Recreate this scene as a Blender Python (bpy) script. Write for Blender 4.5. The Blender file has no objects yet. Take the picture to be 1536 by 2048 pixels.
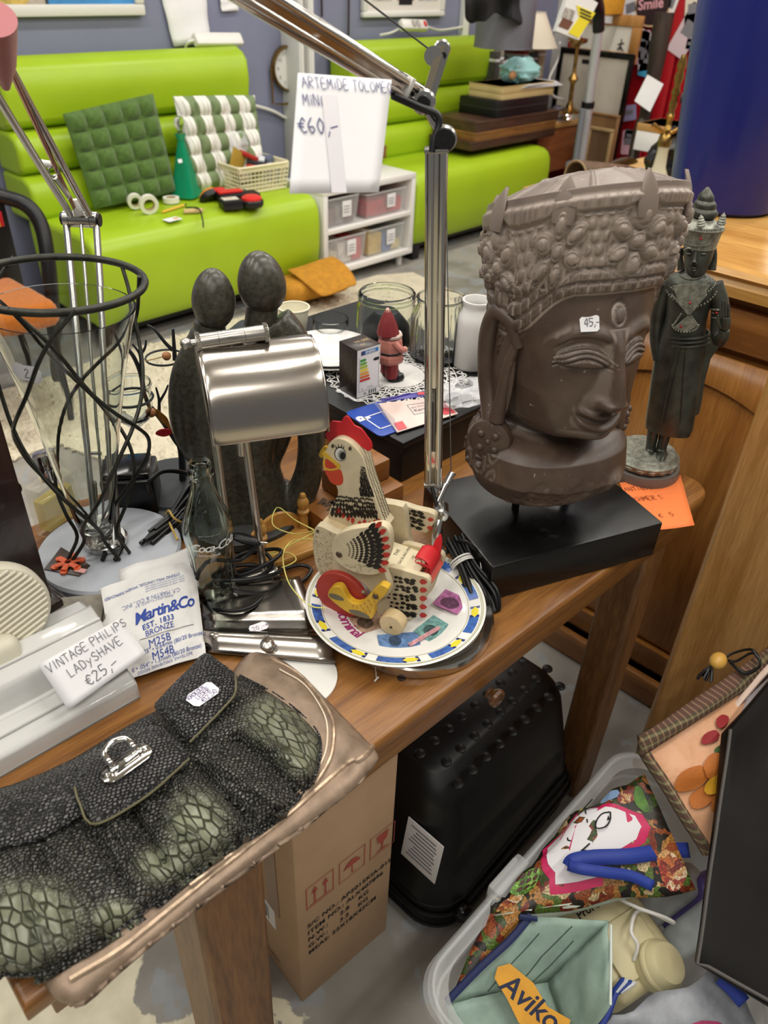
import bpy, bmesh, math, random
import numpy as np
from mathutils import Matrix, Vector, noise as mnoise
random.seed(7); np.random.seed(7)
S = bpy.context.scene
COL = S.collection
PI = math.pi

# ---------------------------------------------------------------- camera
F_PX, CAM_H = 1540.0, 1.45
_dn = np.array([680 - 768, 3180 - 1024, F_PX]); _down = _dn / np.linalg.norm(_dn)
_d1 = np.array([2570 - 768, -20 - 1024, F_PX]); _d1 = _d1 - _down * _d1.dot(_down)
_X = _d1 / np.linalg.norm(_d1); _Z = -_down; _Y = np.cross(_Z, _X)
RW = np.array([_X, _Y, _Z])
CAM = np.array([0, 0, CAM_H])
cam_d = bpy.data.cameras.new('camera'); cam = bpy.data.objects.new('camera', cam_d); COL.objects.link(cam)
cam_d.sensor_fit = 'HORIZONTAL'; cam_d.sensor_width = 36.0; cam_d.lens = 36.0 * F_PX / 1536
cam_d.clip_start = 0.02
_m = Matrix.Identity(4)
for _i in range(3):
    _m[_i][0] = RW[_i, 0]; _m[_i][1] = -RW[_i, 1]; _m[_i][2] = -RW[_i, 2]; _m[_i][3] = CAM[_i]
cam.matrix_world = _m
cam_d.dof.use_dof = True; cam_d.dof.focus_distance = 1.02; cam_d.dof.aperture_fstop = 9.0
S.camera = cam

# ---------------------------------------------------------------- world, lights, exposure
W = bpy.data.worlds.new('world'); S.world = W; W.use_nodes = True
W.node_tree.nodes['Background'].inputs[0].default_value = (1.0, 0.97, 0.93, 1)
W.node_tree.nodes['Background'].inputs[1].default_value = 0.15
S.view_settings.view_transform = 'Standard'; S.view_settings.look = 'None'
S.view_settings.exposure = 0.30; S.view_settings.gamma = 1.0; S.view_settings.use_curve_mapping = False
LAMPS = [(x, y) for y in (-0.75, 0.35, 1.45, 2.75) for x in (-0.6, 1.2, 3.0, 4.8)]
LAMP_W = 14.0
for _x, _y in LAMPS:
    ld = bpy.data.lights.new('fluorescent_light', 'AREA'); ld.shape = 'RECTANGLE'; ld.size = 1.25; ld.size_y = 0.14
    ld.energy = LAMP_W; ld.color = (1.0, 0.965, 0.90)
    lo = bpy.data.objects.new('fluorescent_light', ld); COL.objects.link(lo); lo.location = (_x, _y, 2.80)
S.cycles.max_bounces = 10; S.cycles.transparent_max_bounces = 16; S.cycles.transmission_bounces = 10
S.cycles.sample_clamp_indirect = 6.0
S.cycles.use_denoising = True
S.cycles.caustics_reflective = False; S.cycles.caustics_refractive = False

# ---------------------------------------------------------------- geometry helpers
def ray(px, py): return RW @ np.array([px - 768.0, py - 1024.0, F_PX])
def P(px, py, z):
    d = ray(px, py); return Vector(CAM + d * ((z - CAM_H) / d[2]))
def PX(px, py, x):
    d = ray(px, py); return Vector(CAM + d * (x / d[0]))
def PY(px, py, y):
    d = ray(px, py); return Vector(CAM + d * (y / d[1]))
def PP(px, py, o, n):
    d = Vector(ray(px, py)); c = Vector(CAM); n = Vector(n)
    return c + d * ((Vector(o) - c).dot(n) / d.dot(n))
V = Vector
def T_(x, y=0, z=0): return Matrix.Translation(V((x, y, z)) if not hasattr(x, '__len__') else V(x))
def RX(a): return Matrix.Rotation(a, 4, 'X')
def RY(a): return Matrix.Rotation(a, 4, 'Y')
def RZ(a): return Matrix.Rotation(a, 4, 'Z')
def SC(x, y, z): return Matrix.Diagonal((x, y, z, 1))
def frame(o, x, y):
    """matrix at o with x axis along x, y axis near y"""
    x = V(x).normalized(); y = V(y); y = (y - x * y.dot(x)).normalized(); z = x.cross(y)
    m = Matrix.Identity(4)
    for i in range(3): m[i][0] = x[i]; m[i][1] = y[i]; m[i][2] = z[i]; m[i][3] = o[i]
    return m
def along(a, b):
    """matrix at a with z axis to b"""
    a = V(a); b = V(b); d = (b - a)
    q = d.to_track_quat('Z', 'Y').to_matrix().to_4x4(); q.translation = a; return q
def catmull(pts, n=6, closed=False):
    p = [np.array(q, float) for q in pts]; out = []; k = len(p)
    if k < 3: return [V(q) for q in p]
    for i in range(k if closed else k - 1):
        if closed: a, b, c, d = p[(i - 1) % k], p[i], p[(i + 1) % k], p[(i + 2) % k]
        else: b, c = p[i], p[i + 1]; a = p[i - 1] if i else 2 * b - c; d = p[i + 2] if i + 2 < k else 2 * c - b
        for j in range(n):
            t = j / n
            out.append(0.5 * ((2 * b) + (-a + c) * t + (2 * a - 5 * b + 4 * c - d) * t * t + (-a + 3 * b - 3 * c + d) * t ** 3))
    if not closed: out.append(p[-1])
    return [V(q) for q in out]
def circle(r, n=32, rx=None, a0=0, a1=2 * PI, c=(0, 0)):
    e = abs(a1 - a0) >= 2 * PI - 1e-6
    m = n if e else n - 1
    return [(c[0] + r * math.cos(a0 + (a1 - a0) * i / m), c[1] + (rx or r) * math.sin(a0 + (a1 - a0) * i / m)) for i in range(n)]
def rrect(w, h, r, n=5):
    o = []
    for cx, cy, a in ((w / 2 - r, h / 2 - r, 0), (-w / 2 + r, h / 2 - r, PI / 2), (-w / 2 + r, -h / 2 + r, PI), (w / 2 - r, -h / 2 + r, 1.5 * PI)):
        o += [(cx + r * math.cos(a + PI / 2 * i / n), cy + r * math.sin(a + PI / 2 * i / n)) for i in range(n + 1)]
    return o
FR = {}
class MB:
    def __init__(self, M=None):
        self.v = []; self.f = []; self.mi = []; self.mat = 0; self.M = M or Matrix.Identity(4)
    def add(self, vs, fs, M=None):
        m = self.M @ M if M is not None else self.M
        a = np.asarray([tuple(q) for q in vs], float).reshape(-1, 3) if not isinstance(vs, np.ndarray) else vs
        mm = np.array(m); a = a @ mm[:3, :3].T + mm[:3, 3]
        b = len(self.v); flip = m.determinant() < 0
        self.v.extend(a.tolist())
        for q in fs:
            q = [b + int(i) for i in q]
            self.f.append(q[::-1] if flip else q); self.mi.append(self.mat)
        return self
    def bm(self, b, M=None):
        b.verts.index_update()
        vs = [tuple(q.co) for q in b.verts]; fs = [[w.index for w in q.verts] for q in b.faces]; b.free()
        return self.add(vs, fs, M)
    def box(self, c, s, bev=0.0, M=None, seg=2):
        b = bmesh.new(); bmesh.ops.create_cube(b, size=1)
        for q in b.verts: q.co = V((q.co.x * s[0] + c[0], q.co.y * s[1] + c[1], q.co.z * s[2] + c[2]))
        if bev > 0: bmesh.ops.bevel(b, geom=list(b.edges), offset=min(bev, min(s) * .49), segments=seg, affect='EDGES', profile=.5)
        return self.bm(b, M)
    def bx(self, lo, hi, bev=0.0, M=None, seg=2):
        return self.box([(a + b) / 2 for a, b in zip(lo, hi)], [abs(b - a) for a, b in zip(lo, hi)], bev, M, seg)
    def lathe(self, prof, n=32, M=None, a0=0, a1=2 * PI, cap=True):
        full = abs(a1 - a0) > 2 * PI - 1e-6; k = n if full else n + 1; vs = []; fs = []
        for r, z in prof:
            for i in range(k):
                a = a0 + (a1 - a0) * i / n; vs.append((r * math.cos(a), r * math.sin(a), z))
        for j in range(len(prof) - 1):
            for i in range(n):
                i2 = (i + 1) % k; fs.append((j * k + i, j * k + i2, (j + 1) * k + i2, (j + 1) * k + i))
        if cap and full:
            if prof[0][0] > 1e-5: fs.append(list(range(k))[::-1])
            if prof[-1][0] > 1e-5: fs.append([(len(prof) - 1) * k + i for i in range(k)])
        return self.add(vs, fs, M)
    def cyl(self, a, b, r, r2=None, n=20, bev=0.0):
        L = (V(b) - V(a)).length; r2 = r if r2 is None else r2
        p = [(r, 0), (r2, L)] if bev <= 0 else [(r - bev, 0), (r, bev), (r2, L - bev), (r2 - bev, L)]
        return self.lathe(p, n, along(a, b))
    def sph(self, c, r, n=16, M=None, sc=(1, 1, 1)):
        k = max(4, n // 2); prof = [(r * math.sin(PI * i / k), -r * math.cos(PI * i / k)) for i in range(k + 1)]
        return self.lathe(prof, n, (M or Matrix.Identity(4)) @ T_(c) @ SC(*sc), cap=False)
    def tube(self, pts, r, n=8, sub=0, closed=False, flat=1.0, M=None, cap=True):
        if sub:
            m = len(pts)
            if hasattr(r, '__len__'):
                rr = list(r); k = m if closed else m - 1
                r = [rr[i] + (rr[(i + 1) % m] - rr[i]) * j / sub for i in range(k) for j in range(sub)] + ([] if closed else [rr[-1]])
            pts = catmull(pts, sub, closed)
        pts = [V(q) for q in pts]; k = len(pts)
        if not hasattr(r, '__len__'): r = [r] * k
        vs = []; fs = []; up = None
        for i, q in enumerate(pts):
            if closed: t = pts[(i + 1) % k] - pts[i - 1]
            else: t = pts[min(i + 1, k - 1)] - pts[max(i - 1, 0)]
            t = t.normalized() if t.length > 1e-9 else V((0, 0, 1))
            if up is None:
                up = t.cross(V((0, 0, 1)));
                if up.length < .1: up = t.cross(V((1, 0, 0)))
            up = (up - t * up.dot(t)).normalized(); w = t.cross(up)
            for j in range(n):
                a = 2 * PI * j / n; vs.append(q + up * (math.cos(a) * r[i]) + w * (math.sin(a) * r[i] * flat))
        for i in range(k if closed else k - 1):
            i2 = (i + 1) % k
            for j in range(n):
                j2 = (j + 1) % n; fs.append((i * n + j, i * n + j2, i2 * n + j2, i2 * n + j))
        if cap and not closed: fs.append(list(range(n))[::-1]); fs.append([(k - 1) * n + j for j in range(n)])
        return self.add([tuple(q) for q in vs], fs, M)
    def prism(self, poly, h, M=None, bev=0.0, z0=0.0, seg=2):
        b = bmesh.new(); lo = [b.verts.new((x, y, z0)) for x, y in poly]
        f = b.faces.new(lo); r = bmesh.ops.extrude_face_region(b, geom=[f])
        top = [g for g in r['geom'] if isinstance(g, bmesh.types.BMVert)]
        for q in top: q.co.z += h
        bmesh.ops.recalc_face_normals(b, faces=b.faces)
        if bev > 0:
            ed = [e for e in b.edges if abs(e.verts[0].co.z - e.verts[1].co.z) < 1e-7]
            bmesh.ops.bevel(b, geom=ed, offset=bev, segments=seg, affect='EDGES', profile=.5)
        bmesh.ops.triangulate(b, faces=[q for q in b.faces if len(q.verts) > 4])
        return self.bm(b, M)
    def flat(self, poly, M=None, z=0.0):
        b = bmesh.new(); f = b.faces.new([b.verts.new((x, y, z)) for x, y in poly])
        f.normal_update()
        if f.normal.z < 0: f.normal_flip()
        bmesh.ops.triangulate(b, faces=b.faces)
        return self.bm(b, M)
    def grid(self, A, closed_u=False, closed_v=False, M=None):
        A = np.asarray(A, float); nu, nv = A.shape[:2]; fs = []
        for i in range(nu if closed_u else nu - 1):
            i2 = (i + 1) % nu
            for j in range(nv if closed_v else nv - 1):
                j2 = (j + 1) % nv; fs.append((i * nv + j, i2 * nv + j, i2 * nv + j2, i * nv + j2))
        return self.add(A.reshape(-1, 3), fs, M)
    def ribbon(self, pts, w, M=None, z=0.0):
        """flat 2D stroke of width w"""
        for (x0, y0), (x1, y1) in zip(pts[:-1], pts[1:]):
            dx, dy = x1 - x0, y1 - y0; L = math.hypot(dx, dy)
            if L < 1e-7: continue
            nx, ny = -dy / L * w / 2, dx / L * w / 2; ex, ey = dx / L * w * .4, dy / L * w * .4
            self.add([(x0 - ex + nx, y0 - ey + ny, z), (x0 - ex - nx, y0 - ey - ny, z), (x1 + ex - nx, y1 + ey - ny, z), (x1 + ex + nx, y1 + ey + ny, z)], [(0, 1, 2, 3)], M)
        return self
    def build(self, name, mats, parent=None, world=True, ang=40, mods=None, flatsh=False, kind=None, label=None):
        me = bpy.data.meshes.new(name)
        v = np.array(self.v)
        origin = None
        if parent is not None:
            m = FR.get(parent.name, Matrix.Identity(4))
            if world:
                im = np.array(m.inverted()); v = v @ im[:3, :3].T + im[:3, 3]
        else:
            origin = V(((v[:, 0].min() + v[:, 0].max()) / 2, (v[:, 1].min() + v[:, 1].max()) / 2, v[:, 2].min()))
            v = v - np.array(origin)
        me.from_pydata(v.tolist(), [], self.f)
        for m in (mats if isinstance(mats, (list, tuple)) else [mats]): me.materials.append(m)
        if max(self.mi or [0]) > 0: me.polygons.foreach_set('material_index', self.mi)
        me.validate(); me.update()
        if not flatsh:
            me.shade_smooth(); me.set_sharp_from_angle(angle=math.radians(ang))
        o = bpy.data.objects.new(name, me); COL.objects.link(o)
        if parent is not None: o.parent = parent; FR[o.name] = FR.get(parent.name, Matrix.Identity(4))
        else:
            o.location = origin; FR[o.name] = T_(origin)
        if kind: o['kind'] = kind
        if label: o['label'] = label
        for t, kw in (mods or []):
            md = o.modifiers.new(t.lower(), t)
            for a, b in kw.items(): setattr(md, a, b)
        return o
def thing(name, label, cat, loc=(0, 0, 0), rz=0.0, group=None, M=None):
    o = bpy.data.objects.new(name, None); COL.objects.link(o); o.empty_display_size = .02
    m = M if M is not None else T_(loc) @ RZ(rz)
    o.matrix_world = m; FR[o.name] = m
    o['label'] = label; o['category'] = cat
    if group: o['group'] = group
    return o
def tag(o, label, cat, group=None):
    o['label'] = label; o['category'] = cat
    if group: o['group'] = group
    return o
def fr(o): return FR[o.name]
SOLID = lambda t, off=-1: ('SOLIDIFY', dict(thickness=t, offset=off))
SUBD = lambda n=1: ('SUBSURF', dict(levels=n, render_levels=n))
def REMESH(vox, sm=4, fac=.5): return [('REMESH', dict(mode='VOXEL', voxel_size=vox, use_smooth_shade=True)), ('SMOOTH', dict(factor=fac, iterations=sm))]

def text_geo(s, size=1.0, align='LEFT', bold=0.0, shear=0.0, sp=1.0):
    cu = bpy.data.curves.new('t', 'FONT'); cu.body = s; cu.size = size; cu.align_x = align; cu.offset = bold * size; cu.shear = shear
    cu.space_character = sp; cu.resolution_u = 3
    ob = bpy.data.objects.new('t', cu); me = bpy.data.meshes.new_from_object(ob)
    vs = np.array([tuple(q.co) for q in me.vertices]).reshape(-1, 3); fs = [list(p.vertices) for p in me.polygons]
    bpy.data.objects.remove(ob); bpy.data.curves.remove(cu); bpy.data.meshes.remove(me)
    return vs, fs
def text(mb, s, size, M, **k):
    v, f = text_geo(s, size, **k)
    if len(v): mb.add(v, f, M)
# hand lettering: strokes in a 0.6 x 1 cell
HAND = {'A': [[(0, 0), (.3, 1), (.6, 0)], [(.1, .4), (.5, .4)]], 'B': [[(.05, 0), (.05, 1), (.45, .9), (.45, .6), (.05, .5), (.5, .4), (.5, .1), (.05, 0)]],
 'C': [[(.55, .85), (.3, 1), (.05, .7), (.05, .3), (.3, 0), (.55, .15)]], 'D': [[(.05, 0), (.05, 1), (.45, .85), (.55, .5), (.45, .15), (.05, 0)]],
 'E': [[(.55, 1), (.05, 1), (.05, 0), (.55, 0)], [(.05, .5), (.45, .5)]], 'G': [[(.55, .85), (.3, 1), (.05, .7), (.05, .3), (.3, 0), (.55, .15), (.55, .45), (.3, .45)]],
 'H': [[(.05, 0), (.05, 1)], [(.55, 0), (.55, 1)], [(.05, .5), (.55, .5)]], 'I': [[(.3, 0), (.3, 1)]], 'i': [[(.3, 0), (.3, .62)], [(.3, .8), (.31, .86)]],
 'K': [[(.05, 0), (.05, 1)], [(.5, 1), (.05, .45), (.55, 0)]], 'L': [[(.05, 1), (.05, 0), (.5, 0)]], 'M': [[(0, 0), (.08, 1), (.3, .4), (.52, 1), (.6, 0)]],
 'N': [[(.05, 0), (.05, 1), (.55, 0), (.55, 1)]], 'O': [[(.3, 1), (.05, .7), (.05, .3), (.3, 0), (.55, .3), (.55, .7), (.3, 1)]], 'o': [[(.3, .7), (.08, .5), (.08, .2), (.3, 0), (.52, .2), (.52, .5), (.3, .7)]],
 'P': [[(.05, 0), (.05, 1), (.5, .9), (.5, .6), (.05, .5)]], 'Q': [[(.3, 1), (.05, .7), (.05, .3), (.3, 0), (.55, .3), (.55, .7), (.3, 1)], [(.4, .2), (.6, -.1)]],
 'q': [[(.5, .6), (.3, .7), (.1, .5), (.1, .25), (.3, .1), (.5, .3), (.5, .7), (.5, -.25)]], 'R': [[(.05, 0), (.05, 1), (.5, .9), (.5, .6), (.05, .5), (.55, 0)]],
 'S': [[(.52, .85), (.3, 1), (.08, .8), (.15, .58), (.45, .45), (.52, .2), (.3, 0), (.05, .12)]], 'T': [[(0, 1), (.6, 1)], [(.3, 1), (.3, 0)]],
 'U': [[(.05, 1), (.05, .25), (.3, 0), (.55, .25), (.55, 1)]], 'V': [[(0, 1), (.28, 0), (.6, 1)]], 'Y': [[(0, 1), (.3, .5), (.6, 1)], [(.3, .5), (.2, 0)]], 'y': [[(.05, .65), (.28, .2)], [(.55, .65), (.1, -.3)]],
 'k': [[(.05, 0), (.05, 1)], [(.45, .6), (.05, .3), (.5, 0)]],
 '0': [[(.3, 1), (.08, .7), (.08, .3), (.3, 0), (.5, .3), (.5, .7), (.3, 1)]], '1': [[(.15, .75), (.35, 1), (.3, 0)]], '2': [[(.08, .8), (.3, 1), (.52, .78), (.4, .5), (.05, 0), (.55, .03)]],
 '4': [[(.4, 0), (.42, 1), (.05, .35), (.6, .35)]], '5': [[(.52, 1), (.12, 1), (.1, .58), (.38, .6), (.52, .35), (.35, .03), (.05, .05)]], '6': [[(.4, 1), (.12, .6), (.08, .25), (.3, 0), (.5, .2), (.4, .45), (.1, .35)]],
 '€': [[(.6, .8), (.4, .95), (.2, .7), (.18, .3), (.38, .05), (.6, .15)], [(0, .58), (.45, .6)], [(0, .4), (.42, .42)]], ',': [[(.2, .1), (.1, -.2)]], '.': [[(.15, 0), (.18, .05)]], '-': [[(.02, .4), (.55, .5)]], ' ': []}
def hand(mb, s, size, M, w=None, sp=.82, jit=.035, z=0.0):
    x = 0.0; w = w or size * .075
    for ch in s:
        if ch == ' ': x += .5 * sp; continue
        if ch in 'Ii1': x -= .13
        for st in HAND.get(ch, []):
            q = [(x + a + random.uniform(-jit, jit), b + random.uniform(-jit, jit)) for a, b in st]
            if len(q) > 3: q = [(c[0], c[1]) for c in catmull([(a, b, 0) for a, b in q], 3)]
            mb.ribbon([(a * size, b * size) for a, b in q], w, M, z)
        x += sp * (.78 if ch in 'Ii1' else .5 if ch in ',.' else 1) * .92
    return x * size
def srgb(h):
 h=h.lstrip('#');c=[int(h[i:i+2],16)/255 for i in(0,2,4)]
 return tuple(q/12.92 if q<=.04045 else((q+.055)/1.055)**2.4 for q in c)
MATS={}
def mat(name,col='#888888',rough=.5,metal=0.0,var=None,col2=None,bump=None,trans=0.0,ior=1.45,alpha=1.0,coat=0.0,sheen=0.0,spec=None,emit=None,aniso=0.0,stretch=(1,1,1),rvar=None,ramp=(.35,.65),sub=0.0):
 if name in MATS:return MATS[name]
 m=bpy.data.materials.new(name);m.use_nodes=True;MATS[name]=m
 nt=m.node_tree;b=nt.nodes['Principled BSDF'];L=nt.links.new
 c=srgb(col)+(1,)
 b.inputs['Base Color'].default_value=c;b.inputs['Roughness'].default_value=rough;b.inputs['Metallic'].default_value=metal
 b.inputs['Transmission Weight'].default_value=trans;b.inputs['IOR'].default_value=ior;b.inputs['Alpha'].default_value=alpha
 b.inputs['Coat Weight'].default_value=coat;b.inputs['Sheen Weight'].default_value=sheen;b.inputs['Coat Roughness'].default_value=.1
 if spec is not None:b.inputs['Specular IOR Level'].default_value=spec
 if aniso:b.inputs['Anisotropic'].default_value=aniso
 if sub:b.inputs['Subsurface Weight'].default_value=sub;b.inputs['Subsurface Radius'].default_value=(.01,.008,.006)
 if emit:b.inputs['Emission Color'].default_value=c;b.inputs['Emission Strength'].default_value=emit
 tc=None
 def coords(s=(1,1,1)):
  nonlocal tc
  if tc is None:tc=nt.nodes.new('ShaderNodeTexCoord')
  mp=nt.nodes.new('ShaderNodeMapping');mp.inputs['Scale'].default_value=s;L(tc.outputs['Object'],mp.inputs['Vector']);return mp.outputs[0]
 if var or col2:
  sc,amt=var or(20,.15)
  n=nt.nodes.new('ShaderNodeTexNoise');n.inputs['Scale'].default_value=sc;n.inputs['Detail'].default_value=6;n.inputs['Roughness'].default_value=.6
  L(coords(stretch),n.inputs['Vector'])
  r=nt.nodes.new('ShaderNodeValToRGB');L(n.outputs['Fac'],r.inputs[0])
  r.color_ramp.elements[0].position=ramp[0];r.color_ramp.elements[1].position=ramp[1]
  if col2:a0,a1=srgb(col2),srgb(col)
  else:a0,a1=[q*(1-amt)for q in c[:3]],[min(1,q*(1+amt))for q in c[:3]]
  r.color_ramp.elements[0].color=(*a0,1);r.color_ramp.elements[1].color=(*a1,1)
  L(r.outputs[0],b.inputs['Base Color'])
 if rvar:
  n=nt.nodes.new('ShaderNodeTexNoise');n.inputs['Scale'].default_value=rvar[0];n.inputs['Detail'].default_value=5
  L(coords(stretch),n.inputs['Vector'])
  mr=nt.nodes.new('ShaderNodeMapRange');mr.inputs[1].default_value=.3;mr.inputs[2].default_value=.7;mr.inputs[3].default_value=max(0,rough-rvar[1]);mr.inputs[4].default_value=rough+rvar[1]
  L(n.outputs['Fac'],mr.inputs[0]);L(mr.outputs[0],b.inputs['Roughness'])
 if bump:
  n=nt.nodes.new('ShaderNodeTexNoise');n.inputs['Scale'].default_value=bump[0];n.inputs['Detail'].default_value=6
  L(coords(stretch),n.inputs['Vector'])
  bp=nt.nodes.new('ShaderNodeBump');bp.inputs['Strength'].default_value=bump[1];bp.inputs['Distance'].default_value=bump[2]if len(bump)>2 else .002
  L(n.outputs['Fac'],bp.inputs['Height']);L(bp.outputs[0],b.inputs['Normal'])
 return m
def wood(name,c1,c2,rough=.35,axis=0,scale=14,stretch=14,coat=.0,dark=None,bump=.12):
 """two-tone timber with grain along an axis, pores and figure"""
 if name in MATS:return MATS[name]
 m=bpy.data.materials.new(name);m.use_nodes=True;MATS[name]=m
 nt=m.node_tree;b=nt.nodes['Principled BSDF'];L=nt.links.new;N=nt.nodes.new
 tc=N('ShaderNodeTexCoord');mp=N('ShaderNodeMapping');s=[1,1,1];s[axis]=1/stretch*1.6;mp.inputs['Scale'].default_value=s
 L(tc.outputs['Object'],mp.inputs[0])
 n1=N('ShaderNodeTexNoise');n1.inputs['Scale'].default_value=scale;n1.inputs['Detail'].default_value=4;n1.inputs['Distortion'].default_value=1.2;L(mp.outputs[0],n1.inputs[0])
 n2=N('ShaderNodeTexNoise');n2.inputs['Scale'].default_value=scale*14;n2.inputs['Detail'].default_value=3;L(mp.outputs[0],n2.inputs[0])
 mx=N('ShaderNodeMath');mx.operation='MULTIPLY_ADD';mx.inputs[1].default_value=.35;L(n2.outputs['Fac'],mx.inputs[0])
 ml=N('ShaderNodeMath');ml.operation='MULTIPLY';ml.inputs[1].default_value=.65;L(n1.outputs['Fac'],ml.inputs[0]);L(ml.outputs[0],mx.inputs[2])
 r=N('ShaderNodeValToRGB');L(mx.outputs[0],r.inputs[0])
 r.color_ramp.elements[0].position=.38;r.color_ramp.elements[1].position=.62
 r.color_ramp.elements[0].color=(*srgb(c2),1);r.color_ramp.elements[1].color=(*srgb(c1),1)
 L(r.outputs[0],b.inputs['Base Color'])
 b.inputs['Roughness'].default_value=rough;b.inputs['Coat Weight'].default_value=coat
 bp=N('ShaderNodeBump');bp.inputs['Strength'].default_value=bump;bp.inputs['Distance'].default_value=.001;L(n2.outputs['Fac'],bp.inputs['Height']);L(bp.outputs[0],b.inputs['Normal'])
 return m
def glass(name,col='#ffffff',rough=.0,ior=1.45):
 return mat(name,col,rough,trans=1.0,ior=ior)
def clearfilm(name,col='#ffffff',alpha=.25,rough=.12):
 return mat(name,col,rough,alpha=alpha,bump=(60,.3,.004))
white_paper=mat('white_paper','#e9e8ea',.7,var=(9,.03),bump=(14,.12,.004))
ink_blue=mat('ink_blue','#3a3f7c',.6);ink_black=mat('ink_black','#17171c',.6);ink_grey=mat('ink_grey','#77767c',.6);print_blue=mat('print_blue','#2b459c',.6)
chrome=mat('chrome','#d8d6d2',.07,1.0);alu=mat('aluminium','#c3c2bf',.24,1.0);steel=mat('brushed_steel','#b9b5ae',.3,1.0,aniso=.6,bump=(220,.04,.0006),stretch=(1,.03,1))
black_plastic=mat('black_plastic','#111113',.38,bump=(300,.05,.0004));black_gloss=mat('black_gloss','#09090a',.16,rvar=(12,.08));rubber=mat('black_cable','#0c0c0d',.42)
white_plastic=mat('white_plastic','#dedcd6',.35);white_paint=mat('white_paint','#dddcd8',.4);brass=mat('brass','#a5854a',.25,1.0,rvar=(30,.1))
red_paint=mat('red_paint','#b51f25',.35);red_leather=mat('red_leather','#c22229',.5,bump=(150,.1,.0006))
yellow_paint=mat('yellow_paint','#e0b53a',.4)
clear_glass=glass('clear_glass','#f6faf7');green_glass=glass('green_glass','#0e9a66')
# SETTING
def struct(o):o['kind']='structure';return o
WALL_Y,WALL_X=3.78,5.75
def floor_mat():
 m=bpy.data.materials.new('painted_concrete');m.use_nodes=True;nt=m.node_tree;b=nt.nodes['Principled BSDF'];L=nt.links.new;N=nt.nodes.new
 tc=N('ShaderNodeTexCoord')
 def nz(sc,d=8,dist=0.0):
  n=N('ShaderNodeTexNoise');n.inputs['Scale'].default_value=sc;n.inputs['Detail'].default_value=d;n.inputs['Distortion'].default_value=dist;L(tc.outputs['Object'],n.inputs[0]);return n.outputs['Fac']
 def ramp(f,p0,p1,c0,c1):
  r=N('ShaderNodeValToRGB');r.color_ramp.elements[0].position=p0;r.color_ramp.elements[1].position=p1
  r.color_ramp.elements[0].color=(*srgb(c0),1);r.color_ramp.elements[1].color=(*srgb(c1),1);L(f,r.inputs[0]);return r.outputs[0]
 def mix(f,a,c):
  x=N('ShaderNodeMix');x.data_type='RGBA';L(f,x.inputs[0]);L(a,x.inputs[6]);L(c,x.inputs[7]);return x.outputs[2]
 base=ramp(nz(5),.35,.65,'#7c7872','#9b978f')
 blue=ramp(nz(30),.3,.7,'#868d95','#9aa1a8')
 chips=ramp(nz(9,12,.4),.56,.585,'#000000','#c0c0c0')
 c=mix(chips,base,blue)
 cream=ramp(nz(25),.3,.7,'#cfc7ab','#e4dcc2')
 sx=N('ShaderNodeSeparateXYZ');L(tc.outputs['Object'],sx.inputs[0])
 mr=N('ShaderNodeMapRange');mr.inputs[1].default_value=-1.75;mr.inputs[2].default_value=-1.3;mr.inputs[3].default_value=.12;mr.inputs[4].default_value=-.3;L(sx.outputs['X'],mr.inputs[0])
 ad=N('ShaderNodeMath');ad.operation='ADD';L(nz(6,10,.3),ad.inputs[0]);L(mr.outputs[0],ad.inputs[1])
 chips2=ramp(ad.outputs[0],.5,.515,'#000000','#ffffff')
 c=mix(chips2,c,cream)
 L(c,b.inputs['Base Color']);b.inputs['Roughness'].default_value=.5
 bp=N('ShaderNodeBump');bp.inputs['Strength'].default_value=.25;bp.inputs['Distance'].default_value=.003;L(ad.outputs[0],bp.inputs['Height']);L(bp.outputs[0],b.inputs['Normal'])
 return m
struct(MB().bx((-2.2,-2.2,-.1),(WALL_X,WALL_Y,0)).build('floor',floor_mat()))
wallpaint=mat('wall_paint','#7d8098',.6,var=(3,.04),bump=(90,.08,.002))
struct(MB().bx((-2.2,WALL_Y,0),(WALL_X+.1,WALL_Y+.1,2.9)).build('wall_back',wallpaint))
struct(MB().bx((WALL_X,-2.2,0),(WALL_X+.1,WALL_Y,2.9)).build('wall_right',mat('wall_white','#c9c6c0',.6,var=(3,.05))))
struct(MB().bx((-2.2,-2.2,2.9),(WALL_X+.1,WALL_Y+.1,3.0)).build('ceiling',mat('ceiling_white','#cfccc6',.7)))
for _x,_y in LAMPS:
 m=MB();m.bx((_x-.66,_y-.1,2.81),(_x+.66,_y+.1,2.9),.004)
 m.bx((_x-.66,_y-.1,2.795),(_x-.64,_y+.1,2.82));m.bx((_x+.64,_y-.1,2.795),(_x+.66,_y+.1,2.82))
 o=m.build('ceiling_light',white_paint);struct(o)
def strip(name,px,w,z0=.2,z1=2.6,py=40,yo=0.0):
 c=PY(px,py,WALL_Y-.02-yo);m=MB();m.bx((c.x-w/2,WALL_Y-.045-yo,z0),(c.x+w/2,WALL_Y,z1),.006)
 m.bx((c.x-w/4,WALL_Y-.052-yo,z0),(c.x+w/4,WALL_Y-.04-yo,z1),.004);return struct(m.build(name,white_paint))
strip('trim_1',596,.035,yo=.11);strip('trim_2',617,.035,yo=.11);strip('trim_3',928,.06)
dm=mat('red_door_paint','#a3141f',.35,var=(4,.08))
d0=PX(1293,306,WALL_X).y
door=MB();door.bx((WALL_X-.05,1.2,0),(WALL_X-.005,3.62,2.2),.004)
door=struct(door.build('door_1',dm))
m=MB();m.bx((WALL_X-.085,d0-.10,0),(WALL_X-.05,d0-.02,2.2),.012);m.bx((WALL_X-.075,d0-.16,0),(WALL_X-.05,d0-.11,2.2),.008);m.bx((WALL_X-.075,d0+.0,0),(WALL_X-.05,d0+.04,2.2),.008)
m.build('door_moulding',dm,door)
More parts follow.
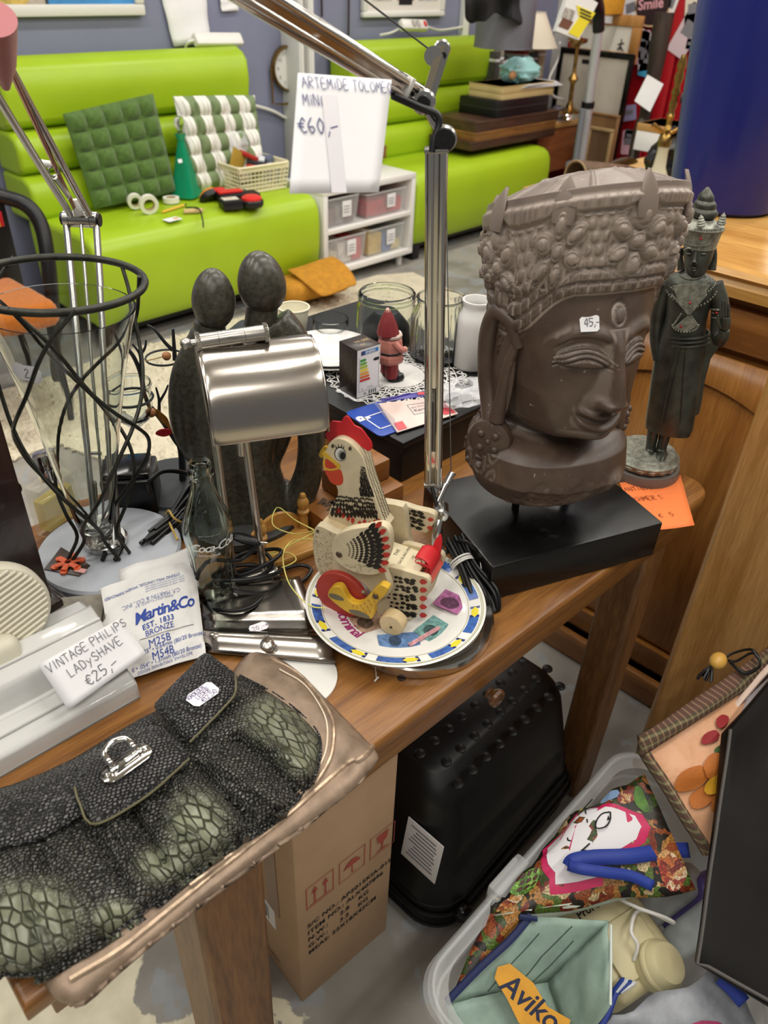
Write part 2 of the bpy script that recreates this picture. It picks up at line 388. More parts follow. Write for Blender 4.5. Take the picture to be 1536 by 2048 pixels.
m=MB();m.bx((WALL_X-.062,1.35,.3),(WALL_X-.05,d0-.3,1.0),.006);m.build('door_panel',dm,door)
rug=MB();q=26
poly=[(-.9,2.46),(.9,2.47),(1.15,2.0),(1.3,1.35),(3.05,1.42),(3.3,2.9),(3.1,3.0),(-.9,3.0)]
def inside(x,y,pl):
 c=False
 for i in range(len(pl)):
  (x0,y0),(x1,y1)=pl[i-1],pl[i]
  if(y0>y)!=(y1>y)and x<(x1-x0)*(y-y0)/(y1-y0)+x0:c=not c
 return c
rug.prism(poly,.012,bev=.004);n0=len(rug.v)
rugm=mat('cream_shag','#d3cab2',.95,var=(14,.09),bump=(70,.8,.012))
rugo=tag(rug.build('rug',rugm),'cream shaggy rug on the concrete floor in front of the green benches','rug')
tf=MB()
for i in range(5200):
 x,y=random.uniform(.0,2.9),random.uniform(1.4,3.0)
 if not inside(x,y,poly):continue
 a=random.uniform(0,6.28);r=random.uniform(.012,.03);h=random.uniform(.004,.010)
 vs=[(x+r*math.cos(a+k*2.09),y+r*math.sin(a+k*2.09),.01)for k in range(3)]+[(x+random.uniform(-.01,.01),y+random.uniform(-.01,.01),.012+h)]
 tf.add(vs,[(0,1,3),(1,2,3),(2,0,3)])
tf.build('pile',rugm,rugo,kind='stuff')
green=mat('green_vinyl','#9dbb1f',.38,var=(3,.04),bump=(420,.1,.0006),rvar=(6,.05))
def bench(x0,x1,label,lean=0.0):
 t=thing('bench',label,'bench',((x0+x1)/2,3.3,0),0,'lime green benches along the wall')
 SY=3.03
 m=MB();pr=[(SY+.035,.095),(SY+.008,.13),(SY-.004,.24),(SY-.006,.36),(SY+.002,.43),(SY+.022,.467),(SY+.06,.487),(SY+.12,.494),(3.42,.486),(3.62,.47),(3.62,.095)]
 n=14;A=[]
 for i in range(n+1):
  u=i/n;e=min(u,1-u)*n
  k=1-.55*max(0,1-e/1.2)**2
  A.append([(x0+(x1-x0)*u,3.3+(y-3.3)*(1 if k>.99 else 1-.02*(1-k)),.29+(z-.29)*(1 if k>.99 else 1-.05*(1-k)))for y,z in pr])
 m.grid(A,closed_v=True);k=len(pr)
 m.f.append(list(range(k)));m.mi.append(0);m.f.append([n*k+i for i in range(k)][::-1]);m.mi.append(0)
 m.build('seat',green,t,mods=[('BEVEL',dict(width=.02,segments=3,limit_method='ANGLE',angle_limit=math.radians(60)))])
 zs=[.455,.645,.815,1.085]
 for i in range(3):
  m=MB();a,b=zs[i],zs[i+1];yf=3.50+.045*i;ext=.035 if i==2 else .02
  pf=[(3.75,a),(yf+.03,a),(yf-ext*.6,a+.025),(yf-ext,(a+b)/2),(yf-ext*.7,b-.05),(yf+.005,b-.02),(yf+.05,b),(3.75,b if i<2 else b-.01)]
  A=[[(x,y,z)for y,z in pf]for x in np.linspace(x0-.01,x1+.01,9)]
  m.grid(A,closed_v=True);kk=len(pf);m.f.append(list(range(kk)));m.mi.append(0);m.f.append([8*kk+q for q in range(kk)][::-1]);m.mi.append(0)
  m.build('backrest_roll',green,t,mods=[('BEVEL',dict(width=.018,segments=3,limit_method='ANGLE',angle_limit=math.radians(50)))])
 for x in(x0+.06,x1-.06):
  for y in(3.1,3.6):MB().bx((x-.03,y-.03,0),(x+.03,y+.03,.1),.004).build('leg',black_plastic,t)
 MB().bx((x0+.1,3.12,.05),(x1-.1,3.58,.1),.004).build('underframe',black_plastic,t)
 return t
bench(1.475,2.714,'lime green upholstered bench carrying the two cushions and basket')
bench(3.45,4.78,'lime green upholstered bench to the right of the white shelf, empty seat')
def cushion(c4,n,mats,name,lab,thick=.05,colr=None,wav=.0):
 """tufted pad between four world corners TL TR BR BL"""
 TL,TR,BR,BL=c4;nrm=(TR-TL).cross(BL-TL).normalized()*-1
 if nrm.y>0:nrm=-nrm
 K=41;m=MB();top=[];bot=[]
 for i in range(K):
  u=i/(K-1);r0=[];r1=[]
  for j in range(K):
   v=j/(K-1)
   p=(TL*(1-u)+TR*u)*(1-v)+(BL*(1-u)+BR*u)*v
   h=(abs(math.sin(PI*n*u))**.55*abs(math.sin(PI*n*v))**.55)*.75+.25
   e=min(u,1-u,v,1-v);h*=min(1,(e*14))**.5
   w=wav*math.sin(u*5+v*3)
   r0.append(p+nrm*(thick*h*.7+w+.004));r1.append(p+nrm*(w-thick*.2*min(1,e*14)))
  top.append(r0);bot.append(r1)
 m.grid([[tuple(q)for q in r]for r in top]);m.grid([[tuple(q)for q in r]for r in bot][::-1])
 o=m.build(name,mats,ang=70);tag(o,lab,'cushion');return o
corduroy=mat('green_corduroy','#4d6a2c',.9,var=(60,.18),bump=(240,.5,.002),sheen=.3)
YC=3.41
q=[PY(125,228,3.47),PY(305,187,3.47),PY(352,383,YC),PY(189,418,YC)]
cushion(q,5,corduroy,'seat_cushion','dark olive green tufted seat cushion leaning on the left bench')
def stripe_mat():
 m=bpy.data.materials.new('striped_cotton');m.use_nodes=True;nt=m.node_tree;b=nt.nodes['Principled BSDF'];L=nt.links.new;N=nt.nodes.new
 tc=N('ShaderNodeTexCoord');s=N('ShaderNodeSeparateXYZ');L(tc.outputs['Generated'],s.inputs[0])
 a=N('ShaderNodeMath');a.operation='MULTIPLY_ADD';a.inputs[1].default_value=4.05;L(s.outputs['X'],a.inputs[0])
 sk=N('ShaderNodeMath');sk.operation='MULTIPLY';sk.inputs[1].default_value=.55;L(s.outputs['Z'],sk.inputs[0]);L(sk.outputs[0],a.inputs[2])
 f=N('ShaderNodeMath');f.operation='FRACT';L(a.outputs[0],f.inputs[0])
 r=N('ShaderNodeValToRGB');r.color_ramp.interpolation='CONSTANT';L(f.outputs[0],r.inputs[0])
 g,w,d=(*srgb('#75875f'),1),(*srgb('#e6e4dd'),1),(*srgb('#a9b29c'),1)
 e=r.color_ramp.elements;e[0].position=0;e[0].color=g;e[1].position=.46;e[1].color=w
 for p_,c_ in((.62,d),(.65,w),(.80,d),(.83,w)):
  x=e.new(p_);x.color=c_
 L(r.outputs[0],b.inputs['Base Color']);b.inputs['Roughness'].default_value=.85;return m
q=[PY(346,193,3.47),PY(511,190,3.47),PY(526,352,YC-.02),PY(382,388,YC-.02)]
cushion(q,5,stripe_mat(),'seat_cushion','green and white striped tufted seat cushion behind the decanter',wav=.012)
b=P(374,392,.494);H=PY(367,266,b.y).z-.494
t=thing('decanter','tall green glass decanter with clear stopper on the left bench','decanter',b,.5)
m=MB();prof=[(.0,.004),(.062,.0),(.066,.006)]+[(.064-.047*(i/7)**.9,.01+(H-.05)*i/7)for i in range(1,8)]+[(.016,H-.03),(.026,H-.004),(.026,H),(.02,H)]
def sq_lathe(mb,prof,p=5,n=28):
 vs=[];fs=[]
 for r,z in prof:
  e=min(1,max(0,(z-.6*H)/(.3*H)));pw=p*(1-e)+2*e
  for i in range(n):
   a=2*PI*i/n;c,s=abs(math.cos(a)),abs(math.sin(a));k=(c**pw+s**pw)**(-1/pw);vs.append((r*k*math.cos(a),r*k*math.sin(a),z))
 for j in range(len(prof)-1):
  for i in range(n):fs.append((j*n+i,j*n+(i+1)%n,(j+1)*n+(i+1)%n,(j+1)*n+i))
 mb.add(vs,fs)
sq_lathe(m,prof);m.build('bottle',mat('decanter_green','#12946a',.05,alpha=.78),t,world=False)
m=MB();m.lathe([(0,H-.02),(.012,H-.02),(.015,H+.005),(.009,H+.012),(.02,H+.03),(.024,H+.05),(.016,H+.07),(0,H+.074)],20);m.build('stopper',clear_glass,t,world=False)
c=PY(360,322,b.y-.05);m=MB();m.prism(rrect(.022,.016,.003),.001,frame(c,(1,0,0),(0,.3,1)));m.build('price_sticker',white_paper,t)
def onseat(px,py):return P(px,py,.494)
tape_m=mat('paper_tape','#e4e1d6',.5)
def tape_roll(px,py,r,tilt,lab,w=.022):
 c=onseat(px,py);t=thing('tape_roll',lab,'tape',group='tape rolls on the left bench',M=T_(c+V((0,0,r if tilt else w/2)))@RZ(tilt*1.3)@(RY(1.45)if tilt else Matrix.Identity(4)))
 m=MB();m.lathe([(r*.62,-w/2),(r,-w/2),(r,w/2),(r*.62,w/2),(r*.62,-w/2)],28,cap=False);m.build('tape',tape_m,t,world=False)
 m=MB();m.lathe([(r*.57,-w/2),(r*.62,-w/2),(r*.62,w/2),(r*.57,w/2),(r*.57,-w/2)],28,cap=False);m.build('core',mat('card_core','#b9a27c',.8),t,world=False)
tape_roll(300,428,.042,1,'white tape roll standing on edge on the left bench, front one')
tape_roll(272,418,.034,1,'white tape roll on edge at the far left of the bench clutter')
tape_roll(343,404,.038,0,'white tape roll lying flat in front of the green decanter')
def rod(name,a,b,r,mt,lab,cat,n=8,tip=None):
 t=thing(name,lab,cat,a);m=MB();d=(V(b)-V(a));m.cyl(a,V(a)+d*.88,r,n=n);m.build('shaft',mt,t)
 m=MB();m.cyl(V(a)+d*.88,b,r,r*.25,n=n);m.build('tip',tip or mt,t);return t
rod('pencil',onseat(325,427)+V((0,0,.006)),onseat(374,411)+V((0,0,.006)),.006,yellow_paint,'yellow pencil lying beside the tape rolls','pencil',6,black_plastic)
rod('wooden_peg',onseat(368,428)+V((0,0,.01)),onseat(408,425)+V((0,0,.01)),.011,mat('pale_wood','#c9ad7c',.6),'short pale wooden peg tied with black cord','peg')
m=MB();m.tube([onseat(372,424)+V((0,0,.02)),onseat(398,428)+V((0,0,.024)),onseat(405,440)+V((0,0,.004)),onseat(407,456)+V((0,0,.004))],.0035,6,6)
tag(m.build('cord',rubber),'thin black cord trailing from the wooden peg on the bench','cord')
m=MB();f_=frame(onseat(345,440)+V((0,0,.003)),(1,.1,0),(-.1,1,0));m.prism(rrect(.075,.05,.004),.001,f_);m.mat=1;m.flat([(.005,-.01),(.03,-.012),(.03,.012),(.006,.01)],f_,.0014)
tag(m.build('paper_tag',[white_paper,mat('tag_orange','#d8a04e',.6)]),'small white and orange paper tag lying on the bench','tag')
def puck(px,py,r,h,cap_m,lab,tilt=0.0):
 t=thing('buzzer_button',lab,'button',group='buzzer buttons on the left bench',M=T_(onseat(px,py))@RX(-tilt))
 m=MB();m.lathe([(r*.9,0),(r,.01),(r,h*.5),(r*.9,h*.62)],24);m.build('base',black_plastic,t,world=False)
 m=MB();m.lathe([(r*.86,h*.6),(r*.84,h*.8),(r*.6,h*.96),(0,h)],24);m.build('button',cap_m,t,world=False)
puck(424,402,.055,.05,mat('amber_cap','#d98a26',.35),'black buzzer with amber top beside the decanter',.9)
puck(504,412,.056,.05,mat('red_cap','#d22c26',.35),'black buzzer with red top in front of the basket',0)
t=thing('handheld_controller','black and red handheld controller lying beside the basket','controller',onseat(468,402),-.25)
m=MB();m.box((0,0,.025),(.17,.075,.035),.015);m.box((.09,-.02,.022),(.06,.09,.04),.018);m.build('body',black_plastic,t,world=False)
m=MB();m.box((-.02,.0,.046),(.12,.05,.012),.005);m.box((-.06,.04,.05),(.06,.04,.012),.005);m.build('red_panel',mat('red_cap'),t,world=False)
t=thing('meter_box','small black box with pale dial face lying in front of the controller','meter',onseat(462,416),-.3)
m=MB();m.box((0,0,.02),(.095,.085,.04),.006);m.build('case',black_plastic,t,world=False)
m=MB();m.prism(rrect(.072,.05,.004),.002,T_(0,.005,.04));m.build('dial',mat('dial_cream','#d9d6c4',.4),t,world=False)
m=MB();m.ribbon([(-.02,-.01),(.015,.012)],.003,T_(0,.005,.0425));m.ribbon([(-.025,.015),(-.008,.018)],.004,T_(0,.005,.0425));m.build('needle',red_paint,t,world=False)
bc=P(516,388,.494)
t=thing('basket','cream plastic lattice basket full of odds and ends on the bench end','basket',bc+V((.06,.12,0)),-.05)
bm_=mat('cream_plastic','#e6ddbb',.45)
def basket_panel(m,w0,w1,h,M,nx,nz):
 """slanted lattice side"""
 def pt(u,v):wv=w0+(w1-w0)*v;return V(((u-.5)*wv,0,v*h))
 for i in range(nx+1):
  a,b2=pt(i/nx,0.05),pt(i/nx,.82);m.tube([a,b2],.0032,4,M=M)
 for k in range(nz+1):
  z=.05+.77*k/nz;m.tube([pt(0,z),pt(1,z)],.0032,4,M=M)
 for u0,u1,z0,z1 in((0,1,.82,1.0),(0,1,0,.07)):
  p=[pt(u0,z0),pt(u1,z0),pt(u1,z1),pt(u0,z1)];m.add([tuple(x+V((0,-.002,0)))for x in p]+[tuple(x+V((0,.002,0)))for x in p],[(0,1,2,3),(7,6,5,4),(0,4,5,1),(1,5,6,2),(2,6,7,3),(3,7,4,0)],M)
BW,BD,BH=.27,.2,.125
for nm,M_,w in(('lattice_side',T_(0,-BD/2,0)@RX(.12),BW),('lattice_side',T_(0,BD/2,0)@RZ(PI)@RX(.12),BW),('lattice_side',T_(BW/2,0,0)@RZ(PI/2)@RX(.12),BD),('lattice_side',T_(-BW/2,0,0)@RZ(-PI/2)@RX(.12),BD)):
 m=MB();basket_panel(m,w,w+.03,BH,M_,13 if w>.25 else 10,5);m.build(nm,bm_,t,world=False)
MB().bx((-BW/2,-BD/2,0),(BW/2,BD/2,.004)).build('bottom',bm_,t,world=False)
m=MB();m.tube([(x,y,BH)for x,y in rrect(BW+.035,BD+.035,.03)],.006,6,closed=True);m.build('rim',bm_,t,world=False)
BK=fr(t)
def inb(x,y,z):return(BK@V((x,y,z)))
for i,(x,y,z,sx,sy,sz,rz,ry,c_,lab)in enumerate(((-.08,.0,.1,.11,.004,.11,.3,.5,'#a88a34','mustard card folder leaning at the left of the basket'),(.02,.03,.11,.12,.07,.02,-.3,.45,'#b02a24','red packet lying in the basket'),(.0,-.05,.09,.03,.1,.025,.5,.3,'#23242a','small black box among the basket contents'),(.05,-.02,.1,.03,.09,.02,-.7,.2,'#d8dadf','white packet among the basket contents'),(.1,.03,.09,.05,.09,.03,.3,-.2,'#5b6377','grey blue packet at the right of the basket'),(-.03,-.06,.075,.05,.05,.03,.1,.2,'#c73a34','bright red packet at the front of the basket'),(.07,-.06,.075,.09,.05,.02,.2,.1,'#e7e3d2','cream sheet packet at the basket front right'))):
 m=MB();m.box((0,0,0),(sx,sy,sz),.003,M=T_(inb(x,y,z+.03))@RZ(rz)@RY(ry))
 tag(m.build('packet',mat('packet_%d'%i,c_,.45)),lab,'packet','packets in the cream basket')
def crumple_bag(c,w,d,h,seed,name,mt,lab,cat='bag',M=None):
 rnd=random.Random(seed);A=[];n=30
 for i in range(n):
  a=2*PI*i/n;row=[]
  for j in range(14):
   v=j/13;r=math.sin(PI*min(.999,.08+v*.87))**.6
   nz=mnoise.noise(V((math.cos(a)*2+seed,math.sin(a)*2,v*5)))*.35+mnoise.noise(V((math.cos(a)*5,math.sin(a)*5+seed,v*9)))*.18
   r*=1+nz
   row.append((w/2*r*math.cos(a),d/2*r*math.sin(a),h*v*(1+.1*nz)))
  A.append(row)
 m=MB();m.grid(A,closed_u=True,M=(M or T_(c)));o=m.build(name,mt,ang=25);return tag(o,lab,cat)
film=clearfilm('clear_film','#e8e8ea',.42,.15)
crumple_bag(inb(-.02,.09,.06),.16,.09,.19,3,'plastic_bag',film,'crumpled clear plastic bag standing at the back of the basket')
SX0,SX1,SZ0,SZ1,SY0,SY1=2.735,3.43,.065,.506,3.03,3.34
t=thing('shelf_unit','low white two-tier shelf unit between the two green benches','shelf',((SX0+SX1)/2,SY0,0))
shm=mat('white_laminate','#e2e0dc',.4);k=.03
MB().bx((SX0,SY0,SZ1-k),(SX1,SY1,SZ1),.002).build('top',shm,t);MB().bx((SX0,SY0,SZ0),(SX1,SY1,SZ0+k),.002).build('bottom',shm,t)
for x in(SX0,SX1-k):MB().bx((x,SY0,SZ0+k),(x+k,SY1,SZ1-k),.001).build('side_panel',shm,t)
MB().bx((SX0+k,SY0,.283),(SX1-k,SY1,.305),.001).build('shelf',shm,t);MB().bx((SX0,SY1,SZ0),(SX1,SY1+.006,SZ1)).build('back',shm,t)
for x in(SX0+.04,SX1-.06):
 for y in(SY0+.05,SY1-.05):MB().cyl((x,y,0),(x,y,SZ0),.017,.02).build('leg',white_paint,t)
binm=clearfilm('clear_bin','#dfe3e4',.3,.2)
def bin_(x0,x1,z,h,conts,lab,lidc=None):
 y0,y1=SY0+.02,SY1-.04
 t=thing('storage_bin',lab,'bin',((x0+x1)/2,y0,z),0,'clear storage bins on the white shelf')
 m=MB();w=.003;d=.012
 for p in([(x0+d,y0+d),(x1-d,y0+d),(x1,y0),(x0,y0)],[(x1-d,y0+d),(x1-d,y1-d),(x1,y1),(x1,y0)],[(x1-d,y1-d),(x0+d,y1-d),(x0,y1),(x1,y1)],[(x0+d,y1-d),(x0+d,y0+d),(x0,y0),(x0,y1)]):
  m.add([(p[0][0],p[0][1],z+.002),(p[1][0],p[1][1],z+.002),(p[2][0],p[2][1],z+h),(p[3][0],p[3][1],z+h)],[(0,1,2,3)])
 m.add([(x0+d,y0+d,z+.002),(x1-d,y0+d,z+.002),(x1-d,y1-d,z+.002),(x0+d,y1-d,z+.002)],[(0,1,2,3)])
 m.build('tub',binm,t)
 m=MB();m.tube([((x0+x1)/2+x,(y0+y1)/2+y,z+h)for x,y in rrect(x1-x0+.01,y1-y0+.01,.02)],.005,6,closed=True);m.build('rim',binm,t)
 m=MB();lx=x0+(x1-x0)*.62;m.bx((lx-.03,y0+.001,z+h*.3),(lx+.035,y0+.004,z+h*.85),.001);m.build('label',white_paper,t)
 m=MB();[m.bx((lx-.022,y0,z+h*a),(lx+.02,y0+.0006,z+h*a+.004))for a in(.45,.55,.65)];m.build('label_print',ink_grey,t)
 for i,(c_,a,b2,hh)in enumerate(conts):
  xx=x0+.016+(x1-x0-.032)*a;x2=x0+.016+(x1-x0-.032)*b2
  m=MB();m.bx((xx,y0+.02,z+.006),(x2,y1-.02-.03*(i%2),z+hh),.006);m.build('contents',mat('bin_'+c_[1:],c_,.55,var=(25,.25)),t,kind='stuff')
bin_(SX0+.04,SX0+.27,.306,.145,[('#7a5f5c',0,.3,.09),('#8c7f80',.32,.62,.1),('#6f4d4f',.64,1,.12)],'clear bin of dull mauve packets on the upper shelf, left one')
bin_(SX0+.33,SX0+.64,.306,.13,[('#b3202f',0,.62,.085),('#bb2a38',.64,1,.08)],'clear bin of bright red packets on the upper shelf')
bin_(SX0+.04,SX0+.33,SZ0+k+.001,.15,[('#c8b9a2',0,.3,.08),('#d9cfc9',.32,.7,.11),('#c43b46',.7,1,.12)],'clear bin of pale and red packets on the bottom shelf')
bin_(SX0+.35,SX0+.64,SZ0+k+.001,.15,[('#c9a63a',0,.42,.12),('#4d6aa6',.44,.72,.1),('#cdbb7a',.74,1,.06)],'clear bin of yellow and blue packets on the bottom shelf')
c=P(768,318,SZ1);t=thing('wooden_block','small brown wooden box on top of the white shelf','box',c,.1)
MB().box((0,.03,.03),(.06,.05,.06),.003).build('body',mat('brown_wood_plain','#8a5f3c',.5,var=(20,.2)),t,world=False);MB().box((0,.03,.064),(.064,.054,.008),.002).build('lid',mat('brown_wood_plain'),t,world=False)
c=P(588,305,SZ1);t=thing('white_tray','shallow white lattice tray on the left end of the shelf','tray',c+V((.08,.1,0)),0)
m=MB();[m.tube([(x,y,z)for x,y in rrect(.2,.16,.02)],.004,6,closed=True)for z in(.004,.03,.056)]
[m.tube([(x,y,.004),(x,y,.056)],.003,4)for x,y in rrect(.2,.16,.02,6)];m.build('lattice',white_plastic,t,world=False);MB().box((0,0,.003),(.19,.15,.005),.001).build('bottom',white_plastic,t,world=False)
def wall_frame(pts_px,fw,lab,name='picture_frame',fm=None,art=None):
 (x0,y0),(x1,y1)=pts_px
 a,b2=PY(x0,y0,WALL_Y-.02),PY(x1,y1,WALL_Y-.02);z=(a.z+b2.z)/2;h=.8
 t=thing(name,lab,'picture',((a.x+b2.x)/2,WALL_Y,z));fm=fm or mat('silver_frame','#d8d6cf',.35)
 for lo,hi,nm in(((a.x,z),(b2.x,z+fw),'frame_rail'),((a.x,z+h-fw),(b2.x,z+h),'frame_rail'),((a.x,z+fw),(a.x+fw,z+h-fw),'frame_stile'),((b2.x-fw,z+fw),(b2.x,z+h-fw),'frame_stile')):
  m=MB();m.bx((lo[0],WALL_Y-.035,lo[1]),(hi[0],WALL_Y-.002,hi[1]),.008);m.build(nm,fm,t)
 art(t,a.x+fw,b2.x-fw,z+fw,z+h-fw);return t
def art1(t,x0,x1,z0,z1):
 y=WALL_Y-.018;mats=[mat('art_blue','#3f86bd',.7,var=(6,.2)),mat('art_ochre','#b9a052',.7,var=(14,.35)),mat('art_pale','#b4a99a',.7,var=(12,.3)),mat('art_dark','#2c3a40',.7)]
 MB().bx((x0,y,z0),(x1,y+.01,z1)).build('canvas',mats[0],t)
 xm=x0+(x1-x0)*.42;f=lambda pts,i:(lambda m:(m.flat(pts,frame(V((0,y-.001,0)),(1,0,0),(0,0,1))),m.build('painted_patch',mats[i],t)))(MB())
 f([(x0,z0),(xm-.01,z0),(xm-.02,z0+.5),(x0,z0+.6)],2);
 m=MB();m.flat([(x0,z0+.004),(x0+.2,z0),(xm-.06,z0+.03),(xm-.05,z0+.2),(x0+.1,z0+.13),(x0,z0+.2)],frame(V((0,y-.002,0)),(1,0,0),(0,0,1)));m.build('painted_patch',mats[1],t)
 m=MB();m.flat([(xm-.012,z0),(xm,z0),(xm-.01,z0+.5),(xm-.02,z0+.5)],frame(V((0,y-.003,0)),(1,0,0),(0,0,1)));m.build('painted_patch',mats[3],t)
wall_frame(((-60,40),(289,27)),.045,'large silver framed painting in blue and ochre above the left bench',art=art1)
def art2(t,x0,x1,z0,z1):
 y=WALL_Y-.018;MB().bx((x0,y,z0),(x1,y+.01,z1)).build('mat_board',mat('mat_board','#d9d5cb',.7),t);w=x1-x0;fm=frame(V((0,y-.001,0)),(1,0,0),(0,0,1))
 for a,b2,c_ in((.08,.33,'#b7b6b0'),(.4,.62,'#a8836f'),(.69,.94,'#b3b8b8')):
  m=MB();m.flat([(x0+w*a,z0+.05),(x0+w*b2,z0+.05),(x0+w*b2,z0+.4),(x0+w*a,z0+.4)],fm);m.build('print',mat('print_'+c_[1:],c_,.7,var=(18,.35)),t)
 m=MB();m.flat([(x0+w*.42,z0+.03),(x0+w*.6,z0+.03),(x0+w*.6,z0+.07),(x0+w*.42,z0+.07)],fm,.0006);m.build('caption_bar',ink_black,t)
wall_frame(((724,31),(886,36)),.03,'white framed set of three small prints above the right bench',fm=white_paint,art=art2)
def hung_sheet(corn,lab,name='paper_sheet',curl=.02):
 c=[PY(x,y,WALL_Y-.012)for x,y in corn];A=[];n=9
 for i in range(n):
  u=i/(n-1);row=[]
  for j in range(n):
   v=j/(n-1);p=(c[0]*(1-u)+c[1]*u)*(1-v)+(c[3]*(1-u)+c[2]*u)*v
   p.y-=curl*v*v*(.3+.7*u)+.003*math.sin(v*14+u*3);row.append(tuple(p))
  A.append(row)
 m=MB();m.grid(A);o=m.build(name,white_paper,mods=[SOLID(.0008)]);return o
tag(hung_sheet([(315,-40),(410,-40),(417,86),(346,93)],''),'crinkled white paper sheet hanging above the left bench','paper')
tag(hung_sheet([(437,-20),(470,-20),(477,22),(443,23)],'',curl=.004),'small white note pinned high on the wall','paper')
def power_strip(a,b2,n,lab,sw):
 a=PY(*a,WALL_Y-.1);b2=PY(*b2,WALL_Y-.1);z=1.112
 L=(b2-a).length;t=thing('power_strip',lab,'power strip',M=frame(V(((a.x+b2.x)/2,(a.y+b2.y)/2,(a.z+b2.z)/2)),(b2-a),(0,.55,.8)))
 m=MB();m.box((0,0,0),(L,.06,.042),.012);m.build('body',white_plastic,t,world=False)
 for i in range(n):
  x=L*(.5-.14-i*.17)-(.06 if sw else 0)
  m=MB();m.lathe([(.021,.021),(.022,.0225),(.019,.0225),(.018,.012),(0,.012)],20,T_(x,0,0));m.build('socket',mat('socket_grey','#b9b6ad',.4),t,world=False)
 if sw:
  m=MB();m.box((L*.5-.03,0,.022),(.022,.03,.01),.003);m.build('switch',mat('red_switch','#c8251c',.3),t,world=False)
 return t
power_strip((388,80),(482,80),0,'white power strip lying along the top of the left bench',0)
power_strip((801,50),(852,52),2,'white power strip with red switch above the right bench',1)
def cable(pts,r,mt,name,lab,cat='cable',n=8,sub=8):
 m=MB();m.tube(pts,r,n,sub);return tag(m.build(name,mt),lab,cat)
cable([PY(388,80,WALL_Y-.1),PY(376,85,WALL_Y-.09),PY(371,98,WALL_Y-.06),PY(369,130,WALL_Y-.02)],.006,white_plastic,'cable','white cable running down from the power strip on the left bench')
cable([PY(853,53,WALL_Y-.08),PY(880,60,WALL_Y-.05),PY(925,54,WALL_Y-.04)],.006,white_plastic,'cable','white cable from the power strip to the white wall trim')
cable([PY(798,58,WALL_Y-.08),PY(780,66,WALL_Y-.1),PY(760,70,WALL_Y-.06)],.006,white_plastic,'cable','white cable leaving the left end of the right power strip')
cable([PY(505,210,WALL_Y-.03),PY(545,222,WALL_Y-.02),PY(580,240,WALL_Y-.02),PY(640,262,WALL_Y-.02)],.009,white_plastic,'cable','white cable crossing the wall behind the striped cushion')
cable([PY(643,-30,WALL_Y-.02),PY(644,34,WALL_Y-.02)],.006,mat('brown_cord','#3a2b2b',.7),'cord','short dark cord hanging at the top of the back wall')
cable([PY(698,-30,WALL_Y-.02),PY(697,72,WALL_Y-.02)],.006,mat('brown_cord'),'cord','long dark cord hanging left of the framed prints')
cable([PY(576,70,WALL_Y-.02),PY(577,110,WALL_Y-.02)],.007,mat('brown_cord'),'cord','dark cord hanging in front of the round clock')
c=PY(583,137,WALL_Y-.05);R_=(PY(583,88,WALL_Y-.05)-c).length
t=thing('wall_clock','round brass clock with white numeral dial on the back wall','clock',M=frame(c,(1,-.25,0),(0,0,1)))
m=MB();m.lathe([(R_*.98,-.05),(R_,-.02),(R_,.012),(R_*.95,.02),(R_*.9,.014),(R_*.9,0)],40,cap=False);m.build('case',brass,t,world=False)
m=MB();m.lathe([(R_*.9,0),(0,.0)],40,cap=False);m.build('dial',mat('dial_white','#dddcd6',.4),t,world=False)
m=MB()
for h in range(12):
 a=PI/2-2*PI*(h+1)/12;text(m,str(h+1),R_*.22,T_(R_*.7*math.cos(a),R_*.7*math.sin(a)-R_*.08,.001),align='CENTER')
m.build('numeral',ink_grey,t,world=False)
m=MB();m.ribbon([(0,0),(R_*.1,R_*.45)],.006,z=.003);m.ribbon([(0,0),(R_*.45,R_*.35)],.005,z=.004);m.build('hand',ink_black,t,world=False)
m=MB();m.tube([(-R_*1.05,.02,0),(-R_*1.05,-R_*1.45,0),(-R_*.5,-R_*1.5,.0),(R_*.3,-R_*1.4,0)],.006,6);m.build('bracket',brass,t,world=False)
c=P(75,585,.46);seat_c=V((c.x-.16,c.y+.05,.42))
t=thing('armchair','armchair with orange seat and black tubular arm left of the bench','chair',(seat_c.x,seat_c.y,0),0)
m=MB();m.box((-.05,.02,.43),(.42,.46,.09),.035,seg=4);m.build('seat',mat('orange_wool','#b9650f',.9,var=(90,.12),bump=(300,.4,.001),sheen=.3),t,world=False)
m=MB();m.box((-.02,.3,.7),(.4,.07,.5),.03,M=RX(-.15),seg=3);m.build('backrest',mat('cream_vinyl','#cfc7ae',.5),t,world=False)
cl=lambda p:fr(t).inverted()@p
ya=c.y+.12
pts=[PY(-90,372,ya+.12),PY(0,392,ya+.06),PY(52,410,ya),PY(82,450,ya-.04),PY(96,520,ya-.08),PY(104,620,ya-.1),PY(108,760,ya-.1)]
m=MB();m.tube(pts,.026,12,8);m.build('armrest',black_plastic,t)
for x,y in((-.24,-.16),(.13,-.16),(-.24,.25),(.13,.25)):MB().cyl((x,y,0),(x,y,.4),.017).build('leg',black_plastic,t,world=False)
c2=P(20,520,.53)
m=MB();A=[[tuple(c2+V((.18*(u-.8),.1+.03*math.sin(v*PI),.17*(v-.3)*(1-.75*u)+.05))+V((0,-.05*math.sin(PI*v)*math.sin(PI*min(u+.15,1)),0)))for v in np.linspace(0,1,9)]for u in np.linspace(0,1,9)]
m.grid(A);tag(m.build('cushion',mat('brown_tweed','#6e5f57',.95,var=(120,.3),bump=(260,.5,.002)),mods=[SOLID(.05,0),SUBD(1)]),'brown grey tweed cushion with pointed corner on the orange seat','cushion')
t=thing('handbag','small white bag with metal ring lying on the orange seat','bag',P(-2,545,.49),.3)
m=MB();m.box((-.03,.03,.025),(.17,.1,.05),.015,seg=3);m.build('body',mat('bag_white','#cfc6bf',.5),t,world=False)
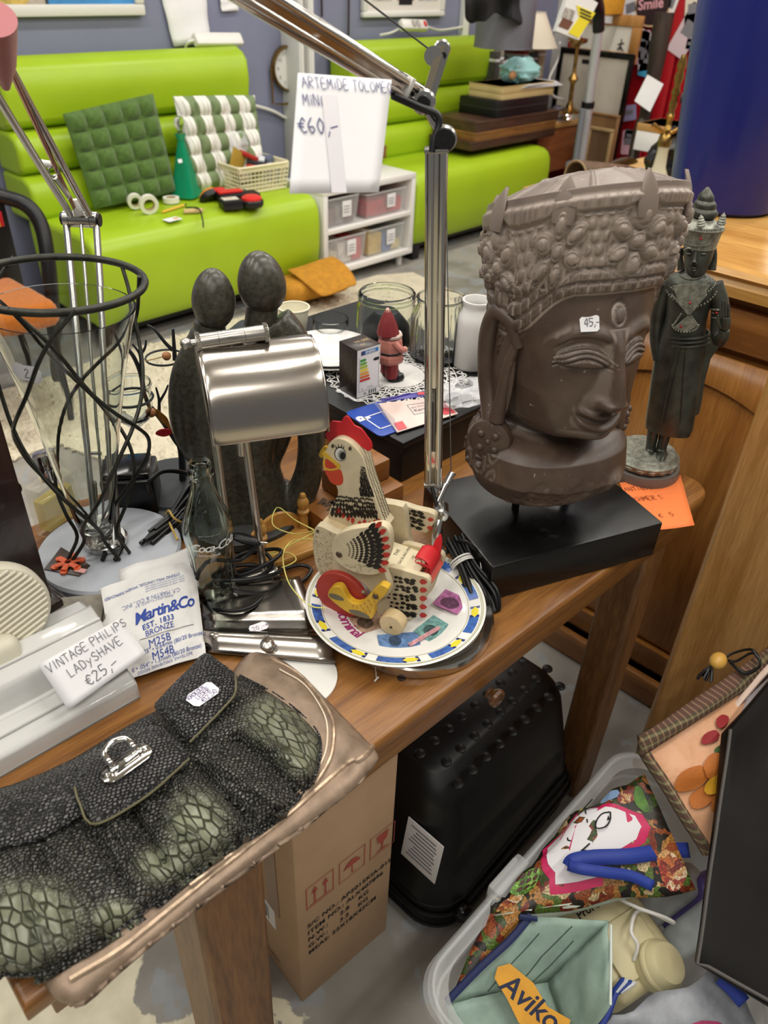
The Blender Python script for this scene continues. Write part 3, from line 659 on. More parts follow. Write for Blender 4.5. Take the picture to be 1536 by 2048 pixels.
m=MB();m.tube([(.02+.02*math.cos(a),.0+.005*math.sin(a*2),.07+.02*math.sin(a))for a in np.linspace(0,2*PI,16)[:-1]],.003,6,closed=True);m.build('ring',brass,t,world=False)
m=MB();c=PY(0,438,ya+.05);m.box((c.x-.05,c.y,c.z),(.12,.006,.05),.002);m.mat=1;m.box((c.x-.03,c.y-.003,c.z),(.05,.006,.05),.002);m.mat=2;m.box((c.x+.002,c.y-.003,c.z),(.014,.006,.05),.002)
m.mat=3;m.bx((c.x-.16,c.y+.004,c.z-.34),(c.x+.03,c.y+.03,c.z+.14),.004)
o=m.build('tag_board',[red_paint,mat('tag_yellow','#e2b425',.5),red_paint,black_plastic]);tag(o,'dark upright board with red and yellow label behind the orange chair','board')
c=P(640,590,.05);t=thing('suede_bag','mustard suede flap bag lying on the rug behind the jars','bag',c,-.08)
mus=mat('mustard_suede','#b57d21',.85,var=(30,.15),bump=(160,.3,.002))
m=MB();m.box((-.02,.05,.045),(.4,.2,.1),.045,seg=4);m.build('body',mus,t,world=False)
A=[[(x*(1-.25*v**4)+.03,-.06-.075*v+.17*(1-v),.125-.075*v*v+.008*math.sin(x*14))for v in np.linspace(0,1,8)]for x in np.linspace(-.16,.14,10)]
m=MB();m.grid(A);m.build('flap',mus,t,world=False,mods=[SOLID(.012),SUBD(1)])
m=MB();m.tube([(-.26,.1,.06),(-.33,.0,.09),(-.3,-.1,.04),(-.22,-.12,.02)],.02,8,6,flat=.3);m.build('strap',mus,t,world=False)
# TABLE
T=.76
oak=wood('table_oak','#94642f','#6b421d',.36,0,34,26,bump=.25)
oak_d=wood('table_oak_vertical','#8a6038','#5c3c20',.45,2,16,14,bump=.25)
TF=T_(.008,.378,0)@RZ(-.045);TL_,TW_=1.155,.625
t=thing('table','old oak side table with worn top carrying the bric-a-brac','table',M=TF@T_(TL_/2,TW_/2,0))
m=MB(TF);out=[(0,0),(TL_-.045,0)]+[(TL_-.045+.045*math.sin(a),.045-.045*math.cos(a))for a in np.linspace(.2,PI/2,7)]+[(TL_,TW_-.05)]+[(TL_-.05+.05*math.cos(a),TW_-.05+.05*math.sin(a))for a in np.linspace(.2,PI/2,6)]+[(0,TW_)]
m.prism(out,.026,T_(0,0,T-.026),bev=.007,seg=3);m.build('tabletop',oak,t)
m=MB(TF);m.bx((.03,.008,T-.066),(TL_-.03,.024,T-.026),.003);m.build('drawer_front',oak,t)
for lo,hi in(((.03,TW_-.03,T-.1),(TL_-.03,TW_-.012,T-.026)),((.02,.03,T-.1),(.038,TW_-.03,T-.026)),((TL_-.06,.03,T-.1),(TL_-.042,TW_-.03,T-.026))):
 MB(TF).bx(lo,hi,.002).build('apron',oak_d,t)
kc=PP(978,1385,TF@V((0,.008,0)),TF.to_3x3()@V((0,-1,0)))
m=MB(frame(kc,TF.to_3x3()@V((1,0,0)),(0,0,1)));m.lathe([(.0085,0),(.0075,.004),(.012,.009),(.0135,.013),(.012,.017),(.008,.018),(.0075,.0165),(.004,.018),(0,.0185)],24);m.build('drawer_knob',wood('knob_wood','#6b4424','#3d2413',.3,2,40),t)
for i,(u,v)in enumerate(((.205,.065),(TL_-.095,.06),(.16,TW_-.065),(TL_-.1,TW_-.065))):
 m=MB(TF);w=(.042,.034,.04,.036)[i]
 vs=[];
 for z,s_ in((0,.92),(.2,.95),(.45,.98),(T-.07,1.0)):vs+=[(u+a*w*s_+(-.01+.01*z/.7),v+b*w*s_,z)for a,b in((-1,-1),(1,-1),(1,1),(-1,1))]
 fs=[(0,3,2,1),(12,13,14,15)]+[(k*4+a,k*4+(a+1)%4,k*4+4+(a+1)%4,k*4+4+a)for k in range(3)for a in range(4)]
 m.add(vs,fs);m.build('leg',oak_d,t,mods=[('BEVEL',dict(width=.006,segments=2))])
m=MB(TF);m.bx((.14,TW_/2-.02,.14),(TL_-.15,TW_/2+.02,.17),.004);m.build('stretcher',oak_d,t)
m=MB(TF)
for px,py,r in((803,1356,.0055),(760,1320,.003),(835,1340,.002)):
 q=TF.inverted()@P(px,py,T);m.lathe([(r,0),(r*.6,.0004),(0,.0004)],16,T_(q.x,q.y,T))
m.build('knot',mat('knot_dark','#2e1b0d',.5),t,kind='stuff')
m=MB();a=P(742,1318,T+.002);b2=P(753,1358,T+.002);m.tube([a,(a+b2)/2+V((.002,0,.004)),b2],.0005,5,5);m.cyl(b2-V((.004,.001,0)),b2+V((.004,.0005,0)),.0011,n=8)
tag(m.build('tag_pin',white_plastic),'tiny white plastic price-tag pin lying on the oak in front of the plate','pin')
# CABINET
cw=wood('cabinet_wood','#b07a3c','#8c5a28',.3,2,14,18,bump=.15);cwx=wood('cabinet_wood_top','#c99a55','#a87838',.25,1,12,16,bump=.08);cwy=wood('cabinet_wood_rail','#a46f36','#7c4d22',.3,1,14,16)
CX,CZ,CY1,CY0=1.385,1.05,.775,-.45
t=thing('cabinet','honey oak sideboard cabinet with arched door panel behind the statue','cabinet',(CX+.25,.2,0))
m=MB();pf=[(CX-.035,CZ-.048),(CX-.037,CZ-.03),(CX-.03,CZ-.02),(CX-.04,CZ-.012),(CX-.034,CZ-.003),(CX-.02,CZ),(CX+.52,CZ),(CX+.52,CZ-.05),(CX,CZ-.05)]
m.grid([[(x,y,z)for x,z in pf]for y in(CY0,CY1)],closed_v=True);m.f+=[list(range(9))[::-1],list(range(9,18))];m.mi+=[0,0]
m.build('cabinet_top',cwx,t,ang=30)
MB().bx((CX+.02,CY0+.02,.1),(CX+.5,CY1-.03,CZ-.05)).build('carcass',cwy,t)
m=MB();m.bx((CX-.002,CY0+.03,CZ-.15),(CX+.02,CY1-.05,CZ-.075),.004);m.build('drawer_front',cwy,t)
def arch_ring(y0,y1,z0,z1,inset,rise,th=.02):
 n=14;o=[(y0,z0),(y1,z0),(y1,z1)]+[(y1+(y0-y1)*i/n,z1)for i in range(1,n)]+[(y0,z1)]
 i0,i1=y0+inset,y1-inset
 ins=[(i0,z0+inset),(i1,z0+inset),(i1,z1-inset-rise)]+[(i1+(i0-i1)*i/n,z1-inset-rise+rise*math.sin(PI*i/n)**.7)for i in range(1,n)]+[(i0,z1-inset-rise)]
 k=len(o);vs=[(CX,y,z)for y,z in o]+[(CX,y,z)for y,z in ins]+[(CX+.012,y+(.006 if y<(y0+y1)/2 else-.006),z)for y,z in ins]
 fs=[(i,k+i,k+(i+1)%k,(i+1)%k)for i in range(k)]+[(k+i,2*k+i,2*k+(i+1)%k,k+(i+1)%k)for i in range(k)]
 return vs,fs,[(CX+.012,y,z)for y,z in ins]
for y0,y1 in((.265,.72),(-.4,.0)):
 vs,fs,pan=arch_ring(y0,y1,.11,CZ-.165,.055,.05);m=MB();m.add(vs,fs);d=m.build('door',cw,t,mods=[SOLID(.012,0)])
 m=MB();k=len(pan);c_=(pan[0][1]+pan[1][1])/2,.5
 inner=[(CX+.002,c_[0]+(y-c_[0])*.86,c_[1]+(z-c_[1])*.93)for _,y,z in pan]
 m.add(pan+inner,[(i,(i+1)%k,k+(i+1)%k,k+i)for i in range(k)]+[list(range(k,2*k))]);m.build('door_panel',cw,d)
m=MB();m.bx((CX-.012,CY0,.0),(CX+.03,CY1-.02,.085),.008);m.bx((CX-.02,CY0,.06),(CX+.02,CY1-.015,.085),.006);m.build('plinth',cwy,t)
for y in(.74,.235):MB().bx((CX-.004,y-.018,.08),(CX+.02,y+.018,CZ-.16),.004).build('stile',cw,t)
h0,h1=V((1.155,.30,0)),V((CX-.02,.02,0));d=(h1-h0).normalized();nrm=V((-d.y,d.x,0))
m=MB(frame(h0,d,(0,0,1)));m.bx((0,.04,-.02),((h1-h0).length,CZ-.06,0),.004);m.build('open_door',wood('cabinet_door_wood','#b98a50','#96682f',.35,2,22,22,bump=.2),t)
lo=P(1440,436,CZ);vc=V((lo.x+.10,lo.y+.045,CZ));
t=thing('vase','tall matt cobalt blue tapered vase on the cabinet top','vase',vc)
m=MB();r0,r1,hh=.108,.155,.56
m.lathe([(.0,0),(r0-.01,0),(r0,.008)]+[(r0+(r1-r0)*(i/12)**.85,.008+hh*i/12)for i in range(1,13)]+[(r1-.01,hh+.008)]+[(r0-.012+(r1-r0)*(i/6),.02+hh*i/6)for i in range(5,-1,-1)]+[(0,.02)],56)
m.build('body',mat('cobalt_glass','#16206c',.33,coat=.15,bump=(200,.03,.0005)),t,world=False)
m=MB();m.lathe([(r1-.012,hh+.004),(r1+.004,hh+.006),(r1+.004,hh+.018),(r1-.012,hh+.018)],56);m.build('rim',mat('cobalt_glass'),t,world=False)
# UNDER THE TABLE
card=mat('cardboard','#b59576',.8,var=(6,.08),bump=(60,.12,.002));card_d=mat('cardboard_dark','#8c6c4d',.8)
A0,A1,A2=V((.355,.471,0)),V((.545,.455,0)),V((.372,.70,0));ch=.53
t=thing('cardboard_box','brown cardboard carton with shipping marks under the table','box',A0)
xd,yd=(A1-A0),(A2-A0);w_,d_=xd.length,yd.length;CF=frame(A0,xd,yd)
MB(CF).bx((0,0,0),(w_,d_,ch),.003).build('carton',card,t)
m=MB(CF)
for i,(sx,rot)in enumerate(((0,.06),(w_/2,-.05))):m.bx((sx,.002,ch+.001),(sx+w_/2-.002,d_-.002,ch+.004),.001)
m.build('flap',card,t)
FF=CF@T_(0,-.0012,0)@RX(PI/2)
m=MB();lines=['S/C NO.: AP2015KIA-015','ITEM NO.: ALX407896','N.W.:     2.8    KG','G.W.:     3.2    KG','MEAS: 22X18X42CM']
for i,s in enumerate(lines):text(m,s,.0155,FF@T_(.017,.232-i*.021,0),bold=.02,sp=1.05)
m.build('lettering',ink_black,t)
m=MB();redp=mat('print_red','#a94f45',.7)
for i,k in enumerate((0,1,2)):
 x=.018+i*.062;z=.287;q=.05;F2=FF@T_(x,z,0)
 m.ribbon([(0,0),(q,0),(q,q*1.15),(0,q*1.15),(0,0)],.0016,F2)
 if k==0:
  for s in(.3,.7):m.ribbon([(q*s,q*.15),(q*s,q*.75)],.003,F2);m.flat([(q*s-.006,q*.7),(q*s+.006,q*.7),(q*s,q*1.02)],F2)
  m.ribbon([(q*.12,q*.1),(q*.88,q*.1)],.002,F2)
 if k==1:
  m.flat([(q*.15,q*.55),(q*.3,q*.8),(q*.5,q*.9),(q*.7,q*.8),(q*.85,q*.55)],F2);m.ribbon([(q*.5,q*.55),(q*.5,q*.15),(q*.6,q*.15)],.002,F2)
 if k==2:
  m.flat([(q*.25,q*1.0),(q*.75,q*1.0),(q*.68,q*.6),(q*.5,q*.48),(q*.32,q*.6)],F2);m.ribbon([(q*.5,q*.5),(q*.5,q*.15)],.0035,F2);m.ribbon([(q*.3,q*.12),(q*.7,q*.12)],.003,F2)
m.build('shipping_symbol',redp,t)
LF=CF@T_(-.0012,d_,0)@RZ(-PI/2)@RX(PI/2)
m=MB();m.bx((.07,.15,-.001),(.165,.21,.0006),M=LF);m.build('sticker',white_paper,t)
m=MB();[m.flat([(.09+i*.004,.16),(.09+i*.004+random.choice((.001,.002,.003)),.16),(.09+i*.004+.002,.2),(.09+i*.004,.2)],LF,.0008)for i in range(15)];m.build('barcode',ink_black,t)
m=MB();m.bx((.15,.21,-.001),(.18,.5,.0004),M=LF);m.build('tape_strip',mat('tape_brown','#9b7f66',.25),t)
m=MB();text(m,'AP2015',.02,LF@T_(.02,.08,.0004));text(m,'ALX407',.02,LF@T_(.1,.03,.0004));m.build('side_lettering',card_d,t)
t=thing('moulded_case','large black moulded plastic step case with studded top under the table','case',(.8,.5,0))
BF=frame(V((.594,.372,0)),(1,-.0,0),(.0,1,0));BL,BD2,BHt=.455,.3,.34
casem=mat('case_black','#0d0d0e',.42,bump=(500,.08,.0004),rvar=(8,.08))
m=MB();n=24;A=[]
for j in range(22):
 v=j/21;z=BHt*v;infl=.0 if v>.12 else-.0
 ins=.055*(v**1.4)+(.03*max(0,(v-.86)/.14)**2);row=[]
 for x,y in rrect(BL-2*ins*.7,BD2-2*ins,max(.03,.07-ins*.3),6):
  g=.012*math.sin(min(1,max(0,(v-.1)/.5))*PI)*(1 if y<-BD2*.2 and abs(x)<BL*.33 else 0)
  row.append((BL/2+x,BD2/2+y+g,z))
 A.append(row)
m.grid(A,closed_v=True,M=BF);k=len(A[0]);b0=len(m.v);top=[(BL/2+(x-BL/2)*.93,BD2/2+(y-BD2/2)*.9,BHt+.006)for x,y,z in A[-1]]
m.add(top,[list(range(k))],BF)
for i in range(k):m.f.append([21*k+i,21*k+(i+1)%k,b0+(i+1)%k,b0+i]);m.mi.append(0)
m.build('shell',casem,t,ang=60)
m=MB();wv=.0
for gy,gz,rr in((-.012,.0,.004),(-.004,.02,.004),(.0,.04,.0035)):
 pts=[(BL/2+x,BD2/2+y,.02+gz+.05*math.exp(-((x-.1)/.12)**2)*(1 if y<0 else 0))for x,y in rrect(BL+.012-2*gz*.25,BD2+.012-2*gz*.3,.07,8)]
 m.tube(pts,rr,6,closed=True,M=BF)
m.build('rib',casem,t)
ns=0
for i in range(9):
 for j in range(4):
  m=MB(BF);x=.075+i*.038+(.02 if j%2 else 0);y=.055+j*.042;m.lathe([(.0105,BHt+.004),(.0098,BHt+.0065),(.007,BHt+.0078),(0,BHt+.0082)],10,T_(x,y,0));m.build('stud',casem,t)
m=MB();m.bx((-.0105,.03,.15),(-.0085,.11,.25),.0005,M=BF@RY(.127));m.build('spec_label',white_paper,t)
m=MB();[m.bx((-.0112,.04+.002*(i%3),.165+i*.009),(-.0104,.1-.004*(i%4),.1675+i*.009),M=BF@RY(.127))for i in range(9)];m.build('label_print',ink_grey,t)
m=MB();m.lathe([(.02,0),(.02,.012),(.014,.02),(0,.022)],18,BF@T_(.06,-.0,.035)@RX(PI/2));m.build('wheel_cap',black_gloss,t)
TX0,TX1,TY0,TY1,TZ=.405,.98,-.16,.275,.3
t=thing('plastic_tub','large clear plastic storage tub full of shopping bags on the floor','tub',((TX0+TX1)/2,.06,0))
tubm=mat('tub_plastic','#dfe3e3',.25,alpha=.32);rimm=mat('tub_rim','#dce0e0',.25,alpha=.3)
def rr_ring(ins,z,r=.06,n=7):return[((TX0+TX1)/2+x,(TY0+TY1)/2+y,z)for x,y in rrect(TX1-TX0-2*ins,TY1-TY0-2*ins,r,n)]
m=MB();A=[rr_ring(.05,.006),rr_ring(.04,.02),rr_ring(.012,TZ-.05),rr_ring(.012,TZ-.005)];m.grid(A,closed_v=True);k=len(A[0]);m.f.append(list(range(k))[::-1]);m.mi.append(0);m.build('tub',tubm,t,ang=50)
m=MB();A=[rr_ring(.013,TZ-.004),rr_ring(.002,TZ),rr_ring(-.008,TZ),rr_ring(-.012,TZ-.005),rr_ring(-.012,TZ-.02)];m.grid(A,closed_v=True);m.build('rim',rimm,t,ang=30)
m=MB();m.tube(rr_ring(-.002,TZ+.001),.0035,6,closed=True);m.tube(rr_ring(.004,TZ-.045),.003,6,closed=True);m.build('rim_bead',rimm,t)
m=MB();m.bx((.585,TY1-.006,TZ-.02),(.665,TY1+.02,TZ+.008),.006);m.bx((.59,TY1+.012,TZ-.045),(.66,TY1+.022,TZ),.004);m.build('clip_handle',rimm,t)
def sheetpx(corn,zs,n=10,bulge=0.0,nse=0.0,seed=0,sub=None):
 """sheet spanned by pixels corners (TL TR BR BL) with a height for each"""
 c=[P(x,y,z)for(x,y),z in zip(corn,zs)];A=[]
 nr=(c[1]-c[0]).cross(c[3]-c[0]).normalized()
 if nr.dot(V(CAM)-c[0])<0:nr=-nr
 for i in range(n):
  v=i/(n-1);row=[]
  for j in range(n):
   u=j/(n-1);p=(c[0]*(1-u)+c[1]*u)*(1-v)+(c[3]*(1-u)+c[2]*u)*v
   h=bulge*math.sin(PI*u)*math.sin(PI*v)+nse*mnoise.noise(V((u*4+seed,v*4,seed)))
   row.append(p+nr*h)
  A.append(row)
 return A,nr
def gridn(m,A,nr):
 g=(A[0][-1]-A[0][0]).cross(A[-1][0]-A[0][0])
 B=[[tuple(q)for q in r]for r in A]
 return m.grid(B if g.dot(nr)<0 else B[::-1])
def on_sheet(A,u,v,off=.0006,nr=None):
 n=len(A)-1;x=min(max(u,0),.9999)*n;y=min(max(v,0),.9999)*n;i,j=int(y),int(x);fy,fx=y-i,x-j
 p=(A[i][j]*(1-fx)+A[i][j+1]*fx)*(1-fy)+(A[i+1][j]*(1-fx)+A[i+1][j+1]*fx)*fy
 return p+nr*off
def decal(mb,A,nr,poly,off=.0008,dens=1):
 """polygon in sheet u,v draped on the sheet, fan-triangulated from a fine tessellation"""
 b=bmesh.new();f=b.faces.new([b.verts.new((x,y,0))for x,y in poly]);bmesh.ops.triangulate(b,faces=[f])
 for _ in range(dens):bmesh.ops.subdivide_edges(b,edges=b.edges[:],cuts=1)
 bmesh.ops.triangulate(b,faces=b.faces[:])
 for q in b.verts:q.co=on_sheet(A,q.co.x,q.co.y,off,nr)
 for f in b.faces:
  f.normal_update()
  if f.normal.dot(nr)<0:f.normal_flip()
 mb.bm(b)
def blob_poly(cx,cy,rx,ry,n=18,w=.15,seed=0):
 r=random.Random(seed);ph=r.uniform(0,6)
 return[(cx+rx*math.cos(a)*(1+w*math.sin(3*a+ph)),cy+ry*math.sin(a)*(1+w*math.cos(2*a+ph)))for a in np.linspace(0,2*PI,n+1)[:-1]]
def print_mat(name,cols,scale,rough=.5):
 """printed food-photo pattern: cells of several inks"""
 m=bpy.data.materials.new(name);m.use_nodes=True;MATS[name]=m;nt=m.node_tree;b=nt.nodes['Principled BSDF'];L=nt.links.new
 tc=nt.nodes.new('ShaderNodeTexCoord');nz=nt.nodes.new('ShaderNodeTexNoise');nz.inputs['Scale'].default_value=scale*.5;L(tc.outputs['Object'],nz.inputs[0])
 ad=nt.nodes.new('ShaderNodeMixRGB');ad.inputs[0].default_value=.06;L(tc.outputs['Object'],ad.inputs[1]);L(nz.outputs['Color'],ad.inputs[2])
 v=nt.nodes.new('ShaderNodeTexVoronoi');v.inputs['Scale'].default_value=scale;L(ad.outputs[0],v.inputs[0])
 s=nt.nodes.new('ShaderNodeSeparateColor');L(v.outputs['Color'],s.inputs[0])
 r=nt.nodes.new('ShaderNodeValToRGB');r.color_ramp.interpolation='CONSTANT';e=r.color_ramp.elements
 for i,c_ in enumerate(cols):
  x=e[i]if i<2 else e.new(i/len(cols));x.position=i/len(cols);x.color=(*srgb(c_),1)
 L(s.outputs[0],r.inputs[0])
 n2=nt.nodes.new('ShaderNodeTexNoise');n2.inputs['Scale'].default_value=scale*6;n2.inputs['Detail'].default_value=5;L(tc.outputs['Object'],n2.inputs[0])
 mr=nt.nodes.new('ShaderNodeMapRange');mr.inputs[1].default_value=.3;mr.inputs[2].default_value=.7;mr.inputs[3].default_value=.25;mr.inputs[4].default_value=1.5;L(n2.outputs['Fac'],mr.inputs[0])
 mx=nt.nodes.new('ShaderNodeMixRGB');mx.blend_type='MULTIPLY';mx.inputs[0].default_value=1;L(r.outputs[0],mx.inputs[1]);L(mr.outputs[0],mx.inputs[2]);L(mx.outputs[0],b.inputs['Base Color']);b.inputs['Roughness'].default_value=rough
 return m
food=print_mat('food_print',['#7a2f1c','#3b4a1f','#a8763a','#1d1a17','#8f4a26','#c7b184','#566d2c','#2a2118'],60)
food_r=print_mat('food_print_red',['#8f2a1d','#b9642f','#c99a62','#6e1d18','#d4b896','#8a4a22'],90)
pink=mat('print_pink','#c8205c',.5);prt_white=mat('print_white','#e6e3e6',.5);lime=print_mat('food_print_lime',['#7fae45','#5f8a35','#8fbf5a','#4a6b2a'],120);navy=mat('navy_binding','#1f2a55',.6);strapm=mat('blue_webbing','#2a3f96',.6,bump=(500,.4,.001))
prt_blue=mat('print_sky','#7d98bd',.5);prt_brown=mat('print_bean','#4d2f27',.5,var=(90,.3));prt_yel=mat('print_yellow','#b9a33a',.5)
t=thing('shopping_bag','food-print shopping bag with pink-edged white panel and blue strap in the tub','bag',P(1150,1800,.2))
A,nr=sheetpx([(1130,1640),(1290,1548),(1392,1780),(975,1842)],[.34,.42,.34,.30],14,.03,.014,3)
m=MB();gridn(m,A,nr);m.build('printed_panel',food,t,mods=[SOLID(.0015)],ang=60)
m=MB();sp=[(.02,.33),(.22,.08),(.42,.1),(.62,.2),(.86,.34),(.9,.5),(.84,.62),(.7,.72),(.6,.72),(.58,.92),(.3,.9),(.28,.78),(.2,.66),(.14,.52)]
decal(m,A,nr,sp,.0012,2);m.build('pink_outline',pink,t)
c_=(.5,.5);m=MB();decal(m,A,nr,[(c_[0]+(x-c_[0])*.87,c_[1]+(y-c_[1])*.86)for x,y in sp],.002,2);m.build('white_panel',prt_white,t)
m=MB()
for s,(u,v),sz,(u2,v2)in(('KO',(.36,.24),.034,(.5,.4)),('V',(.6,.36),.03,(.7,.5)),('ork',(.3,.42),.02,(.4,.56)),('k',(.44,.74),.02,(.5,.82))):
 o_=on_sheet(A,u,v,.003,nr);x_=on_sheet(A,u2,v2,.003,nr)-o_;f_=frame(o_,x_,nr.cross(x_));hand(m,s,sz,f_,.0022,jit=.03)
m.build('hand_lettering',ink_black,t)
for i,(u,v,a,b2,mt)in enumerate(((.1,.7,.09,.12,lime),(.06,.86,.07,.07,food_r),(.62,.1,.1,.07,prt_blue),(.76,.16,.07,.08,food_r),(.92,.82,.07,.16,food_r),(.42,.05,.05,.04,prt_blue),(.88,.2,.05,.12,mat('print_cucumber','#4f7a2c',.5,var=(70,.35))),(.3,.03,.08,.03,prt_yel),(.5,.02,.05,.025,food_r))):
 m=MB();decal(m,A,nr,blob_poly(u,v,a,b2,seed=i),.001+.0002*i,1);m.build('food_picture',mt,t)
for i in range(9):
 m=MB();decal(m,A,nr,blob_poly(.055+.045*(i%3)+.01*(i//3),.63+.06*(i//3),.017,.021,12,.08,i),.0032,0);m.build('bean_picture',prt_brown,t)
B_,nb=sheetpx([(990,1790),(1075,1810),(1060,1835),(905,1985)],[.3,.31,.3,.27],10,.012,.01,8)
m=MB();gridn(m,B_,nb);m.build('printed_flap',food,t,mods=[SOLID(.0015)])
B_,nb=sheetpx([(985,1830),(1250,1790),(1265,1795),(1060,1850)],[.305,.33,.315,.29],8,.004,.003,9)
m=MB();gridn(m,B_,nb);m.build('lining',mat('bag_lining','#b9c4b4',.6,var=(40,.1)),t,mods=[SOLID(.001)])
def strap(pts,w,mt,parent,name='strap',th=.0016,up=None):
 m=MB();pts=catmull(pts,6);A=[]
 for i,p in enumerate(pts):
  tn=(pts[min(i+1,len(pts)-1)]-pts[max(i-1,0)]).normalized();vw=(V(CAM)-p).normalized()
  side=tn.cross(up or vw).normalized();A.append([tuple(p-side*w/2),tuple(p+side*w/2)])
 m.grid(A);return m.build(name,mt,parent,mods=[SOLID(th,0)])
zz=lambda px,py,d:P(px,py,.345+d)
strap([zz(1378,1700,.0),zz(1330,1702,.012),zz(1260,1712,.03),zz(1190,1715,.03),zz(1148,1722,.028),zz(1138,1735,.022)],.022,strapm,t)
strap([zz(1136,1730,.024),zz(1165,1738,.03),zz(1215,1745,.024),zz(1262,1752,.012),zz(1306,1772,.0)],.016,strapm,t)
t=thing('shopping_bag','pale green plank-print shopping bag with yellow lettered badge in the tub','bag',P(1060,1960,.2))
plank=mat('plank_print','#8fa69a',.55,var=(14,.18),stretch=(1,1,1),bump=(25,.3,.004))
q1,n1=sheetpx([(1062,1832),(1218,1843),(1095,1965),(892,2008)],[.33,.35,.25,.27],10,-.004,.006,2)
m=MB();gridn(m,q1,n1);m.build('back_panel',plank,t,mods=[SOLID(.0016)],ang=60)
q2,n2=sheetpx([(1216,1843),(1220,2010),(1150,2120),(1095,1963)],[.351,.33,.22,.25],10,.004,.006,4)
m=MB();gridn(m,q2,n2);m.build('side_panel',plank,t,mods=[SOLID(.0016)],ang=60)
q3,n3=sheetpx([(892,2008),(1097,1962),(1152,2122),(930,2200)],[.271,.251,.2,.2],10,.008,.006,5)
m=MB();gridn(m,q3,n3);m.build('front_panel',plank,t,mods=[SOLID(.0016)],ang=60)
m=MB();m.tube([P(893,2004,.273),P(960,1935,.3),P(1020,1880,.318),P(1062,1830,.333)],.0055,6,4,flat=.5);m.tube([P(1040,1833,.333),P(1075,1838,.336)],.004,6);m.build('binding',navy,t)
m=MB();m.tube([P(1222,1850,.352),P(1222,1930,.342),P(1221,2010,.331)],.002,6);m.build('seam',mat('seam_pale','#c6d0c8',.6),t)
for pl in([(.3,.2),(.32,.6),(.36,.95)],[(.62,.1),(.6,.5),(.66,.9)],[(.8,.3),(.82,.7),(.8,.98)]):
 m=MB();
 for(u0,v0),(u1,v1)in zip(pl[:-1],pl[1:]):
  k_=8;pts=[on_sheet(q1,u0+(u1-u0)*i/k_,v0+(v1-v0)*i/k_+.01*math.sin(i*2.3),.0008,n1)for i in range(k_+1)];m.tube(pts,.0007,4)
 m.build('plank_joint',mat('plank_dark','#3f5049',.7),t)
o_=P(1000,1962,.292);xe=P(1105,2050,.262);BFm=frame(o_+n1*.004,xe-o_,n1.cross(xe-o_))
bl=(xe-o_).length
m=MB();m.prism([(-.012,.012),(.0,.026),(bl*.45,.026),(bl*.8,.014),(bl*1.2,.02),(bl*1.25,-.02),(bl*.75,-.022),(bl*.55,-.026),(.02,-.012),(-.008,-.002)],.0012,BFm);m.build('badge',mat('badge_yellow','#d79a2f',.5,var=(20,.15)),t)
m=MB();text(m,'Aviko',.038,BFm@T_(.002,-.008,.0016),bold=.015,shear=.25);m.build('lettering',mat('ink_navy','#1c2340',.5),t)
t=thing('shopping_bag','crumpled grey and magenta print bag at the bottom right of the tub','bag',P(1350,1990,.2))
q1,n1=sheetpx([(1225,2030),(1460,1930),(1530,2090),(1150,2130)],[.28,.31,.24,.22],14,.03,.012,6)
m=MB();gridn(m,q1,n1);m.build('panel',mat('grey_print','#8d9096',.5,var=(16,.3)),t,mods=[SOLID(.0016)],ang=60)
for i,(u,v,a,b2,mt)in enumerate(((.55,.5,.2,.16,mat('print_magenta','#8e2f55',.5,var=(30,.3))),(.5,.62,.13,.12,mat('print_lilac','#b9a3b4',.5)))):
 m=MB();decal(m,q1,n1,blob_poly(u,v,a,b2,seed=i+3),.002+.0006*i,2);m.build('flower_picture',mt,t)
strap([P(1440,1955,.318),P(1462,1975,.312),P(1488,2005,.3)],.02,strapm,t)
m=MB();m.tube([P(1232,1985,.285),P(1215,2030,.275),P(1195,2060,.27)],.004,6,4);m.build('binding',mat('blue_webbing'),t)
t=thing('plastic_box','cream plastic appliance box with dark foil print lying in the tub','box',P(1200,1860,.2))
FB=frame(P(1228,1880,.2),(.9,-.3,.15),(.3,.9,.2));cr=mat('cream_abs','#cfc59c',.4)
MB(FB).box((0,0,0),(.12,.16,.1),.014,seg=3).build('body',cr,t);MB(FB).box((.0,-.02,.054),(.08,.08,.008),.003).build('lid',cr,t)
m=MB(FB);text(m,'ProFoon',.017,T_(-.045,.045,.0515),bold=.02);m.build('lettering',ink_black,t)
m=MB(FB);[m.flat([(-.02+i*.012,.062),(-.014+i*.012,.062),(-.016+i*.012+.004,.078)],None,.0515)for i in range(3)];m.build('logo',prt_yel,t)
cable([P(1225,1790,.3),P(1275,1815,.3),P(1330,1835,.29),P(1345,1845,.28),P(1280,1820,.28),P(1262,1860,.28),P(1275,1890,.27),P(1268,1920,.25)],.0028,white_plastic,'cable','off-white cable snaking over the cream box in the tub')
t=thing('dish','small cream round dish standing in the tub','dish',P(1295,1960,.18))
m=MB();f_=T_(P(1293,1940,.22))@RZ(.4)@RX(.5);m.lathe([(.0,0),(.028,0),(.034,.012),(.034,.04),(.028,.05),(.0,.054)],28,f_);m.build('bowl',mat('cream_abs'),t);m=MB();m.lathe([(.034,.022),(.0365,.025),(.0365,.031),(.034,.034)],28,f_);m.build('rim',mat('cream_abs'),t)
for px,py,c_,lab in((1340,1790,'#b9bdc0','grey rounded case leaning in the tub'),(1385,1805,'#574a86','purple pouch deep in the tub'),(1395,1850,'#c4ccd0','clear pale wrapped packet in the tub')):
 m=MB();m.box((0,0,0),(.07,.05,.12),.018,M=T_(P(px,py,.2))@RY(.5)@RX(.3),seg=3);tag(m.build('packet',mat('tubpack_'+c_[1:],c_,.4,var=(20,.1))),lab,'packet')
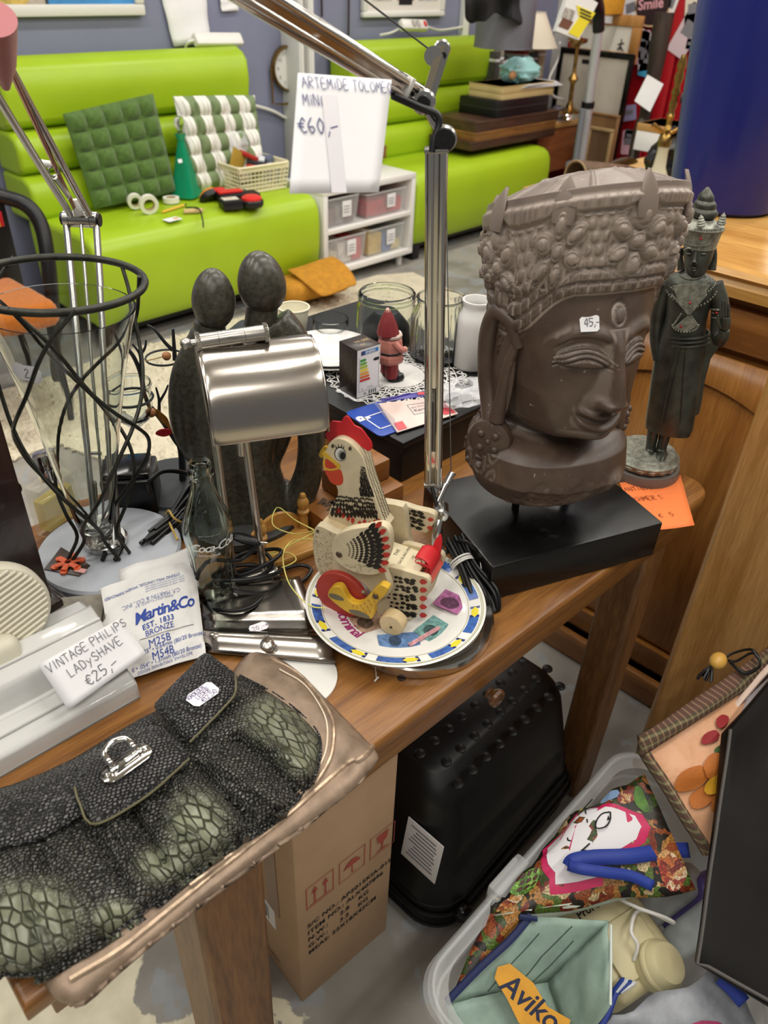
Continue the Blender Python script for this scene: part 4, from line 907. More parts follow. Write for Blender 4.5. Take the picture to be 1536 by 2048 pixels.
for i in range(4):
 a=P(1222+i*6,1990-i*2,.24);b2=P(1248+i*8,1955+i*3,.25);rod('pen',a,b2,.0035,mat('pen_%d'%(i%2),('#27418f','#cfd3d8')[i%2],.3),('blue pen at the left of the cluster in the tub','clear pen left of the middle in the tub cluster','blue pen right of the middle in the tub cluster','clear pen at the right of the cluster in the tub')[i],'pen')
t=thing('drawstring_pouch','peach quilted pouch with embroidered flowers and plaid band','pouch',P(1400,1600,.3))
peach=mat('peach_satin','#d6a27c',.45,bump=(30,.5,.008),sheen=.3)
def plaid_mat():
 m=bpy.data.materials.new('plaid');m.use_nodes=True;MATS['plaid']=m;nt=m.node_tree;b=nt.nodes['Principled BSDF'];L=nt.links.new;N=nt.nodes.new
 tc=N('ShaderNodeTexCoord');col=None
 ww=[]
 for ax,sc,rot in(('X',26,.0),('Y',26,0),('Z',30,0)):
  w=N('ShaderNodeTexWave');w.bands_direction=ax;w.inputs['Scale'].default_value=sc;w.inputs['Distortion'].default_value=.6;L(tc.outputs['Object'],w.inputs[0]);ww.append(w)
 r1=N('ShaderNodeValToRGB');e=r1.color_ramp.elements;e[0].position=0;e[0].color=(*srgb('#3c3c2a'),1);e[1].position=.93;e[1].color=(*srgb('#a58f6a'),1);x=e.new(.5);x.color=(*srgb('#55503a'),1);x=e.new(.88);x.color=(*srgb('#4a3a30'),1);L(ww[0].outputs['Fac'],r1.inputs[0])
 r2=N('ShaderNodeValToRGB');e=r2.color_ramp.elements;e[0].position=.1;e[0].color=(*srgb('#6b3f3c'),1);e[1].position=.6;e[1].color=(*srgb('#4c4a38'),1);x=e.new(.95);x.color=(*srgb('#9a8a68'),1);L(ww[2].outputs['Fac'],r2.inputs[0])
 mx=N('ShaderNodeMixRGB');mx.inputs[0].default_value=.5;L(r1.outputs[0],mx.inputs[1]);L(r2.outputs[0],mx.inputs[2]);L(mx.outputs[0],b.inputs['Base Color']);b.inputs['Roughness'].default_value=.9;return m
plaid=plaid_mat()
A,nr=sheetpx([(1285,1500),(1545,1330),(1560,1560),(1415,1705)],[.47,.47,.40,.36],22,.028,.012,5)
m=MB();gridn(m,A,nr);m.build('body',peach,t,mods=[SOLID(.012)],ang=70)
B_,nb=sheetpx([(1284,1470),(1545,1290),(1548,1345),(1286,1512)],[.50,.50,.475,.475],10,.014,.002,4)
m=MB();gridn(m,B_,nb);m.build('plaid_band',plaid,t,mods=[SOLID(.012)],ang=70)
m=MB();m.tube([on_sheet(A,0,v,.0,nr)for v in np.linspace(0,1,8)],.009,8);m.build('side_binding',plaid,t)
orn,yel,grn,rd=mat('thread_orange','#b5692a',.6,bump=(300,.6,.001)),mat('thread_yellow','#cf9a24',.55,bump=(300,.6,.001)),mat('thread_green','#3f5f2c',.6),mat('thread_red','#8f1d24',.6)
for i,(u,v,a,b2,mt)in enumerate(((.13,.40,.1,.1,orn),(.15,.58,.1,.08,orn),(.25,.70,.1,.09,orn),(.35,.58,.09,.1,orn),(.28,.40,.09,.09,orn))):
 m=MB();decal(m,A,nr,blob_poly(u,v,a,b2,16,.1,i),.005+i*.0008,3);m.build('petal',mt,t)
m=MB();decal(m,A,nr,blob_poly(.235,.54,.075,.075,16,.06,2),.011,3);m.build('flower_centre',yel,t)
for i,(u,v,a,b2,mt)in enumerate(((.36,.20,.06,.05,rd),(.47,.14,.05,.05,rd),(.46,.28,.06,.025,grn),(.36,.31,.04,.02,grn),(.44,.6,.04,.03,grn),(.22,.90,.09,.03,grn))):
 m=MB();decal(m,A,nr,blob_poly(u,v,a,b2,12,.1,i),.006+i*.0006,2);m.build('tulip' if mt is rd else 'leaf',mt,t)
bead=P(1436,1322,.515);m=MB();m.sph(bead,.0155,20,sc=(1.15,.9,.9));m.build('bead',mat('bead_wood','#d3a44f',.35),t)
m=MB()
for i in range(9):
 a=bead+V((-.014,.004,-.004));d=V((-.022+random.uniform(-.006,.006),random.uniform(-.014,.014),-.01+random.uniform(-.01,.006)));m.tube([a,a+d*.5+V((0,0,.004)),a+d],.0024,6,4)
m.build('tassel',rubber,t)
m=MB()
for k in(0,1):m.tube([bead+V((.012,-.004,.0)),P(1470,1305+k*18,.52),P(1505,1300+k*6,.515),P(1520,1330,.51),P(1490,1345+k*4,.508),P(1460,1325,.512)],.0024,6,6)
m.build('cord',rubber,t)
m=MB();pts=[(1552,1320),(1505,1372),(1465,1425),(1447,1480),(1442,1535)]
W1=[P(x,y,.50-.02*i)for i,(x,y)in enumerate(pts)];m.tube(W1,.0055,8,6);m.build('piping',mat('piping_pink','#dcc3b4',.6),t)
A2,n2=sheetpx([(1505,1372),(1560,1320),(1560,1420),(1450,1500)],[.475,.475,.46,.46],6,.004)
m=MB();gridn(m,A2,n2);m.build('lining',mat('pouch_lining','#a9a2a6',.5),t,mods=[SOLID(.002)])
t=thing('leather_case','black leather document case standing at the right edge over the tub','case',P(1480,1800,.3))
A,nr=sheetpx([(1458,1462),(1640,1240),(1640,2070),(1391,1925)],[.505,.56,.36,.36],12,.008,.002,2)
m=MB();gridn(m,A,nr);m.build('panel',mat('case_leather','#0f0c0a',.5,spec=.15,bump=(160,.15,.001),rvar=(8,.08)),t,mods=[SOLID(.022),('BEVEL',dict(width=.004,segments=2,limit_method='ANGLE'))],ang=50)
m=MB();m.tube([on_sheet(A,.012,v,.001,nr)for v in np.linspace(0,1,14)]+[on_sheet(A,u,.99,.001,nr)for u in np.linspace(.1,1,8)],.0028,6);m.build('stitched_edge',mat('stitch_grey','#4b4744',.6),t)
A,nr=sheetpx([(1460,1905),(1640,1800),(1640,2090),(1455,1935)],[.345,.33,.3,.32],6)
m=MB();gridn(m,A,nr);m.build('lower_flap',black_plastic,t,mods=[SOLID(.01)])
# THINGS ON THE TABLE, LEFT
class Pl:
 """vertical (or any) plane on which photo outlines are measured in metres"""
 def __init__(s,o,n,up=(0,0,1)):
  s.n=V(n).normalized();x=V(up).cross(s.n).normalized();s.F=frame(V(o),x,s.n.cross(x));s.I=s.F.inverted();s.o=V(o)
 def w(s,px,py,d=0.0):return PP(px,py,s.o+s.n*d,s.n)
 def q(s,px,py):p=s.I@PP(px,py,s.o,s.n);return(p.x,p.y)
 def poly(s,pts):return[s.q(*p)for p in pts]
def facing(o):
 n=V((-o[0],-o[1],0));return Pl(o,n)
def poly_smooth(pts,n=4):return[(p.x,p.y)for p in catmull([(a,b,0)for a,b in pts],n,True)]
T=.76
t=thing('clock_case','dark mahogany clock case with stepped base at the left table edge','clock case',(.2,.8,T))
mah=wood('mahogany','#2a1512','#160a09',.28,2,12,14,coat=.2,bump=.05)
CFm=T_(.237,.757,T)@RZ(.12)
m=MB(CFm);m.bx((-.3,0,.05),(0,.13,.42),.004);m.build('body',mah,t)
for z0,z1,e in((.0,.022,.03),(.022,.036,.018),(.036,.05,.008)):MB(CFm).bx((-.33,-e,z0),(e,.13+e,z1),.004).build('base_moulding',mah,t)
kn=P(62,1003,.93);m=MB();m.cyl(CFm@V((0,.06,.175)),CFm@V((.012,.06,.175)),.004);m.sph(CFm@V((.018,.06,.175)),.009,14);m.build('knob',black_gloss,t)
dp=Pl(PY(0,1225,.70),(-.12,-1,.25));ctr=dp.q(2,1226);rr=.052
t=thing('shaver_stand','cream plastic ribbed round shaver holder in front of the dark case','holder',dp.w(0,1290))
crm=mat('cream_plastic_old','#d6d0bd',.45)
m=MB(dp.F@T_(ctr[0],ctr[1],-.018));m.lathe([(0,0),(rr,0),(rr,.014),(rr-.003,.018),(0,.018)],48);m.build('disc',crm,t)
for i in range(17):
 y=-rr+.006+i*(2*rr-.012)/16;L=math.sqrt(max(0,(rr-.004)**2-y*y));
 if L<.006:continue
 m=MB(dp.F@T_(ctr[0],ctr[1],0)@RZ(.32));m.box((0,y,.001),(2*L,.0034,.0035),.001,seg=1);m.build('rib',crm,t)
m=MB();m.box((-.06,-.045,.012),(.13,.05,.03),.012,M=dp.F@T_(ctr[0],ctr[1],0),seg=3);m.build('body',crm,t)
t=thing('shaver_box','glossy white film-wrapped stepped shaver box at the left table edge','box',(.15,.63,T))
wb=mat('wrapped_white','#d3d3d0',.18,coat=.6,bump=(9,.5,.004));SB=T_(.246,.594,T)@RZ(-.04)
pf=[(0,0),(0,.024),(.004,.028),(.036,.036),(.038,.033),(.044,.033),(.046,.062),(.05,.069),(.085,.081),(.09,.078),(.096,.07),(.12,.068),(.122,0)]
m=MB(SB);A=[[(x,y,z+.0008*math.sin(x*60+y*90))for y,z in pf]for x in np.linspace(-.3,0,12)]
m.grid(A,closed_v=True);k=len(pf);m.f+=[list(range(k))[::-1],[11*k+i for i in range(k)]];m.mi+=[0,0]
m.build('box_body',wb,t,ang=50,mods=[('BEVEL',dict(width=.003,segments=2,limit_method='ANGLE',angle_limit=.5))])
m=MB(SB);m.tube([(-.3,.018,.0345),(0,.018,.0345)],.0016,6);m.tube([(-.3,.066,.0765),(0,.066,.0765)],.0016,6);m.build('edge_bead',wb,t)
m=MB(SB);m.bx((-.3,-.0012,.001),(.0012,0,.003));m.bx((-.3,-.001,.0),(.001,.122,.0016));m.build('bottom_seam',mat('seam_grey','#8d8d8a',.5),t)
def note(name,lab,corn_w,lines,cat='price note',ink=None,size=None,th=.0006,mt=None,curl=.0):
 """paper between 4 world corners TL TR BR BL; lines = (text, u, v, height, [slant])"""
 TL,TR,BR,BL=corn_w;n_=(BR-BL).cross(TL-BL);c_=V(CAM);TR=c_+(TR-c_)*((BL-c_).dot(n_)/(TR-c_).dot(n_));Fm=frame(BL,BR-BL,TL-BL);I=Fm.inverted()
 w=(BR-BL).length;n=9;A=[];nn=Fm.to_3x3()@V((0,0,1))
 if nn.dot(V(CAM)-BL)<0:nn=-nn
 t=thing(name,lab,cat,BL)
 def pt(u,v,o=0.0):
  p=(TL*(1-u)+TR*u)*(1-v)+(BL*(1-u)+BR*u)*v
  return p+nn*(o+curl*((u-.5)**2*2+.5*(v-.5)**2+.25*u*v))
 for i in range(n):A.append([tuple(pt(j/(n-1),1-i/(n-1)))for j in range(n)])
 m=MB();m.grid(A);m.build('sheet',mt or white_paper,t,mods=[SOLID(th,0)])
 m=MB()
 for ln in lines:
  s,u,v,h=ln[:4];o=pt(u,v,.0012);xe=pt(min(1,u+.25),v-(ln[4]if len(ln)>4 else 0)*.25,.0012);ye=pt(u,v-.25,.0012)
  f=frame(o,xe-o,ye-o);hand(m,s,h,f,h*.085)
 m.build('handwriting',ink or ink_blue,t);return t
nt_=[P(76,1330,.845),P(240,1236,.85),P(293,1308,.818),P(137,1420,.808)]
note('price_note','white handwritten price note leaning on the glossy white wrapped box',nt_,[('VINTAGE PHiLiPS',.05,.24,.0093,.02),('LADySHAVE',.2,.52,.0095,.02),('€25,-',.3,.86,.0115,.02)],ink=ink_grey,curl=.0)
mc=(.352,.838);marble=mat('grey_marble','#a9adb4',.35,var=(7,.12),rvar=(10,.1))
m=MB(T_(mc[0],mc[1],T));m.lathe([(0,0),(.092,0),(.096,.003),(.096,.018),(.093,.022),(0,.022)],64)
base_o=None
t=thing('architect_lamp','silver double-rod architect lamp on a round grey marble base','lamp',(mc[0],mc[1],T))
m.build('marble_base',marble,t,ang=30)
b0=P(192,1090,T+.03);b1=P(236,1088,T+.03);bt=P(212,1085,T+.022)
dep=lambda p:(V(RW.T@(np.array(p)-CAM))).z
def D(px,py,d):return V(CAM+ray(px,py)/F_PX*d)
d0_=dep(bt);dk=d0_*.97
k0,k1=D(128,437,dk),D(196,440,dk)
MB().cyl(bt-V((0,0,.001)),bt+V((0,0,.012)),.03,n=32,bev=.003).build('socket',alu,t)
for a,b2 in((b0,D(132,440,dk)),(b1,D(192,443,dk))):MB().cyl(a-V((0,0,.005)),b2,.0046,n=14).build('rod',alu,t)
MB().cyl(D(162,450,dk*.995),D(214,1060,d0_*.995),.0022,n=10).build('pull_rod',alu,t)
m=MB()
for i in range(40):
 a=D(188+.13*i,965+i*2.4,d0_*.99);m.tube([a+V((.004*math.cos(q),.004*math.sin(q),-.0006*q/6))for q in np.linspace(0,2*PI,9)],.0008,5)
m.build('spring',alu,t,kind='stuff')
MB().tube([D(175,905,d0_),D(206,906,d0_)],.0028,8).build('crossbar',alu,t)
MB().cyl(k0,k1,.0105,n=28,bev=.001).build('knuckle',alu,t)
for s,a in((-1,k0),(1,k1)):
 dd=(k1-k0).normalized()*s;MB().cyl(a,a+dd*.003,.0085,n=20).build('knuckle_cap',black_plastic,t)
 m=MB();m.cyl(a-dd*.009,a-dd*.0085,.0108,n=28);m.build('groove',black_plastic,t)
up0,up1=D(-20,168,dk*.72),D(-25,52,dk*.72)
for a,b2 in((D(140,428,dk*.985),up0),(D(178,428,dk*.985),up1)):MB().cyl(a,b2,.0045,n=14).build('upper_rod',alu,t)
MB().cyl(D(150,418,dk*.98),D(-10,75,dk*.72),.0028,n=10).build('upper_pull_rod',mat('copper_rod','#b58f80',.3,1.0),t)
ca,cb=D(82,326,dk*.9),D(108,330,dk*.9);MB().cyl(ca,cb,.0042,n=14).build('crossbar',white_plastic,t)
m=MB();cc=D(107,343,dk*.9);m.tube([cc+V((.006*math.cos(a),0,.006*math.sin(a)))for a in np.linspace(0,2*PI,14)[:-1]],.001,5,closed=True);m.tube([cc+V((0,0,-.006)),D(140,396,dk*.96)],.0035,8);m.build('tension_spring',alu,t)
m=MB();m.box((0,0,0),(.012,.008,.022),.002,M=T_(D(155,415,dk*.98)));m.build('bracket',white_plastic,t)
m=MB();a=D(2,130,dk*.7);m.lathe([(.004,0),(.013,.03),(.02,.08)],24,along(D(12,175,dk*.72),D(-10,60,dk*.66)));m.build('shade_collar',mat('pink_shade','#b06f72',.4),t)
VA=V((.338,.838,T+.022));vz=lambda z:z-VA.z
top=V((.355,.832,1.152));axis=(top-VA)
VM=along(VA,top);VH=axis.length
t=thing('vase_stand','black wrought wire vase holder with round top ring','vase stand',M=VM)
wire=mat('wrought_iron','#35352f',.45,.6,var=(60,.3),bump=(90,.3,.001))
RR=.094
m=MB();m.tube([(RR*math.cos(a),RR*math.sin(a),VH)for a in np.linspace(0,2*PI,49)[:-1]],.0042,10,closed=True);m.build('rim_ring',wire,t,world=False)
def rprof(s):
 return float(np.interp(s,[0,.2,.42,.55,.68,.8,.9,.96,1],[RR,.088,.08,.076,.072,.05,.024,.024,.04]))
for d_ in(1,-1):
 for k in range(3):
  th0=k*2*PI/3+(.35 if d_>0 else 1.2)
  pts=[]
  for i in range(15):
   s=i/14;zig=s+.03*math.sin(s*12+k);th=th0+d_*zig*3.4
   r=rprof(s)*(1+.06*math.sin(s*9+k*2+d_));pts.append((r*math.cos(th),r*math.sin(th),VH*(1-s)+.003))
  m=MB();m.tube(pts,.0024,8,4);m.build('wire',wire,t,world=False)
th_=thing('glass_vase','flared clear glass vase with price sticker held in the wire stand','vase',M=VM)
m=MB();go=[]
for s,r in((.075,.082),(.15,.074),(.3,.061),(.5,.047),(.7,.034),(.85,.025),(.93,.0195),(.955,.019)):go.append((r,VH*(1-s)+.0))
gi=[(r-.0022,z)for r,z in go[:-2]]+[(.012,VH*.10),(0,VH*.085)]
pr_=[(0,VH*.04),(.016,VH*.04)]+go[::-1]+gi
m.lathe(pr_,64);m.build('glass',mat('vase_glass','#f3f6f2',.02,trans=1.0,ior=1.35),th_,world=False,ang=60)
tocam=VM.inverted()@V(CAM)
az=math.atan2(tocam.y,tocam.x)
def stk(px,py,r_off=.0):
 best=None
 for i in range(240):
  p=VM.inverted()@D(px,py,.7+i*.0015);s=1-p.z/VH;r=math.hypot(p.x,p.y);g=float(np.interp(s,[.075,.15,.3,.5,.7],[.082,.074,.061,.047,.034]))
  if r<g+.0005:return p
 return p
c_=stk(57,745);rad=V((c_.x,c_.y,0)).normalized();sf=frame(c_+rad*.0012,V((-rad.y,rad.x,0)),(0,0,1));
m=MB();oc=[(-.019,.006),(-.013,.010),(.012,.009),(.018,.003),(.017,-.006),(.012,-.010),(-.012,-.009),(-.018,-.003)];m.prism(oc,.0006,sf);m.build('price_sticker',white_paper,th_,world=False)
m=MB();hand(m,'2',.010,sf@T_(-.004,-.005,.0009),.0009);m.build('handwriting',ink_grey,th_,world=False)
t=thing('battery_card','orange and black hearing battery card lying on the marble base','card',P(120,1130,T+.023))
q=[P(88,1138,T+.0235),P(122,1094,T+.0235),P(180,1130,T+.0235),P(158,1152,T+.0235)]
cf=frame(q[3],q[0]-q[3],q[2]-q[3]);I=cf.inverted();po=[tuple((I@p).xy)for p in q]
m=MB();m.prism(po,.0012,cf);m.build('card',mat('card_dark','#3b2a22',.3,var=(60,.4)),t)
m=MB();cx_=sum(p[0]for p in po)/4;cy_=sum(p[1]for p in po)/4
sgn=1 if(cf.to_3x3()@V((0,0,1))).z>0 else-1
for i in range(6):
 a=i*PI/3+.3;m.tube([(cx_+.004*math.cos(a),cy_+.004*math.sin(a),sgn*.003),(cx_+.017*math.cos(a),cy_+.017*math.sin(a),sgn*.003)],.0042,8,flat=.4,M=cf);m.lathe([(.005,0),(.005,.0025),(0,.003)],12,cf@T_(cx_+.017*math.cos(a),cy_+.017*math.sin(a),sgn*.002))
m.build('battery_wheel',mat('tag_orange2','#e0643a',.5),t)
m=MB();m.prism([(cx_-.03+.008*a,cy_-.012+.008*b2)for a,b2 in((0,0),(1.8,0),(1.8,1),(0,1))],.001,cf@T_(0,0,sgn*.0012));m.build('corner_print',mat('pinkish','#e7a9a4',.5),t)
pc=P(132,1058,T);t=thing('perfume_bottle','square glass perfume bottle of yellow scent with silver cap behind the marble','bottle',pc,.35)
pg=mat('perfume_glass','#f5f3dc',.03,alpha=.2);
m=MB();m.box((0,.012,.042),(.064,.03,.084),.005);m.build('glass',pg,t,world=False)
m=MB();m.box((0,.012,.034),(.052,.02,.05),.003);m.build('perfume',mat('perfume_liquid','#dcc85a',.1,alpha=.55),t,world=False)
m=MB();m.lathe([(.0105,.084),(.0105,.1),(.012,.1),(.012,.122),(.01,.125),(0,.126)],24,T_(0,.012,0));m.build('cap',chrome,t,world=False)
ac=P(268,1035,T);t=thing('power_adapter','black boxy power adapter standing behind the wire vase stand','adapter',ac,-.62)
m=MB();m.box((0,.035,.034),(.075,.075,.06),.004);m.build('case',black_plastic,t,world=False)
m=MB();m.box((0,.035,.068),(.062,.062,.01),.003);m.build('lid',black_gloss,t,world=False);m=MB();m.box((0,.035,.002),(.095,.085,.004),.001);m.build('foot_plate',black_plastic,t,world=False)
cable([P(300,985,.81),P(298,965,.835),P(325,943,.845),P(365,945,.83),P(385,960,.80),P(392,1010,T+.006)],.0035,rubber,'cable','black cable arching from the adapter towards the glass bottle')
t=thing('cable_bundle','tied bundle of black cables behind the glass bottle','cable bundle',P(355,1060,T))
m=MB();ax0,ax1=P(300,1085,T+.02),P(405,975,T+.045)
for i in range(11):
 a=2*PI*i/11;o1=V((.016*math.cos(a),.01*math.sin(a),.011*math.sin(a*2)+.002));o2=V((.02*math.cos(a+.5),.014*math.sin(a+.6),.014*math.sin(a)))
 mid=(ax0+ax1)/2+V((.006*math.cos(a),.006*math.sin(a),.006*math.sin(a)))
 m.tube([ax0+o1,mid,ax1+o2,ax1+V((.012,.01,-.006))+o2*.6],.0034,7,6)
m.build('strand',rubber,t,kind='stuff')
m=MB();d=(ax1-ax0).normalized();f_=along((ax0+ax1)/2-d*.01,ax1);m.tube([f_@V((.0125*math.cos(a),.0125*math.sin(a),.004*math.sin(a*2)))for a in np.linspace(0,2*PI,20)[:-1]],.0018,6,closed=True);m.tube([f_@V((.012,0,0)),P(355,1080,T+.03)],.0018,6);m.build('tie',mat('tie_yellow','#b99a54',.6),t)
cable([P(345,1120,T+.004),P(300,1125,T+.005),P(262,1155,T+.026),P(250,1190,T+.026),P(262,1210,T+.026)],.0035,rubber,'cable','black cable looping over the right edge of the marble base')
cable([P(230,1120,T+.026),P(245,1090,T+.03),P(240,1070,T+.04),P(225,1075,T+.026),P(205,1120,T+.026)],.003,rubber,'cable','thin black cable from the lamp socket on the marble')
t=thing('felt_block','grey brown felt covered block under the paper envelope','block',P(190,1285,T))
m=MB();fb=T_(P(188,1262,T))@RZ(.95);m.box((0,.012,.017),(.06,.075,.034),.005,M=fb);m.build('block',mat('grey_felt','#8d877b',.95,var=(50,.2),bump=(180,.6,.002),stretch=(1,.3,1)),t)
m=MB();m.box((.0,.012,.0365),(.05,.06,.005),.002,M=fb);m.build('pad',mat('grey_felt'),t)
EC=[P(196,1180,.822),P(388,1118,.82),P(412,1310,.768),P(228,1368,.768)]
t=thing('paper_envelope','crumpled white paper string envelope with blue lettering','envelope',EC[3])
env_m=mat('glassine_paper','#e4e2df',.55,var=(5,.05),bump=(26,.45,.006))
En=(EC[1]-EC[0]).cross(EC[3]-EC[0]).normalized();En=En if En.z>0 else-En
def env(u,v,o=0.0):
 p=(EC[0]*(1-u)+EC[1]*u)*(1-v)+(EC[3]*(1-u)+EC[2]*u)*v
 h=.016*max(0,math.sin(PI*u))**.7*max(0,math.sin(PI*min(1,v*.9+.08)))**.8+.0045*mnoise.noise(V((u*5,v*4,3)))+.002*abs(mnoise.noise(V((u*11,v*9,1))))
 e=.012*math.sin(v*9)*(u<.02)
 return p+En*(h+o)+(EC[1]-EC[0]).normalized()*e
K=40;m=MB();top=[[tuple(env(j/K,i/K))for j in range(K+1)]for i in range(K+1)]
bot=[[tuple(env(j/K,i/K)-En*(.002+.012*math.sin(PI*j/K)*math.sin(PI*i/K)))for j in range(K+1)]for i in range(K+1)]
m.grid(top[::-1]);m.grid(bot);m.build('pouch',env_m,t,ang=80)
m=MB();A=[[tuple(env(.22+.8*j/8,.3-.46*i/8)+En*(-.006+.004*math.sin(j)))for j in range(9)]for i in range(9)];m.grid(A);m.build('back_flap',env_m,t,mods=[SOLID(.0006,0)])
def envtext(m,s,u,v,size,ang=0.0,**k):
 vs,fs=text_geo(s,1.0,**k);W_=(EC[1]-EC[0]).length;H_=(EC[3]-EC[0]).length;c,s_=math.cos(ang),math.sin(ang);out=[]
 for x,y,z in vs:
  x2,y2=(x*c-y*s_)*size,(x*s_+y*c)*size;out.append(tuple(env(u+x2/W_,v-y2/H_,.0009)))
 if len(vs):m.add(out,[f[::-1]if En.dot(V((0,0,1)))<0 else f for f in fs])
m=MB();envtext(m,'Martin&Co',.29,.53,.0195,.05,bold=.02,shear=.2,sp=.88);envtext(m,'EST. 1833',.36,.61,.0088,.05,bold=.02,sp=1.15)
envtext(m,'BRONZE',.38,.68,.0095,.05);envtext(m,'M25B',.40,.79,.0125,.05);envtext(m,'.025" • 0.64mm (80/20 Bronze)',.3,.835,.0068,.05);envtext(m,'M54B',.42,.91,.0125,.05);envtext(m,'E • .054" • 1.37mm (80/20 Bronze)',.2,.955,.0066,.05)
envtext(m,'OSION INHIBITING ENVELOPE',.25,.992,.0046,.05,sp=1.2)
m.build('lettering',print_blue,t)
m=MB()
for(u0,u1,v,w)in((.32,.9,.695,.0006),):
 pts=[env(u0+(u1-u0)*i/10,v-.01*i/10,.001)for i in range(11)];m.tube(pts,.0004,4)
m.build('rule',ink_grey,t)
m=MB();R180=PI+.0
envtext(m,'STRING WILL UNCOIL WHEN REMOVED',.82,.12,.0052,R180+.02,bold=.02);envtext(m,'C.F. MARTIN & CO., INC.',.8,.285,.0068,R180+.02);envtext(m,'MANUFACTURED BY',.72,.33,.0045,R180+.02,sp=1.2)
for i in range(3):envtext(m,'proper string care instructions printed small',.86,.165+.025*i,.0028,R180+.02)
m.build('back_lettering',mat('print_blue_pale','#7d86b0',.6),t)
bc=P(432,1192,T);t=thing('cola_bottle','clear contour glass cola bottle with white script lettering','bottle',bc,0)
pf=[(0,.004),(.026,0),(.0295,.004),(.0305,.012),(.0285,.03),(.0262,.055),(.0268,.075),(.0298,.095),(.0312,.108),(.0305,.12),(.026,.137),(.0195,.155),(.0145,.172),(.0128,.186),(.0128,.19),(.0152,.192),(.0158,.197),(.0148,.199),(.0128,.2005),(.0132,.207),(.0120,.2095),(.0096,.2095)]
inn=[(.0090,.205),(.0092,.186),(.0115,.170),(.0165,.153),(.0228,.136),(.0272,.12),(.0278,.108),(.0263,.095),(.0233,.076),(.0228,.056),(.0248,.032),(.026,.016),(.02,.009),(0,.008)]
m=MB();m.lathe(pf+inn,56)
a_=np.array(m.v);rad=np.hypot(a_[:,0],a_[:,1]);ang=np.arctan2(a_[:,1],a_[:,0]);zz_=a_[:,2]
fl=((zz_<.088)&(zz_>.01)|(zz_>.122)&(zz_<.165))&(rad>.0125);k=1+np.where(fl,.022*np.cos(ang*14),0);a_[:,0]*=k;a_[:,1]*=k;m.v=a_.tolist()
m.build('glass',mat('bottle_glass','#e6f0ea',.015,trans=1.0,ior=1.36),t,world=False,ang=60)
def wraptext(m,s,size,r,z,a0,tilt=0.0,**k):
 vs,fs=text_geo(s,size,**k);out=[]
 for x,y,zq in vs:aa=a0+x/r;out.append((r*math.cos(aa),r*math.sin(aa),z+y+tilt*x))
 m.add(out,fs)
ca_=math.atan2(-bc.y,-bc.x)
m=MB();wraptext(m,'Coca-Cola',.0165,.0318,.098,ca_-.82,.05,bold=.015,shear=.35,sp=.85);wraptext(m,'CAFFEINE FREE',.0042,.0305,.0905,ca_-.6,0,sp=1.1);wraptext(m,'TRADE-MARK',.0042,.0302,.119,ca_-.4);m.build('lettering',mat('enamel_white','#e9ebe8',.4),t,world=False)
steel_s=mat('shade_steel','#b3aca4',.2,1.0,bump=(500,.06,.0005),stretch=(.02,1,1))
a_ax=V((4926,-2544,0)).normalized();fwd=V((-a_ax.y,a_ax.x,0));fwd=fwd if fwd.dot(V((-1,-1,0)))>0 else-fwd
q0=P(455,1180,T);LB=P(500,1165,T)
t=thing('desk_lamp','brushed steel desk lamp with half-cylinder shade and twin rods','lamp',M=frame(LB,a_ax,(0,0,1)))
lf=Pl(LB,fwd)
ub0,ub1=lf.w(392,685),lf.w(536,664)
r0t,r1t=lf.w(405,690),lf.w(462,682);r0b,r1b=lf.w(468,1160),lf.w(528,1145)
ROD=.0049
MB().cyl(r0b,r0t,ROD,n=18).build('rod',steel,t);MB().cyl(r1b,r1t,ROD,n=18).build('rod',steel,t)
def knurl_bar(c0,c1,r,nm):
 m=MB();L=(c1-c0).length;f_=along(c0,c1)
 m.lathe([(0,0),(r*1.05,0),(r*1.1,.001),(r*1.1,.004),(r,.005),(r,L*.3),(r*.96,L*.305),(r,L*.31),(r,L*.66),(r*.96,L*.665),(r,L*.67),(r,L-.005),(r*1.1,L-.004),(r*1.1,L-.001),(r*1.05,L),(0,L)],36,f_);b_=m.build(nm,steel,t,ang=25)
 for z in(.0005,L-.005):
  m=MB(f_)
  for i in range(30):a=2*PI*i/30;m.box((r*1.12*math.cos(a),r*1.12*math.sin(a),z+.0022),(.0012,.0012,.0042),0)
  m.build('knurling',steel,b_,kind='stuff')
knurl_bar(ub0,ub1,.0088,'upper_joint')
dd=(ub0-ub1).normalized();m=MB();m.cyl(ub0,ub0+dd*.006,.004);m.sph(ub0+dd*.0105,.0066,18);m.build('thumb_knob',steel,t)
lb0,lb1=lf.w(446,1178,.004),lf.w(556,1142,.004);knurl_bar(lb0,lb1,.0085,'lower_joint')
dd=(lb0-lb1).normalized();m=MB();m.cyl(lb0,lb0+dd*.005,.003);m.sph(lb0+dd*.008,.0055,16);m.build('thumb_knob',chrome,t)
m=MB();cp=(lb0+lb1)/2;m.cyl(V((cp.x,cp.y,T+.004)),cp,.009,n=24);m.build('stem',chrome,t)
SW=.128;s_c=lf.w(512,690,.0);hz=s_c.z
sm=frame(s_c,a_ax,fwd)
up_s=1 if(sm.to_3x3()@V((0,0,1))).z>0 else-1
pf=[(-.030,-.030),(-.028,-.014),(-.020,-.002),(-.006,.0035)]+[(-.004+.074*math.sin(a),-.0705+.074*math.cos(a))for a in np.linspace(.12,PI/2,10)]+[(.069,-.082)]
m=MB();A=[[(-SW/2+SW*i/8,y,up_s*z)for y,z in pf]for i in range(9)];m.grid(A,M=sm)
m.build('shade',steel_s,t,mods=[SOLID(.0022,0),SUBD(2)])
